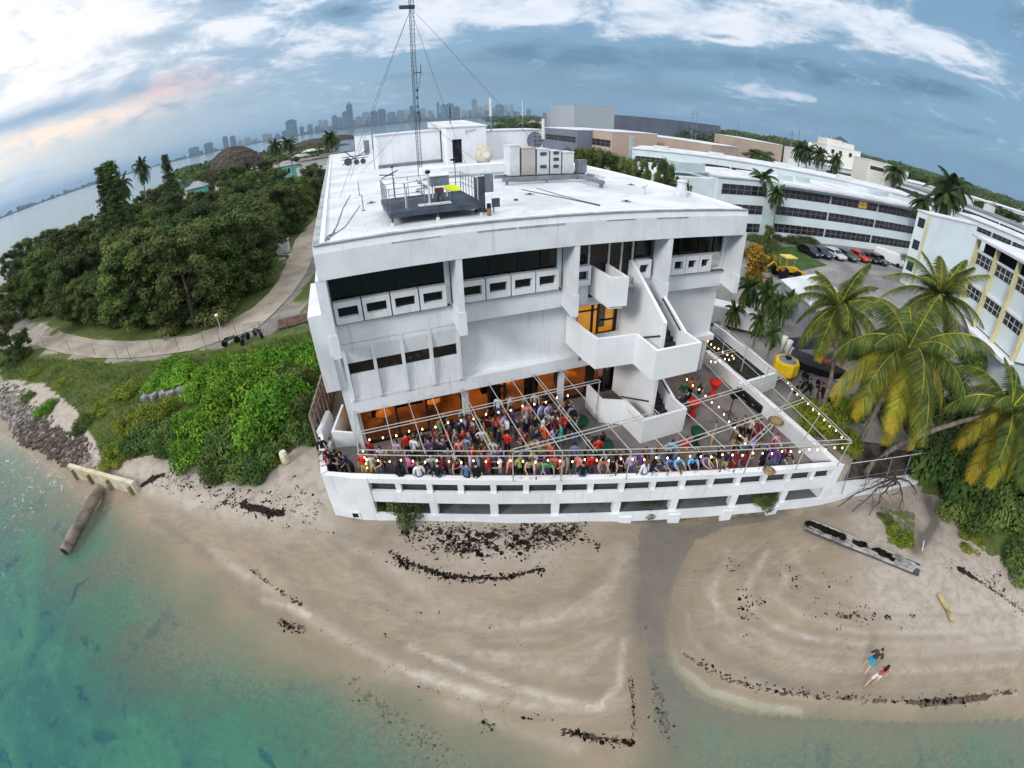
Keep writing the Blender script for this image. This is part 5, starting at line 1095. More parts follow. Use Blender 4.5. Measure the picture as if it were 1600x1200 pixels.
# ---------------------------------------------------------------- vegetation
def leafmat(name,c1,c2,scale=.5,obvar=.22,rough=.75,trans=True):
    m=bpy.data.materials.new(name); m.use_nodes=True; t=NT(m.node_tree); b=t.n['Principled BSDF']
    geo=t.new('ShaderNodeNewGeometry'); co=t.new('ShaderNodeTexCoord').outputs['Object']
    f=t.ramp(t.math('ADD',t.noise(co,scale,4,.6),t.math('MULTIPLY',t.math('SUBTRACT',attr(t,'tone'),.5),.30)),.32,.70)
    cc=t.mix(f,c1,c2); r=t.new('ShaderNodeObjectInfo').outputs['Random']
    hs=t.new('ShaderNodeHueSaturation'); t.l.new(cc,hs.inputs['Color'])
    t.set(hs.inputs['Value'],t.math('ADD',1-obvar,t.math('MULTIPLY',r,2*obvar))); t.set(hs.inputs['Hue'],t.math('ADD',.485,t.math('MULTIPLY',t.math('FRACT',t.math('MULTIPLY',r,7.3)),.03)))
    t.l.new(hs.outputs[0],b.inputs['Base Color']); b.inputs['Roughness'].default_value=rough; b.inputs['Specular IOR Level'].default_value=.25
    tl_=t.new('ShaderNodeBsdfTranslucent'); t.l.new(hs.outputs[0],tl_.inputs[0]); mx=t.new('ShaderNodeMixShader'); mx.inputs[0].default_value=.25
    t.l.new(b.outputs[0],mx.inputs[1]); t.l.new(tl_.outputs[0],mx.inputs[2]); t.l.new(mx.outputs[0],t.n['Material Output'].inputs[0]); return m
LM_dark=leafmat('leaf_dark',(.036,.064,.020),(.115,.155,.045)); LM_mid=leafmat('leaf_mid',(.055,.105,.024),(.175,.245,.058)); LM_olive=leafmat('leaf_olive',(.062,.082,.022),(.175,.195,.06))
LM_bright=leafmat('leaf_bright',(.055,.15,.010),(.22,.42,.035),.9,.15); LM_yel=leafmat('leaf_yellowgreen',(.10,.16,.012),(.30,.33,.04),.9,.12); LM_gold=leafmat('leaf_gold',(.16,.085,.012),(.44,.26,.04),1.2,.1)
LM_grass=leafmat('grass_blade',(.06,.10,.018),(.22,.27,.06),.5,.1); LM_palmd=leafmat('palm_dark',(.022,.045,.014),(.065,.10,.030),.8)
barkm=mat('bark',(.14,.11,.085),.9,.3,2.5,.4,8); pbark=mat('palm_bark',(.26,.22,.18),.9,.25,3,.4,9)
def leaves(name,clumps,n,size,m,parent,seed=0,flat=.6,ns=4,fuzz=False):
    R=np.random.RandomState(seed); V=[];T=[]
    cw=np.array([c[3]*c[4]*c[5] for c in clumps])**.67; cw/=cw.sum(); cnt=(cw*n).astype(int)+1
    for ci,c in enumerate(clumps):
        k=cnt[ci]; d=R.normal(size=(k,3)); d/=np.linalg.norm(d,axis=1)[:,None]; rad=np.abs(R.normal(.62,.30,k)) if fuzz else R.uniform(.35,1.0,k)**.45
        P_=np.array(c[:3])+d*rad[:,None]*np.array(c[3:6])
        nr=d+R.normal(size=(k,3))*.6+np.array([0,0,flat]); nr/=np.linalg.norm(nr,axis=1)[:,None]
        a=np.cross(nr,R.normal(size=(k,3))); a/=np.linalg.norm(a,axis=1)[:,None]; b_=np.cross(nr,a)
        s=(size*R.uniform(.55,1.25,k))[:,None]
        V.append(np.stack([P_-a*s,P_-b_*s*.55,P_+a*s,P_+b_*s*.55],1)); T.append(np.repeat(R.uniform(0,1,k)*.5+R.uniform(0,.5),4))
    V=np.concatenate(V).reshape(-1,3); T=np.concatenate(T); nq=len(V)//4
    me=bpy.data.meshes.new(name); me.vertices.add(len(V)); me.vertices.foreach_set('co',V.ravel()); me.loops.add(len(V)); me.loops.foreach_set('vertex_index',np.arange(len(V),dtype=np.int32))
    me.polygons.add(nq); me.polygons.foreach_set('loop_start',np.arange(0,len(V),4,dtype=np.int32)); me.polygons.foreach_set('loop_total',np.full(nq,4,np.int32)); me.update(calc_edges=True)
    put_attr(me,'tone',T); me.materials.append(m); o=bpy.data.objects.new(name,me); COL.objects.link(o); o.parent=parent; return o
def tree_proto(name,m,seed,h=10,n=19000,spread=3.8,size=.175,nc=75,low=.04):
    R=random.Random(seed); t2=thing(name,'tree','tree'); cl=[]
    for i in range(nc):
        z=h*(low+(1-low)*R.random()**.8*.93); rr_=spread*math.sqrt(max(.25,1-((z/h-.45)/.58)**2))*R.uniform(.2,.95); a=R.uniform(0,6.28); s=R.uniform(.45,1.25)*spread*.24
        cl.append((rr_*math.cos(a),rr_*math.sin(a),z,s,s,s*.72))
    leaves('crown',cl,n,size,m,t2,seed,.8,4,True)
    q=MB(); q.path([(0,0,-.5),(.1,.05,h*.2),(.0,.2,h*.42),(.1,.1,h*.66)],[.28,.22,.15,.05],7)
    for i in range(9):
        c=cl[(i*2)%nc]; z0=h*R.uniform(.22,.45); q.path([(0.05,.1,z0),(c[0]*.5,c[1]*.5,z0+(c[2]-z0)*.6),(c[0]*.95,c[1]*.95,c[2])],[.09,.06,.02],5)
    q.build('trunk',barkm,t2); return t2
TP_=[tree_proto('broadleaf_tree',LM_dark,1),tree_proto('broadleaf_tree',LM_mid,2),tree_proto('broadleaf_tree',LM_olive,3,spread=4.0),tree_proto('broadleaf_tree',LM_dark,4,spread=4.2,nc=85),tree_proto('broadleaf_tree',LM_mid,5,spread=3.3,nc=60)]
FIRST={}
def place(proto,loc,rot,sc,label,group=None,cat=None):
    if proto.name not in FIRST:
        FIRST[proto.name]=1; KIDS.setdefault(proto.name,list(proto.children))
        for ch in proto.children: KIDS.setdefault(ch.name,list(ch.children))
        r=proto; r.location=loc; r.rotation_euler=(0,0,rot); r.scale=(sc,)*3 if not isinstance(sc,(tuple,list)) else sc; r['label']=label
        if group: r['group']=group
    else: r=dup(proto,loc,rot,sc,label,group)
    if cat: r['category']=cat
    return r
KL=['dark green','fresh green','olive green','very dark wide','bright narrow']
roadc=[((a+b_)/2) for a,b_ in zip(E1,E2)]
def roaddist(x,y):
    return min(math.hypot(x-p.x,y-p.y) for p in roadc for p in [p]) if False else min(seg_dist(np.array([[x,y]]),np.array(a[:2]),np.array(b_[:2]))[0][0] for a,b_ in zip(roadc[:-1],roadc[1:]))
def proj_px(x,y,z):
    d=Vector((x,y,z-CH)).normalized(); c=(d.dot(R_),d.dot(U_),-d.dot(B_)); th=math.acos(max(-1,min(1,c[2]))); r=FP*(th+KD*th**3); h=math.hypot(c[0],c[1]); return (800+c[0]/h*r,600-c[1]/h*r)
rt=random.Random(11); rows=[(45,'in the woods row nearest the road'),(50,'in the second woods row'),(56,'in the third woods row'),(63,'in the fourth woods row'),(72,'in the fifth woods row'),(83,'in the sixth woods row'),(97,'in the seventh woods row'),(115,'deep in the woods'),(138,'deeper in the woods'),(168,'far in the woods'),(205,'at the bay edge of the woods'),(255,'beyond the woods near the dome')]
fr0=[]
dcum=0
for a,b_ in zip(E2[:-1],E2[1:]):
    n=max(1,round((b_-a).length/3.6))
    for k in range(n):
        p=a.lerp(b_,k/n); d=(b_-a).normalized(); nn=Vector((-d.y,d.x,0)); nn=nn if nn.dot(b_*0+p)>0 or True else nn
        c=E1[min(range(len(E1)),key=lambda i:(E1[i]-p).length)]
        if (p+nn-c).length<(p-nn-c).length: nn=-nn
        fr0.append(p+nn*rt.uniform(3.2,4.6))
def hides_box(x,y,r_=34): q=proj_px(x,y,4.5); return abs(q[0]-443)<r_ and math.hypot(x,y)<math.hypot(*at(444,398,1.7)[:2])+2.5
fr0=[p for p in fr0 if p.y<118 and p.x>-92 and not hides_box(p.x,p.y)]
for i,p in enumerate(fr0):
    k=rt.choice((1,0,4,2,0)); h_=rt.uniform(.55,.95); place(TP_[k],(p.x,p.y,gz(p.x,p.y)-.2),rt.uniform(0,6.28),(h_,h_,h_*rt.uniform(.9,1.1)),'%s tree at the very edge of the dirt road, %s from the left'%(KL[k],ordw(i+1)),'trees of the woods at left')
for D,rn in rows:
    wpx=(4.9 if D<90 else 7.0)*732/D; px=-60+rt.uniform(0,40); hits=[]
    while px<(500 if D>75 else 462):
        r_=ray(px,470 if D<60 else 400); L=math.hypot(r_.x,r_.y); x,y=r_.x/L*D*rt.uniform(.97,1.04),r_.y/L*D*rt.uniform(.97,1.04)
        if gz(x,y)>1.0 and roaddist(x,y)>3.6 and not hides_box(x,y,44) and not(uv(x,y)[0]>-7 and uv(x,y)[1]>-3):
            # stay outside the road bend: woods lie beyond the road
            dmin=min(((p.x-x)**2+(p.y-y)**2,i) for i,p in enumerate(roadc))[1]; nrm=(E2[dmin]-E1[dmin]); 
            if (Vector((x,y,0))-roadc[dmin]).dot(Vector((nrm.x,nrm.y,0)))>0: hits.append((x,y))
        px+=wpx*rt.uniform(.8,1.2)
    for i,(x,y) in enumerate(hits):
        k=rt.choice((0,1,2,3,4,0,3)); h_=rt.uniform(.80,1.12)*(1 if D<110 else .98); q1=proj_px(x,y,8); h_*=(.80 if (q1[0]-306)**2<30**2 and 80<D<200 else .8 if (q1[0]-446)**2<34**2 and D>85 else 1)
        if D<60 and i==len(hits)-2: k=1
        place(TP_[k],(x,y,gz(x,y)-.1),rt.uniform(0,6.28),(h_*1.05,h_*1.05,h_),'%s tree %s, %s from the left'%(KL[k],rn,ordw(i+1)),'trees of the woods at left')
def ground_tree(px,pyt,D,wpx,proto,label,group=None,base=None):
    p=atD(px,pyt,D); g_=gz(p.x,p.y) if base is None else base; h=p.z-g_; r_=wpx*.5*math.hypot(D,CH-p.z)/732
    return place(proto,(p.x,p.y,g_-.1),rt.uniform(0,6.28),(r_/3.8,r_/3.8,h/9.8),label,group)
# trees behind the building, right
for i,(px,py,D,w_,k) in enumerate(((897,226,66,50,2),(925,225,72,55,2),(955,232,66,50,0),(985,240,62,50,2),(1015,245,60,45,4),(1045,258,56,45,0),(1072,278,52,34,1),(1040,245,70,30,3))):
    ground_tree(px,py,D,w_,TP_[k],'%s tree behind the roof edge, %s from the left'%(KL[k],'first' if i==0 else ORD[i]),'trees behind the right roof edge')
for i,(px,py,D,w_,k) in enumerate(((1195,398,62,30,3),(1150,352,64,30,0),(1205,350,66,24,0))):
    ground_tree(px,py,D,w_,TP_[k],('dark tree at the lawn corner beside the gold tree','dark tree half hidden by the right end of the roof','dark slim tree by the pale corner pier')[i])
gold=tree_proto('gold_tree',LM_gold,9,h=4.6,n=6000,spread=2.6,size=.17,nc=22,low=.2); p=at(1180,447,2); place(gold,(p.x,p.y,1.95),0,(1.15,1.15,1.12),'round golden leaved tree right of the main building','' or None,'tree')
# far trees on the right horizon
for i in range(34):
    px=1128+i*14.4+rt.uniform(-4,4); D=rt.uniform(230,420) if i%2 else rt.uniform(190,260); D=max(D,290) if 1215<px<1440 else D; r_=ray(px,250); L=math.hypot(r_.x,r_.y); x,y=r_.x/L*D,r_.y/L*D
    k=rt.choice((0,3,0,2)); place(TP_[k],(x,y,1.5),rt.uniform(0,6),(rt.uniform(1.5,2.4),rt.uniform(1.5,2.4),rt.uniform(1.0,1.35)),'dark tree beyond the campus at right, %s along the tree line'%ordw(i+1),'dark trees beyond the campus')
for i in range(14):
    px=(770+i*9) if i<9 else (1260+i*22); D=260+40*(i%4); r_=ray(px,215); L=math.hypot(r_.x,r_.y); x,y=r_.x/L*D,r_.y/L*D
    place(TP_[i%2*3],(x,y,1.5),i,(2.0,2.0,1.25),'dark tree low on the horizon behind the main roof, %s from left'%ordw(i+1),'dark trees beyond the campus')
def woods(name,D0,D1,px0,px1,n,h,label,seed,m=LM_dark):
    R=random.Random(seed); cl=[]
    for i in range(n):
        px=R.uniform(px0,px1); D=R.uniform(D0,D1); r_=ray(px,230); L=math.hypot(r_.x,r_.y); hh=h*R.uniform(.7,1.1); cl.append((r_.x/L*D,r_.y/L*D,1.5+hh*.55,D*.012+7,D*.012+7,hh*.5))
    o=leaves(name,cl,n*110,1.9 if D0<900 else 4.0,m,None,seed); tag(o,label,'woods',None,'stuff'); return o
woods('distant_woods',420,900,1000,1660,200,12,'dark belt of distant woods along the right horizon',3)
woods('distant_woods',900,2600,760,1700,240,16,'hazy far woods on the horizon behind the campus',4)
woods('distant_woods',330,560,270,520,60,8,'low dark trees beyond the domes near the bay shore',5)
for i,(px,py,h_) in enumerate(((-14,520,.75),(10,508,.7),(36,498,.75),(-20,555,.5),(60,492,.8),(-30,500,.9))):
    g_=gat(px,py); place(TP_[i%3],(g_.x,g_.y,g_.z-.2),i,(h_,h_,h_),'%s tree where the road leaves the photo at far left, %s in the group'%(KL[i%3],ordw(i+1)),'trees at the far left road end')
# Norfolk pines
def conifer(seed,h=18):
    R=random.Random(seed); t2=thing('norfolk_pine','x','tree'); cl=[]
    z=4.5
    while z<h:
        r_=(1-z/h)**.8*2.9+.5; n=7
        for i in range(n):
            a=6.28*i/n+R.uniform(-.3,.3)+z
            for f in(.3,.75): cl.append((math.cos(a)*r_*f+R.gauss(0,.12),math.sin(a)*r_*f+R.gauss(0,.12),z+f*R.uniform(-.1,.6),.5*R.uniform(.7,1.3),.5*R.uniform(.7,1.3),.36))
        z+=.62*R.uniform(.8,1.25)
    leaves('crown',cl,12000,.16,LM_dark,t2,seed,0,4,True); MB().tube((0,0,-.4),(0,0,h),.22,.03,8).build('trunk',barkm,t2); return t2
cf=conifer(2)
for px,py,D,lab in((170,254,74,'tall columnar pine rising above the woods at the left'),(257,243,120,'smaller columnar pine standing farther back in the woods'),(157,262,80,'second tall pine close beside the columnar one')):
    p=atD(px,py,D); place(cf,(p.x,p.y,gz(p.x,p.y)),D,((p.z-gz(p.x,p.y))/18,)*3,lab)
# palms
def palm(name,h,nf,fl,seed,lean=(0,0),mats=None,droop=1.0,yellow=.5,nleaf=58,trunkr=.17,nuts=True,lw=.035):
    R=random.Random(seed); t2=thing(name,'x','palm tree'); mats=mats or [LM_palmg,LM_palmo,LM_palmy,LM_palmt]
    top=Vector((lean[0],lean[1],h)); q=MB(); pts=[Vector((lean[0]*f**1.7,lean[1]*f**1.7,h*f)) for f in [i/8 for i in range(9)]]; pts[0].z=-.4
    q.path(pts,[trunkr*1.6]+[trunkr*(1.1-.35*i/8) for i in range(1,9)],9); q.build('trunk',pbark,t2,smooth=True)
    for i in range(nf):
        a=i*2.39996+R.uniform(-.2,.2); age=i/nf; el=math.radians(72-105*age+R.uniform(-8,8)); L=fl*R.uniform(.85,1.08)*(1 if age>.15 else .75)
        d=Vector((math.cos(a)*math.cos(el),math.sin(a)*math.cos(el),math.sin(el))); p=top.copy(); ns=12; P_=[p.copy()]; ds=[d.copy()]
        for k in range(ns):
            d=(d+Vector((0,0,-1))*(.16*droop*(.45+age*.6)*(1+k*.05))).normalized(); p=p+d*(L/ns); P_.append(p.copy()); ds.append(d.copy())
        f=MB(); f.path(P_,[.055*(1-.85*k/ns)+.006 for k in range(ns+1)],4)
        ye=age>1-yellow; 
        f.mi=[2]*len(f.mi)
        for k in range(nleaf):
            u=.08+.90*k/nleaf; idx=min(int(u*ns),ns-1); fr=u*ns-idx; c=P_[idx].lerp(P_[idx+1],fr); dd=ds[idx+1]; side=dd.cross(Vector((0,0,1))); side=side.normalized() if side.length>.05 else Vector((1,0,0)); upv=side.cross(dd).normalized()
            ll=L*.27*math.sin(math.pi*min(1,(u*.86+.14)))**.6*R.uniform(.85,1.1)
            for s in(-1,1):
                e=(side*s*.85+dd*.52-upv*.0+Vector((0,0,-.42*droop))).normalized(); w_=dd*lw; m1=c+e*ll*.55; e2=(e+Vector((0,0,-.45*droop))).normalized(); tip=m1+e2*ll*.5
                f.cur=(3 if (u>.80 or R.random()<.12) else (2 if R.random()<.75 else 1)) if ye else (1 if R.random()<.3+.3*age else 0)
                f.add([c-w_,c+w_,m1+w_*.8,m1-w_*.8],[(0,1,2,3)]); f.add([m1-w_*.8,m1+w_*.8,tip],[(0,1,2)])
        o=f.build('frond',mats,t2); put_attr(o.data,'tone',np.random.RandomState(i).uniform(0,1,len(f.v)))
    if nuts:
        for i in range(11):
            a=R.uniform(0,6.28); q=MB(); q.ball(top+Vector((.26*math.cos(a),.26*math.sin(a),-.2-.3*R.random())),.11,8,1.2); q.build('coconut',nutm,t2,smooth=True)
    return t2
LM_palmg=leafmat('palm_green',(.026,.055,.012),(.095,.145,.028),.9,.12); LM_palmo=leafmat('palm_olive',(.075,.105,.016),(.22,.235,.04),.9,.12); LM_palmy=leafmat('palm_yellow',(.19,.20,.018),(.52,.44,.05),.9,.08); LM_palmt=leafmat('palm_orange',(.30,.24,.015),(.62,.40,.04),.9,.08)
nutm=mat('coconut_husk',(.50,.22,.04),.7,.3,4)
def put_palm(t2,base,label,rot=0,group=None): t2.location=base; t2.rotation_euler=(0,0,rot); t2['label']=label; t2['group']=group or 'coconut palms right of the terrace'; return t2
def palm_to(bpx,bpy_,cpx,cpy,zc,nf,fl,seed,lab,**k):
    b_=gat(bpx,bpy_); c=at(cpx,cpy,zc); return put_palm(palm('coconut_palm',zc-b_.z,nf,fl,seed,(c.x-b_.x,c.y-b_.y),**k),b_,lab)
palm_to(1283,645,1312,478,8.7,24,4.7,1,'coconut palm nearest the terrace with its trunk beside the bush, mostly green',droop=1.1,yellow=.22)
palm_to(1333,712,1418,548,9.0,30,5.8,2,'big coconut palm with long yellow and orange drooping fronds and a nut cluster',droop=1.25,yellow=.5)
palm_to(1400,610,1468,462,9.8,28,5.3,3,'tall coconut palm with upright green fronds behind the big yellow one',droop=.85,yellow=.15,nuts=False)
palm_to(1352,738,1578,640,8.2,28,4.8,4,'leaning coconut palm at the right edge of the photo over the mangrove bush',droop=1.2,yellow=.42)
# smaller and farther palms
dpal=[LM_palmd,LM_palmd,LM_palmd,LM_palmd]
fp=palm('fan_palm',9.0,26,3.1,7,(.6,.2),dpal,1.3,0,30,.16,False,.05)
for i,(bx,by,D,cy_,lab,s_) in enumerate(((1187,0,78,278,'tall dark palm before the white campus block, left of the pair',1.0),(1217,0,76,303,'shorter dark palm before the white campus block, right of the pair',.85),(1405,0,150,268,'dark palm in front of the low white house far right',1.1),(1484,0,105,288,'tall thick dark palm rising over the campus roofs',1.35),(1470,0,100,300,'dark palm just left of the thickest one over the campus roofs',1.1),(1440,0,96,315,'pale feathery palm at the right end of the white block',1.0),(1253,0,150,232,'small dark palm before the white villa, first from the left',.8),(1265,0,150,235,'small dark palm before the white villa, second from the left',.8),(1280,0,150,240,'small dark palm before the white villa, third from the left',.8),(1302,0,150,250,'small dark palm before the white villa, fourth from the left',.8),(217,0,150,262,'small palm top above the woods at left, near the pine',.62),(190,0,120,288,'small palm top above the woods at left, below the pine',.62),(432,0,190,226,'palm by the bay shore before the distant towers, left of two',.9),(452,0,190,222,'palm by the bay shore before the distant towers, right of two',1.0),(512,0,190,214,'palm beside the small dome left of the roof',1.1),(468,0,120,290,'short palm by the white canopies behind the woods',.8))):
    p=atD(bx,cy_,D); b0=gz(p.x,p.y); s2=(p.z-b0)/9.0; place(fp,(p.x,p.y,b0),i*1.3,(max(s2,.7)*s_*1.0,max(s2,.7)*s_,s2),lab,'palms farther off')
sp_=palm('young_palm',2.9,22,1.9,8,(.1,.1),[LM_palmd,LM_mid,LM_mid,LM_palmd],1.2,0,22,.12,False,.06)
for i,(px,py,s_) in enumerate(((1160,508,1.25),(1187,520,1.3),(1205,528,1.1),(1140,528,.9),(1222,512,1.0),(1175,545,.9),(1198,560,.8))):
    g_=at(px,py,2); place(sp_,(g_.x,g_.y,1.9),i*1.1,(s_*.72,s_*.72,s_),'short bushy palm in the clump behind the pergola, %s from the left of the clump'%('first' if i==3 else ['third','fourth','sixth','x','seventh','second','fifth'][i]),'short palms behind the pergola')
# shrubs
def shrub_proto(name,m,seed,n=2600,size=.11,rx=1.5,rz=.9,nc=14):
    R=random.Random(seed); t2=thing(name,'x','shrub'); cl=[]
    for i in range(nc):
        a=R.uniform(0,6.28); r_=rx*math.sqrt(R.random())*.85; s=R.uniform(.28,.5)*rx; cl.append((r_*math.cos(a),r_*math.sin(a),rz*(.35+.45*R.random())*(1.15-.6*(r_/rx)**2),s,s,s*.62))
    leaves('foliage',cl,n,size,m,t2,seed,.9)
    q=MB()
    for c in cl[:7]: q.path([(0,0,-.2),(c[0]*.6,c[1]*.6,c[2]*.5),(c[0],c[1],c[2])],[.05,.035,.015],5)
    q.build('stem',barkm,t2); return t2
S_br=shrub_proto('sea_grape_shrub',LM_bright,21,5200,.085); S_br2=shrub_proto('sea_grape_shrub',LM_bright,22,5200,.085,nc=18); S_md=shrub_proto('sea_grape_shrub',LM_mid,23,4600,.09); S_ol=shrub_proto('sea_grape_shrub',LM_yel,24,4200,.09); S_dk=shrub_proto('mangrove_shrub',LM_mid,25,5200,.10,nc=18); S_vd=shrub_proto('hanging_shrub',LM_dark,26,4200,.075)
SH=[(355,650,2.4,2.3,0),(395,620,2.6,2.5,1),(440,650,2.6,2.6,0),(410,680,2.3,2.2,1),(370,700,2.2,2.0,2),(330,610,2.2,1.9,1),(460,610,2.4,2.2,2),(330,680,2.0,1.8,0),(300,670,1.7,1.5,1),(408,712,1.9,1.5,2),(472,682,1.5,1.5,2),(290,590,2.1,1.3,0),(255,600,1.9,1.1,1),(270,575,1.8,1.1,0),(250,655,1.9,1.5,3),(225,690,1.9,1.4,2),(265,690,1.9,1.5,2),(205,665,1.5,1.2,3),(480,570,2.2,1.8,1),(440,575,2.3,1.8,0),(395,575,2.2,1.4,0),(350,575,1.9,1.1,1),(205,610,1.6,.9,4),(130,665,1.4,1.0,2),(75,640,1.5,.9,0),(45,622,1.2,.8,2),(160,640,1.4,.7,4),(100,600,1.5,.6,4),(60,580,1.4,.6,4),(300,715,1.8,1.4,1),(340,728,1.8,1.3,2),(385,738,1.7,1.2,2),(180,715,1.6,.9,4),(485,640,1.9,1.9,2)]
SPR=[S_br,S_br2,S_md,S_ol,S_ol]; SN=['bright green','lush bright green','deeper green','yellowish','olive tinted']
for i,(px,py,rx,rz,k) in enumerate(SH):
    g_=gat(px,py); kx='%s shrub on the bank, %s'%(SN[k],('near the building corner' if px>430 else 'above the pale sand' if py>690 else 'by the broken rubble wall' if 240<px<300 else 'toward the rocky shore' if px<200 else 'in the big round mass'))
    o=place(SPR[k],(g_.x,g_.y,g_.z-.25),i*.9,(rx/1.6,rx/1.6,rz/.95),kx,'shrubs on the left bank'); o['k']=kx
from collections import defaultdict
dd=defaultdict(list)
for o in COL.objects:
    if 'k' in o.keys(): dd[o['k']].append(o)
for k_,os_ in dd.items():
    os_.sort(key=lambda o:o.location.x/o.location.y)
    for i,o in enumerate(os_):
        if len(os_)>1: o['label']=k_+(', leftmost' if i==0 else ', rightmost' if i==len(os_)-1 else ', %s from the left'%ORD[i])
        del o['k']
for i,(px,py,rx,rz,lab) in enumerate(((1485,760,3.0,3.2,'big dark mangrove shrub right of the white walkway end'),(1545,740,3.2,3.6,'tallest mangrove shrub below the leaning palm'),(1590,760,2.8,3.4,'mangrove shrub cut by the right photo edge, upper'),(1540,800,2.4,2.3,'mangrove shrub over the bare sand at right'),(1500,808,1.8,1.6,'low mangrove shrub at the dark gully'),(1595,885,1.9,1.3,'dense round shrub on the sand at the right photo edge'),(1598,820,1.8,1.8,'mangrove shrub at the right edge above the sand'),(1408,838,.95,.7,'small brownish shrub on the sand beside the gully'),(1385,812,.7,.5,'smaller ragged plant under the dead branches'),(1515,845,1.2,.5,'flat grey green shrub on the sand'),(1570,700,2.6,3.2,'mangrove shrub behind the leaning palm'))):
    g_=gat(px,py); o=place(S_dk if i not in(7,9) else S_ol,(g_.x,g_.y,g_.z-.3),i,(rx/1.6,rx/1.6,rz/.95),lab,'shrubs at the right shore')
for i,(px,py,rx,rz,lab) in enumerate(((1285,672,1.5,1.8,'yellow green bush glowing under the bulbs outside the wall'),(1325,655,1.3,1.7,'green bush between the pergola corner and the palm trunks'),(1255,640,1.0,1.0,'low yellow green bush outside the boundary wall'),(1320,700,1.0,1.2,'green bush at the foot of the pergola corner post'))):
    g_=at(px,py,2.0); place(S_ol if i!=1 else S_br,(g_.x,g_.y,1.8),i,(rx/1.6,rx/1.6,rz/.95),lab,'bushes outside the terrace wall')
for px,py,z,rx,rz,lab in((637,797,.7,1.05,1.15,'dark shrub hanging over the lower ledge at left'),(1192,775,.8,.95,.8,'dark shrub growing through the ledge at right'),(1215,768,1.0,.6,.8,'small dark shrub beside the one at the right ledge'),(1020,795,.6,.75,.5,'dark plant inside the lower opening, right of the middle'),(930,797,.6,.7,.35,'dark plant inside the lower opening near the middle'),(600,795,.8,.5,.6,'dark plant tucked in the first lower opening')):
    g_=at(px,py,z); g_.y=max(g_.y,15.75) if rx<.9 else g_.y; place(S_vd,(g_.x,g_.y+(.35 if rx<.8 else 0),z-.4),px,(rx/1.6,rx/1.6,rz/.9),lab,'plants on the lower ledge')
for i,(px,py,w_) in enumerate(((1235,377,2.6),(1262,380,2.4),(1195,380,2.2))):
    g_=at(px,py,2.2); place(S_vd,(g_.x,g_.y,1.9),i,(w_/1.6*1.6,w_/1.6,1.3),('long clipped dark hedge before the white block','clipped dark hedge right of the longer one','dark hedge at the lawn corner')[i],'hedges before the campus block')
for i,(px,py,rx,rz,lab) in enumerate(((1400,655,1.8,2.0,'dense green shrub under the big yellow palm'),(1440,640,2.2,2.4,'dense green shrub between the palm trunks'),(1480,600,2.4,2.2,'dark shrub behind the palms beside the lot'),(1520,575,2.4,2.0,'dark hedge like shrub in front of the ribbed block, left'),(1560,590,2.6,2.0,'dark hedge like shrub in front of the ribbed block, right'),(1370,610,1.8,1.8,'dark shrub behind the trunk of the first palm'),(1455,700,2.0,2.2,'shrub behind the mesh fence near the mangroves'),(1345,560,1.6,1.6,'dark shrub at the lot edge behind the first palm'),(1500,665,2.2,2.4,'green shrub beside the leaning palm trunk'))):
    g_=at(px,py,2.0); place(S_dk if i%2 else S_vd,(g_.x,g_.y,1.8),i,(rx/1.6,rx/1.6,rz/.95),lab,'shrubs among the palms')
# grass on the bank (cannot be counted)
R=np.random.RandomState(4); Wp=[gat(*p) for p in [(0,545),(60,560),(130,565),(200,572),(300,556),(400,540),(500,515),(500,640),(470,690),(430,735),(300,715),(235,712),(165,735),(150,690),(120,640),(70,600),(0,590)]]
xs=[p.x for p in Wp]; ys=[p.y for p in Wp]; Q=np.column_stack([R.uniform(min(xs),max(xs),52000),R.uniform(min(ys),max(ys),52000)]); Q=Q[inpoly(Q,Wp)]; Qz=H_arr(Q); nq=len(Q)
hh=R.uniform(.18,.55,nq); an=R.uniform(0,6.28,nq); ln=R.normal(size=(nq,2))*.14+np.array([-.12,-.04]); w2=.035
dx=np.cos(an)*w2; dy=np.sin(an)*w2
V=np.stack([np.column_stack([Q[:,0]-dx,Q[:,1]-dy,Qz-.05]),np.column_stack([Q[:,0]+dx,Q[:,1]+dy,Qz-.05]),np.column_stack([Q[:,0]+ln[:,0],Q[:,1]+ln[:,1],Qz+hh])],1).reshape(-1,3)
me=bpy.data.meshes.new('grass'); me.vertices.add(len(V)); me.vertices.foreach_set('co',V.ravel()); me.loops.add(len(V)); me.loops.foreach_set('vertex_index',np.arange(len(V),dtype=np.int32)); me.polygons.add(nq); me.polygons.foreach_set('loop_start',np.arange(0,3*nq,3,dtype=np.int32)); me.polygons.foreach_set('loop_total',np.full(nq,3,np.int32)); me.update(calc_edges=True)
put_attr(me,'tone',np.repeat(R.uniform(0,1,nq),3)); me.materials.append(LM_grass); o=bpy.data.objects.new('grass',me); COL.objects.link(o); tag(o,'long green and straw coloured grass covering the left bank','grass',None,'stuff')
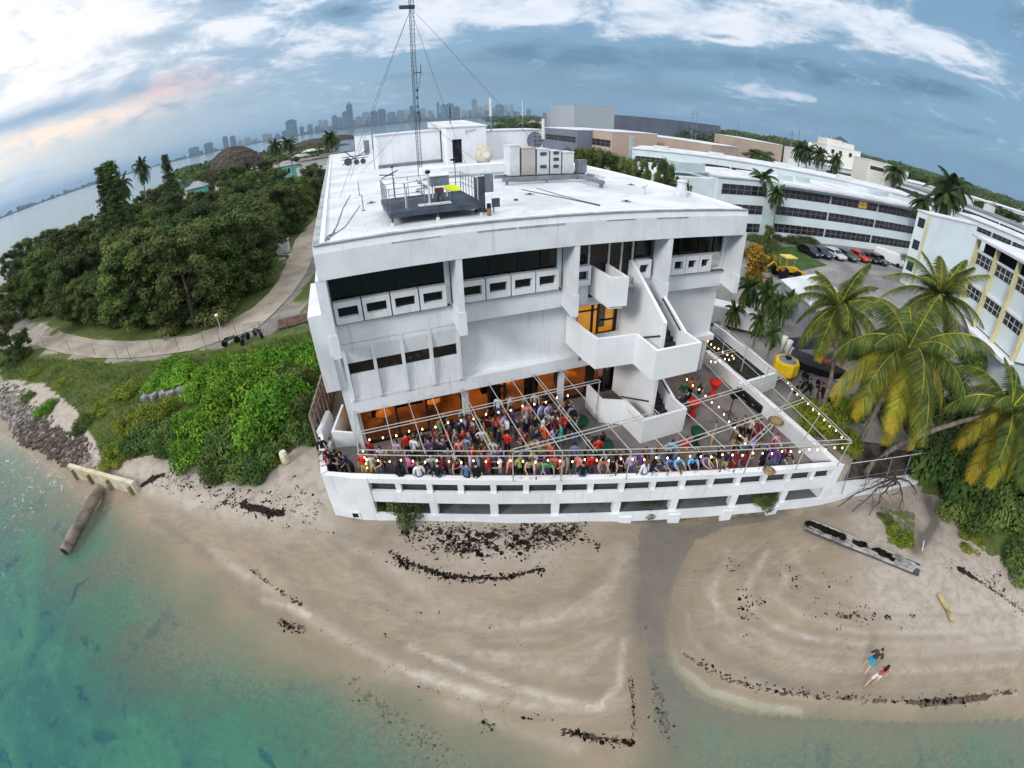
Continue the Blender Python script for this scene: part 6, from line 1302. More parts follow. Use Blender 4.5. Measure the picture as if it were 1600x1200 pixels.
# ---------------------------------------------------------------- shore: rocks, weed, drift things
rockm=mat('shore_rock',(.27,.245,.215),.9,.35,1.5,.5,6,col2=(.06,.05,.04)); rockd=mat('dark_rock',(.075,.055,.045),.9,.3,2,.5,6,col2=(.14,.11,.09))
def rocks(name,pts,n,smin,smax,m,label,seed,zo=0):
    R=random.Random(seed); W=[gat(*p) for p in pts]; x0,x1=min(p.x for p in W),max(p.x for p in W); y0,y1=min(p.y for p in W),max(p.y for p in W); q=MB(); k=0
    while k<n:
        x,y=R.uniform(x0,x1),R.uniform(y0,y1)
        if not inpoly(np.array([[x,y]]),W)[0]: continue
        k+=1; s=R.uniform(smin,smax); z=gz(x,y)+zo; vs=[]
        ax=[R.uniform(.6,1.2) for _ in range(3)]; a=R.uniform(0,6.28)
        for (i,j,l) in ((-1,-1,-1),(1,-1,-1),(1,1,-1),(-1,1,-1),(-1,-1,1),(1,-1,1),(1,1,1),(-1,1,1)):
            f=R.uniform(.55,1.0); X_,Y_,Z_=i*ax[0]*f*s*(.8 if l>0 else 1),j*ax[1]*f*s*(.8 if l>0 else 1),l*ax[2]*f*s*.55; vs.append((x+X_*math.cos(a)-Y_*math.sin(a),y+X_*math.sin(a)+Y_*math.cos(a),z+Z_))
        q.add(vs,[(3,2,1,0),(4,5,6,7),(0,1,5,4),(1,2,6,5),(2,3,7,6),(3,0,4,7)])
    o=q.build(name,m); tag(o,label,'rocks',None,'stuff'); return o
rocks('shore_rocks',[(0,590),(50,610),(95,665),(60,700),(25,690),(0,650)],230,.10,.34,rockm,'pale broken rocks along the far left shoreline',1)
rocks('shore_rocks',[(25,660),(60,650),(110,675),(150,690),(110,735),(60,705),(30,695)],460,.10,.34,rockd,'dark brown rocks along the waterline left of the concrete slab',2)
rocks('shore_rocks',[(100,700),(160,690),(160,735),(120,735)],110,.05,.15,rockm,'small pale stones on the sand above the slab',3)
weedm=mat('seaweed',(.006,.004,.003),.95,.3,4,.6,20,col2=(.022,.014,.010),spec=.05)
def weed(strokes,label,seed):
    R=random.Random(seed); q=MB()
    for pts,n,wd_,s0 in strokes:
        W=[gat(*p) for p in pts]
        for _ in range(n):
            k=R.randrange(len(W)-1); p=W[k].lerp(W[k+1],R.random()); x,y=p.x+R.gauss(0,wd_),p.y+R.gauss(0,wd_); s=s0*R.uniform(.4,1.6)*(2 if R.random()<.08 else 1); z=gz(x,y)+.01; m_=R.choice((5,6,7)); a0=R.uniform(0,6.28); el=R.uniform(.25,1)
            ring=[]
            for i in range(m_):
                a=6.28*i/m_; r_=s*R.uniform(.45,1.15); X_,Y_=r_*math.cos(a),r_*math.sin(a)*el; ring.append((x+X_*math.cos(a0)-Y_*math.sin(a0),y+X_*math.sin(a0)+Y_*math.cos(a0),z))
            q.add(ring+[(x,y,z+s*.22)],[(i,(i+1)%m_,m_) for i in range(m_)])
    o=q.build('seaweed',weedm); tag(o,label,'seaweed',None,'stuff')
weed([([(615,868),(640,886),(690,900),(740,905),(800,898),(860,885)],300,.15,.065),([(640,830),(700,845),(760,835)],260,.55,.055),([(700,850),(760,860),(840,850)],300,.35,.07),([(840,825),(890,835),(920,822)],150,.4,.055),([(780,830),(860,860)],150,.4,.06)],'clumps of black seaweed on the pale sand below the terrace',1)
KN=random.Random(21)
def knots(c,rx,ry,n,m):
    out=[]
    for _ in range(n):
        x,y=c[0]+KN.gauss(0,rx),c[1]+KN.gauss(0,ry); a=KN.uniform(0,3.14); L=KN.uniform(6,20); out.append(([(x,y),(x+L*math.cos(a),y+L*.5*math.sin(a)),(x+L*1.5*math.cos(a+.6),y+L*.7*math.sin(a+.6))],m,KN.uniform(.04,.10),KN.uniform(.035,.06)))
    return out
weed(knots((730,845),60,14,18,20)+knots((860,840),40,12,12,20),'branching black seaweed knots on the pale sand below the terrace',11)
weed(knots((270,755),36,8,9,16)+knots((370,778),36,10,10,16)+knots((450,770),28,16,8,12)+knots((480,815),40,8,5,12),'branching black seaweed knots on the left beach',12)
weed(knots((1345,975),40,18,10,10)+knots((1250,900),60,20,8,7)+knots((1560,915),30,16,8,12)+knots((1150,930),40,40,8,6)+knots((700,1000),120,40,8,4),'small black seaweed knots over the right sand lobe',13)
weed([([(205,765),(250,750),(290,760)],60,.25,.06),([(280,750),(340,765),(400,790)],230,.40,.055),([(385,793),(415,805),(438,803)],80,.20,.07),([(430,780),(500,790)],80,.4,.05),([(390,885),(420,912),(465,940)],60,.07,.04),([(440,975),(470,985)],60,.12,.06)],'scattered black seaweed on the left beach',2)
weed([([(1075,1025),(1140,1062),(1230,1083),(1330,1090),(1440,1095),(1590,1078)],260,.12,.05),([(1490,885),(1545,915),(1598,955)],130,.24,.05),([(1490,890),(1590,908)],130,.3,.035),([(1290,935),(1350,965),(1330,1000)],50,.4,.035),([(1130,870),(1170,915),(1160,960)],26,.2,.05),([(1220,885),(1330,915)],34,.35,.035),([(1440,1098),(1530,1092)],70,.12,.06)],'lines of black seaweed on the right sand lobe',3)
weed([([(880,1140),(930,1155),(980,1162)],90,.10,.05),([(988,1060),(992,1145)],70,.05,.035),([(972,1160),(990,1162)],70,.06,.06),([(520,995),(700,1090),(860,1130)],40,.35,.03),([(560,1085),(640,1145),(700,1185)],150,.35,.04),([(1025,1080),(1045,1160)],110,.18,.045),([(750,1125),(770,1140)],40,.1,.045),([(815,1122),(832,1124)],16,.02,.05)],'dark seaweed flecks near the lower waterline',4)
# concrete pipe and slab
def cyl_obj(name,label,cat,a,b_,r,m,n=12,part='pipe'): 
    t2=thing(name,label,cat,tuple(a)); d=Vector(b_)-Vector(a); MB().tube((0,0,0),d,r,r*1.05,n).build(part,m,t2,smooth=False); return t2
pipem=mat('weathered_pipe',(.26,.22,.18),.85,.3,1.2,.4,5,col2=(.12,.10,.08))
a=at(157,762,.28); b_=at(101,862,-.12); t2=cyl_obj('outfall_pipe','long weathered concrete outfall pipe running into the water','pipe',a,b_,.40,pipem,14); d=(Vector(b_)-Vector(a))
MB().tube(d*1.0,d*1.004,.30,.30,12).build('pipe_mouth',blackm,t2)
slabm=mat('stained_slab',(.60,.57,.46),.8,.22,.9,.3,4,col2=(.50,.40,.22))
A1=at(104,727,.95); A2=at(206,757,.85); d=Vector((A2.x-A1.x,A2.y-A1.y,0)); L=d.length; t2=thing('concrete_groyne','pale stained concrete slab wall across the head of the pipe','groyne',(A1.x,A1.y,0),math.atan2(d.y,d.x))
MB().box(0,0,-.5,L,.34,.92).build('wall',slabm,t2,bevel=.03)
for x in(.5,L*.33,L*.63,L*.93): MB().box(x,-.22,-.6,x+.22,0,.7).build('buttress',mudc,t2)
p=gat(447,722); t2=thing('cream_drum','small cream drum standing on the sand below the shrubs','drum',p); MB().lathe((0,0,0),[(0,0),(.26,0),(.28,.05),(.26,.5),(.24,.75),(0,.78)],12).build('drum',mat('cream_plastic',(.70,.66,.45),.6,.1,2),t2,smooth=True); MB().lathe((0,0,.77),[(0,0),(.2,0),(.2,.04),(0,.05)],12).build('lid',steelw,t2)
# stranded timber raft
timb=mat('silvered_timber',(.44,.43,.42),.9,.3,1.5,.5,8,col2=(.16,.15,.14)); a=gat(1257,823,.12); b_=gat(1446,899,.12); d=Vector((b_.x-a.x,b_.y-a.y,0)); L=d.length; t2=thing('timber_raft','long silvery timber boardwalk section stranded on the sand','boardwalk',(a.x,a.y,a.z+.05),math.atan2(d.y,d.x)); dz=(b_.z-a.z)/L
t2.rotation_euler=(0,-math.atan(dz),math.atan2(d.y,d.x)); 
for k in range(6):
    y=-.36+k*.145; w0=.0+.5*((k*5)%3)*.4; w1=L-.55*((k*7)%3)*.5-abs(k-2.5)*.35; MB().box(w0,y,.0,w1,y+.092,.10+.03*(k%2)).build('plank',timb,t2)
MB().box(.1,-.34,-.12,L*.94,.50,-.005).build('underframe',darkst,t2)
R=random.Random(3)
for (x0,x1,n) in((.1,2.3,26),(2.9,3.5,7),(4.2,5.3,12)):
    q=MB()
    for k in range(n*2):
        x=x0+(x1-x0)*k/n/2; y=R.uniform(-.14,.22)+.0; m_=7; r0=R.uniform(.14,.26); ring=[(x+r0*R.uniform(.6,1.3)*math.cos(6.28*i/m_),y+r0*R.uniform(.4,.9)*math.sin(6.28*i/m_),.134) for i in range(m_)]
        q.add(ring+[(x,y,.19)],[(i,(i+1)%m_,m_) for i in range(m_)])
    q.build('weed_pile',weedm,t2)
woody=mat('yellow_board',(.50,.40,.20),.9,.25,1.5,.3,6); a=gat(1466,930,.03); b_=gat(1487,974,.03); d=b_-a; t2=thing('loose_board','yellowish loose board lying on the right sand','board',tuple(a),math.atan2(d.y,d.x)); L=math.hypot(d.x,d.y); MB().box(0,-.13,0,L*.96,.15,.05).build('board',woody,t2); MB().box(0,-.2,.05,.1,.2,.09).build('crosspiece',woody,t2)
p=gat(1440,862,.02); t2=thing('white_stake','short white stake lying by the dark gully','stake',tuple(p)); MB().tube((0,0,.03),(.35,.45,.25),.035).build('stake',steelw,t2); MB().tube((.35,.45,.25),(.37,.475,.262),.045).build('cap',steelw,t2)
# dead branches beside the walkway
t2=thing('dead_branches','tangle of dead brown branches hanging over the sand at the walkway','branches',tuple(gat(1372,792))); R=random.Random(8); brm=mat('dead_wood',(.10,.06,.045),.9,.3,3)
o_=Vector(t2.location); O2=gat(1388,768)-o_; O2.z=1.1
for (px,py,hh_) in((1308,793,.1),(1330,802,.1),(1355,806,.2),(1405,800,.2),(1428,778,.5),(1380,742,1.6),(1340,768,.9)):
    T=gat(px,py)-o_; T.z+=hh_*.5; pts=[O2.lerp(T,f)+Vector((R.gauss(0,.07),R.gauss(0,.07),math.sin(math.pi*f)*.45)) for f in [i/8 for i in range(9)]]
    MB().path(pts,[.075*(1-.09*k) for k in range(9)],6).build('branch',brm,t2)
    for m_ in range(5):
        p=pts[2+m_].copy(); d=((T-O2).normalized()+Vector((R.gauss(0,.8),R.gauss(0,.8),R.uniform(-.2,.5)))).normalized(); tw_=[p.copy()]
        for k in range(5): d=(d+Vector((R.gauss(0,.25),R.gauss(0,.25),-.15))).normalized(); p=p+d*R.uniform(.12,.26); tw_.append(p.copy())
        MB().path(tw_,[.03,.024,.018,.014,.01,.005],4).build('twig',brm,t2)
# walkway continuing right of the terrace, with its mesh fence
t2=thing('seawall_walkway','narrow white seawall ledge running right from the terrace to the mangroves','walkway'); e0=tw(25.3,-.05); a0=at(1292,789,.45); a1=at(1463,748,.55); bk1=at(1466,736,.55); bk0=at(1318,757,.5)
q=MB(); q.prism([(e0.x-.2,e0.y),(a1.x,a1.y),(bk1.x,bk1.y+.15),(e0.x-.2,e0.y+1.2)],-.4,.64); q.build('ledge',white,t2)
t2=thing('mesh_fence','rusty wire mesh fence on thin posts above the white ledge','fence'); fz=[(1335,724),(1475,702)]; P0=at(1330,724,2.5); P1=at(1474,703,2.3)
for k in range(6):
    f=k/5; p=P0.lerp(P1,f); MB().tube((p.x-.2,p.y-.6,.62),(p.x,p.y,2.45),.03).build('post',greyst,t2)
MB().tube(P0,P1,.025).build('top_rail',steelw,t2); MB().tube(P0-Vector((.1,.3,.9)),P1-Vector((.1,.3,.9)),.018).build('mid_rail',greyst,t2)
mud2=mat('brown_ground_litter',(.10,.075,.065),.95,.35,1.2,.4,6)
c00,c10,c11,c01=[gat(*p) for p in((1318,752),(1462,731),(1500,690),(1345,690))]; q=MB()
for i in range(13):
    for j in range(9):
        p=c00.lerp(c10,i/12).lerp(c01.lerp(c11,i/12),j/8); q.v.append((p.x,p.y,max(gz(p.x,p.y),.3)+.05))
for i in range(12):
    for j in range(8): a=i*9+j; q.f.append((a,a+9,a+10,a+1)); q.mi.append(0)
o=q.build('leaf_litter_bank',mud2,smooth=True); struct(o)
# driftwood rubble row on the bank
blk_m=mat('rubble',(.30,.30,.31),.9,.35,2,.4,5,col2=(.10,.10,.11))
for i,(px,py) in enumerate(((228,625),(242,622),(255,620),(268,619),(281,614),(292,611))):
    p=gat(px,py,.1); t2=thing('rubble_block','grey broken concrete block in the row on the bank, %s from the left'%('first' if i==0 else ORD[i]),'concrete block',tuple(p),i*1.3,'rubble blocks on the bank'); MB().add([(-.5,-.3,-.3),(.5,-.25,-.3),(.45,.3,-.3),(-.4,.3,-.3),(-.35,-.2,.3),(.35,-.25,.42),(.3,.2,.30),(-.3,.25,.36)],[(3,2,1,0),(4,5,6,7),(0,1,5,4),(1,2,6,5),(2,3,7,6),(3,0,4,7)]).build('block',blk_m,t2,bevel=.04)
# ---------------------------------------------------------------- left: fence, lamps, box, odds
fpts=[(70,543),(110,549),(150,556),(185,562),(205,562),(240,552),(280,548),(322,543),(345,537),(372,531),(410,526),(450,519),(495,509)]
t2=thing('chain_link_fence','long grey chain link fence between the dirt road and the green bank','fence'); W=[gat(*p) for p in fpts]
for p in W: MB().tube(p,p+Vector((0,0,1.5)),.03).build('post',greyst,t2)
q=MB()
for a,b_ in zip(W[:-1],W[1:]): q.tube(a+Vector((0,0,1.48)),b_+Vector((0,0,1.48)),.02,n=4)
q.build('top_rail',greyst,t2)
q=MB()
for a,b_ in zip(W[:-1],W[1:]):
    n=max(3,int((b_-a).length/.45))
    for i in range(n):
        c,d=a.lerp(b_,i/n),a.lerp(b_,(i+1)/n); q.tube(c+Vector((0,0,.1)),d+Vector((0,0,1.45)),.006,n=3,cap=False); q.tube(d+Vector((0,0,.1)),c+Vector((0,0,1.45)),.006,n=3,cap=False)
q.build('mesh',greyst,t2)
globem=mat('globe_glass',(.85,.85,.82),.4,.03,2)
for bx,by,tx,ty,lab in((353,541,341,494,'slim lamp post with white globe beside the fence near the motorbikes'),(31,546,9,498,'lamp post with white head at the far left end of the road')):
    b_=gat(bx,by); z=hgt(b_,tx,ty); t2=thing('lamp_post',lab,'lamp',tuple(b_),0,'lamp posts along the road'); h=min(max(z-b_.z,2.5),4.5); MB().tube((0,0,0),(0,0,h),.04,.03).build('post',steelw,t2); MB().ball((0,0,h+.12),.17,10).build('globe',globem,t2,smooth=True)
p=at(444,398,1.7); t2=thing('utility_box','white boxy utility shed beside the dirt road','shed',(p.x,p.y,1.55),.35); MB().box(-.95,-.8,0,.95,.9,2.3).build('cabinet',cabm,t2,bevel=.04); MB().box(-1.02,-.87,2.3,1.02,.97,2.4).build('lid',steelw,t2); MB().box(-.3,-.83,.1,.3,-.8,1.8).build('door',steelw,t2)
for i,(px,py,a,lab) in enumerate(((436,410,.6,'white broken hull piece leaning below the utility shed, left'),(449,402,-.5,'white broken hull piece below the utility shed, right'))):
    p=at(px,py,1.7); t2=thing('hull_fragment',lab,'boat wreck',(p.x,p.y,1.6),a); MB().add([(-.9,-.3,0),(.9,-.2,0),(1.1,.3,.1),(-.8,.4,.1),(-.9,-.35,.55),(.8,-.3,.7),(1.0,.25,.5),(-.8,.3,.6)],[(3,2,1,0),(4,5,6,7),(0,1,5,4),(1,2,6,5),(2,3,7,6),(3,0,4,7)]).build('hull',steelw,t2,bevel=.05); MB().box(-.5,-.15,.62,.4,.12,.74).build('thwart',greyst,t2)
def wheel(q,c,r,w_=.08,ax=(0,1,0)): return q.lathe(c,[(r*.72,-w_/2),(r,-w_/2),(r,w_/2),(r*.72,w_/2)],14,ax)
# bicycles: frame, two wheels, handlebar
def bicycle(col):
    t2=thing('bicycle','x','bicycle'); m_=mat('bike_'+col[0],col[1],.4,.1,4)
    for x in(-.52,.52): wheel(MB(),(x,0,.34),.34,.03).build('wheel',blackm,t2)
    q=MB(); 
    for a,b_ in(((-.52,0,.34),(-.1,0,.32)),((-.1,0,.32),(-.2,0,.85)),((-.2,0,.78),(.38,0,.80)),((-.1,0,.32),(.4,0,.72)),((.36,0,.95),(.52,0,.34)),((-.52,0,.34),(-.19,0,.76))): q.tube(a,b_,.018,n=5)
    q.build('frame',m_,t2); MB().tube((.36,-.26,.98),(.36,.26,.98),.016).build('handlebar',greyst,t2); MB().box(-.32,-.06,.86,-.08,.06,.91).build('saddle',blackm,t2); return t2
bk=[bicycle(('red',(.25,.04,.03))),bicycle(('black',(.02,.02,.02))),bicycle(('teal',(.10,.22,.22)))]
for i,(px,py) in enumerate(((1247,612),(1256,617),(1265,621),(1275,625),(1285,628),(1262,606),(1280,612),(1300,640),(1312,636),(1322,648))):
    p=at(px,py,2.0); place(bk[i%3],(p.x,p.y,2.0),.5+i*.15,1,'%s bicycle among those parked behind the bulbs, %s from the left'%(('dark red','black','teal')[i%3],'first' if i==0 else ORD[i]),'bicycles parked beside the lot')
for i,(px,py,lab) in enumerate(((362,538,'dark motorbike parked by the fence, nearest the lamp post'),(384,534,'dark motorbike parked by the fence, second from the lamp post'),(404,526,'dark motorbike with crate parked by the fence, farthest from the lamp post'))):
    p=at(px,py,1.65); t2=thing('motorbike',lab,'motorbike',(p.x,p.y,1.6),.6+i,'motorbikes by the fence')
    for x in(-.6,.6): wheel(MB(),(x,0,.32),.32,.12).build('wheel',blackm,t2)
    MB().path([(-.6,0,.5),(-.2,0,.62),(.3,0,.7),(.5,0,.8)],[.10,.17,.17,.07],8).build('body',darkst,t2); MB().tube((.48,-.35,1.0),(.48,.35,1.0),.02).build('handlebar',greyst,t2); MB().box(-.55,-.12,.72,.05,.12,.8).build('seat',blackm,t2)
p=at(462,503,1.7); t2=thing('brown_deck','low reddish brown timber deck beside the building corner','deck',(p.x,p.y,1.55),.45); MB().box(-1.7,-1.1,.28,1.7,1.1,.36).build('boards',mat('red_timber',(.16,.09,.07),.9,.25,2,.3),t2); MB().box(-1.6,-1.0,0,1.6,1.0,.27).build('underframe',darkst,t2)
# tall weathered screens along the left side
t2=thing('timber_screen','tall weathered timber screen along the left side of the building','screen'); wdm=mat('grey_brown_timber',(.33,.28,.23),.9,.25,2,.3)
a=at(497,686,2.4); b_=Vector((a.x-1.3,a.y+9,2.2))
for k in range(14):
    f=k/13; p=a.lerp(b_,f); q=MB(); q.obox((p.x,p.y),.10,.55,1.6,4.3+.5*f,.15); q.build('board',wdm,t2)
q=MB(); q.tube(a+Vector((.1,0,1.6)),b_+Vector((.1,0,1.9)),.05); q.build('rail',wdm,t2)
# ---------------------------------------------------------------- right: lot things
def car(kind='car'):
    t2=thing('parked_'+kind,'x',kind); q=MB(); w_=.86
    if kind=='car':
        prof=[(-2.15,.35),(2.15,.35),(2.2,.62),(1.9,.80),(.95,.92),(.35,1.36),(-1.15,1.40),(-1.75,.98),(-2.2,.90)]
    else: prof=[(-2.6,.35),(2.5,.35),(2.55,.8),(2.1,1.15),(1.5,1.95),(-2.55,2.05),(-2.65,1.0)]
    q.uprism(prof,-w_,w_,'v'); q.build('body',paintm,t2,bevel=.07)
    q=MB()
    if kind=='car':
        q.add([(.98,-.74,.93),(.98,.74,.93),(.40,.64,1.33),(.40,-.64,1.33)],[(0,1,2,3)]); q.build('windscreen',dkglass,t2); q=MB(); q.add([(-1.74,-.7,1.0),(-1.18,-.62,1.38),(-1.18,.62,1.38),(-1.74,.7,1.0)],[(0,1,2,3)]); q.build('rear_window',dkglass,t2)
        for s in(-1,1): q=MB(); q.box(-1.3,s*.862,.95,.65,s*.872,1.25); q.build('side_window',dkglass,t2)
    else: q.add([(2.08,-.75,1.2),(2.08,.75,1.2),(1.56,.7,1.88),(1.56,-.7,1.88)],[(0,1,2,3)]); q.build('windscreen',dkglass,t2)
    xr=1.35 if kind=='car' else 1.65
    for x in(-xr,xr):
        for s in(-1,1): q=MB(); q.lathe((x,s*.80,.33),[(0,-.11),(.33,-.11),(.33,.11),(0,.11)],14,(0,1,0)); q.build('wheel',blackm,t2)
    for s in(-1,1): q=MB(); q.box((2.12 if kind=='car' else 2.48),s*.62-.14,.6,(2.21 if kind=='car' else 2.56),s*.62+.14,.72); q.build('headlight',steelw,t2)
    return t2
paintm=mat('car_paint',(.5,.5,.5),.25,.02,2,objcol=True,spec=.6); cp=car(); vp=car('van')
for i,(px,py,c,lab) in enumerate(((1264,398,(.01,.012,.018),'black car at the left end of the campus car row'),(1282,400,(.02,.03,.06),'dark navy car second in the campus car row'),(1302,402,(.50,.53,.57),'silver car in the campus car row'),(1322,404,(.05,.09,.10),'dark teal car right of the silver one'),(1340,405,(.45,.03,.03),'red car in the campus car row'),(1355,407,(.015,.015,.02),'black car right of the red one'),(1370,410,(.03,.035,.05),'dark car beside the white van'))):
    p=at(px,py,2.1); o=place(cp,(p.x,p.y,gz(p.x,p.y)+.08),-1.35,1,lab,'cars parked before the campus block')
    for ch in o.children:
        if ch.name.startswith('body'): ch.color=(*c,1)
p=at(1388,411,2.1); o=place(vp,(p.x,p.y,gz(p.x,p.y)+.08),-.9,1.05,'white van at the right end of the campus car row','cars parked before the campus block')
for ch in o.children:
    if ch.name.startswith('body'): ch.color=(.78,.79,.80,1)
for px,py,rot,lab in((1150,513,-.5,'white van parked close behind the pergola, half hidden by palms'),):
    p=at(px,py,2.1); o=place(vp,(p.x,p.y,2.08),rot,1.0,lab)
    for ch in o.children:
        if ch.name.startswith('body'): ch.color=(.78,.79,.80,1)
# backhoe
yelm=mat('machine_yellow',(.62,.36,.02),.5,.12,2); p=at(1226,432,2.1); t2=thing('backhoe','yellow backhoe with canopy parked by the lawn','digger',(p.x,p.y,2.05),.15)
MB().box(-1.3,-.45,.7,1.6,.45,1.25).build('chassis',yelm,t2,bevel=.05); MB().box(-.9,-.75,2.55,.9,.75,2.68).build('canopy',mat('canopy_yellow',(.70,.55,.12),.5,.1,2),t2)
for x,y in((-.7,-.6),(-.7,.6),(.6,-.6),(.6,.6)): MB().tube((x,y,1.2),(x,y,2.56),.05).build('canopy_post',yelm,t2)
for x,r in((-1.0,.75),(1.4,.5)):
    for s in(-1,1): q=MB(); q.lathe((x,s*.75,r),[(0,-.2),(r,-.2),(r,.2),(0,.2)],16,(0,1,0)); q.build('wheel',blackm,t2)
MB().path([(-1.3,0,1.1),(-2.2,0,2.0),(-3.1,0,1.3),(-3.2,0,.5)],[.14,.12,.12,.10],6).build('boom',yelm,t2); MB().uprism([(1.9,.15),(2.9,.15),(2.9,.3),(2.3,.9),(1.9,.9)],-.95,.95,'v').build('bucket',yelm,t2); MB().path([(1.2,.5,1.0),(2.2,.5,.7)],.08,6).build('loader_arm',yelm,t2); MB().path([(1.2,-.5,1.0),(2.2,-.5,.7)],.08,6).build('loader_arm',yelm,t2)
# container shed with white roof
zt=4.9; cA,cB,cC=at(1222,437,zt),at(1276,484,zt),at(1330,470,zt); cD=cA+(cC-cB)
t2=thing('storage_shed','grey storage shed with bright white flat roof among the palms','shed'); F4=[(p.x,p.y) for p in(cA,cB,cC,cD)]
MB().prism(F4,1.9,zt-.12).build('wall',mat('grey_blue_wall',(.30,.34,.38),.8,.12,.8),t2)
cen=Vector((sum(p[0] for p in F4)/4,sum(p[1] for p in F4)/4,0)); F5=[(cen.x+(p[0]-cen.x)*1.04,cen.y+(p[1]-cen.y)*1.04) for p in F4]; MB().prism(F5,zt-.12,zt).build('roof',roofm,t2)
# buoy tank
p=at(1222,592,2.05); t2=thing('buoy_tank','yellow eight sided buoy tank with grey top on a rusty foot','buoy',(p.x,p.y,2.05)); ym=mat('buoy_yellow',(.75,.50,.02),.5,.1,2,.1)
MB().lathe((0,0,.55),[(0,0),(.92,0),(.98,.12),(.98,.95),(.90,1.05),(0,1.05)],8).build('tank',ym,t2); MB().lathe((0,0,1.605),[(0,0),(.72,0),(.66,.08),(0,.1)],8).build('top_plate',greyst,t2); MB().lathe((0,0,0),[(0,0),(.45,0),(.5,.55),(0,.55)],8).build('foot',mat('rusty_foot',(.22,.10,.05),.9,.3,3),t2); MB().box(-.18,-.15,1.7,.2,.2,1.86).build('hatch',blackm,t2)
# boats on trailers
def boat(name,label,px,py,rot,L,col,cover,engine):
    p=at(px,py,2.1); t2=thing(name,label,'boat',(p.x,p.y,2.08),rot); q=MB(); secs=[(-L/2,.95,.35),(-L*.1,1.05,.3),(L*.3,.8,.45),(L/2,.05,.9)]; vs=[];fs=[]
    for x,w_,zb in secs: vs+=[(x,-w_,1.25),(x,-w_*.75,zb+.25),(x,0,zb),(x,w_*.75,zb+.25),(x,w_,1.25)]
    for i in range(3):
        for j in range(4): a=i*5+j; fs.append((a,a+5,a+6,a+1))
    fs+=[(0,1,2,3,4),(19,18,17,16,15)]; q.add(vs,fs); q.build('hull',col,t2); q=MB(); vs=[]
    for x,w_,zb in secs: vs+=[(x,-w_,1.26),(x,0,1.26+.42*(1-abs(x)/L)),(x,w_,1.26)]
    q.add(vs,[(i*3+j,i*3+j+1,i*3+j+4,i*3+j+3) for i in range(3) for j in range(2)]); q.build('cover',cover,t2)
    q=MB(); q.tube((-L/2,-.5,.35),(L*.55,0,.35),.05); q.tube((-L/2,.5,.35),(L*.55,0,.35),.05); q.build('trailer',greyst,t2)
    for s in(-1,1): q=MB(); q.lathe((-L*.15,s*.95,.3),[(0,-.1),(.3,-.1),(.3,.1),(0,.1)],12,(0,1,0)); q.build('wheel',blackm,t2)
    for e in range(engine):
        y=-.35+.7*e; q=MB(); q.path([(-L/2-.35,y,.3),(-L/2-.35,y,1.2),(-L/2-.3,y,1.75)],[.10,.20,.26],8); q.build('outboard_engine',steelw,t2,smooth=True)
    return t2
navyc=mat('navy_cover',(.012,.018,.04),.7,.2,1.5,.2); boat('trailered_boat','dark covered boat with twin white outboard engines behind the yellow buoy',1272,556,.1,6.2,steelw,navyc,2)
boat('trailered_boat','black covered boat on a trailer with a red bundle at right of the buoy',1273,590,-.75,4.6,blackm,blackm,0)
p=at(1289,572,3.3); t2=thing('red_bundle','small bright red bundle on the black covered boat','bundle',(p.x,p.y,3.4)); MB().add([(-.3,-.25,0),(.3,-.2,0),(.35,.25,0),(-.3,.25,0),(-.15,-.1,.35),(.2,-.1,.4),(.15,.15,.35),(-.15,.12,.3)],[(3,2,1,0),(4,5,6,7),(0,1,5,4),(1,2,6,5),(2,3,7,6),(3,0,4,7)]).build('bundle',mat('red_cloth',(.65,.04,.02),.7,.1,3),t2,bevel=.06); MB().box(-.4,-.3,-.06,.4,.3,0).build('tray',blackm,t2)
# low lean-to roof right of the pergola corner
q=MB(); W=[at(x,y,2.2) for x,y in((1372,642),(1402,652),(1432,704),(1392,700))]; t2=thing('lean_to_roof','low grey brown lean to roof under the palm trunks','roof shelter'); MB().prism([(p.x,p.y) for p in W],2.12,2.2).build('roof',mat('dusty_roof',(.13,.115,.105),.9,.2,1),t2)
for p in W: MB().tube((p.x,p.y,1.2),(p.x,p.y,2.12),.05).build('post',greyst,t2)
# ---------------------------------------------------------------- other buildings
bluew=mat('campus_white',(.72,.80,.84),.7,.05,.2,streak=.06); paleg=mat('pale_green_wall',(.50,.60,.60),.7,.06,.3); yelc=mat('yellow_column',(.68,.62,.36),.7,.08,.8)
winm=mat('campus_glass',(.03,.033,.045),.25,.3,.6,spec=.5); mulm=mat('campus_mullion',(.20,.17,.17),.6,.1,3)
def frame_of(A,B): d=Vector((B.x-A.x,B.y-A.y,0)); return d.length,math.atan2(d.y,d.x)
def block(name,label,A,B,depth,z0,z1,m=bluew,rm=roofm,rows=(),bays=1,x0=.6,x1=.6,mul=1.0,cat='building',parapet=.35,lip=.25):
    L,an=frame_of(A,B); assert L<400,(name,L); t2=thing(name,label,cat,(A.x,A.y,0),an); MB().box(0,0,z0,L,depth,z1-.1).build('wall',m,t2); MB().box(-lip,-lip,z1-.1,L+lip,depth+lip,z1+.12).build('roof',rm,t2)
    for (a,b_) in rows:
        bw=(L-x0-x1)/bays
        for k in range(bays):
            xa,xb=x0+k*bw+.2,x0+(k+1)*bw-.2; s_=MB().box(xa,-.045,a,xb,-.015,b_).build('window_strip',winm,t2); q=MB(); n=max(1,int((xb-xa)/mul))
            for i in range(n+1): xx=xa+(xb-xa)*i/n; q.box(xx-.05,-.10,a,xx+.05,-.045,b_)
            q.box(xa,-.09,(a+b_)/2-.04,xb,-.047,(a+b_)/2+.04); q.build('window_grid',mulm,s_)
    return t2
A=Vector((41.4,68.9,0)); B=Vector((76.2,69.7,0)); t2=block('campus_block','long white three storey campus block with continuous dark window strips',A,B,13,1.9,11.2,rows=((9.0,10.4),(6.1,7.5),(3.2,4.6)),bays=3,mul=1.15)
for x in(-.5,35.0): MB().box(x,-1.6,1.9,x+.55,.0,11.0).build('end_pier',bluew,t2)
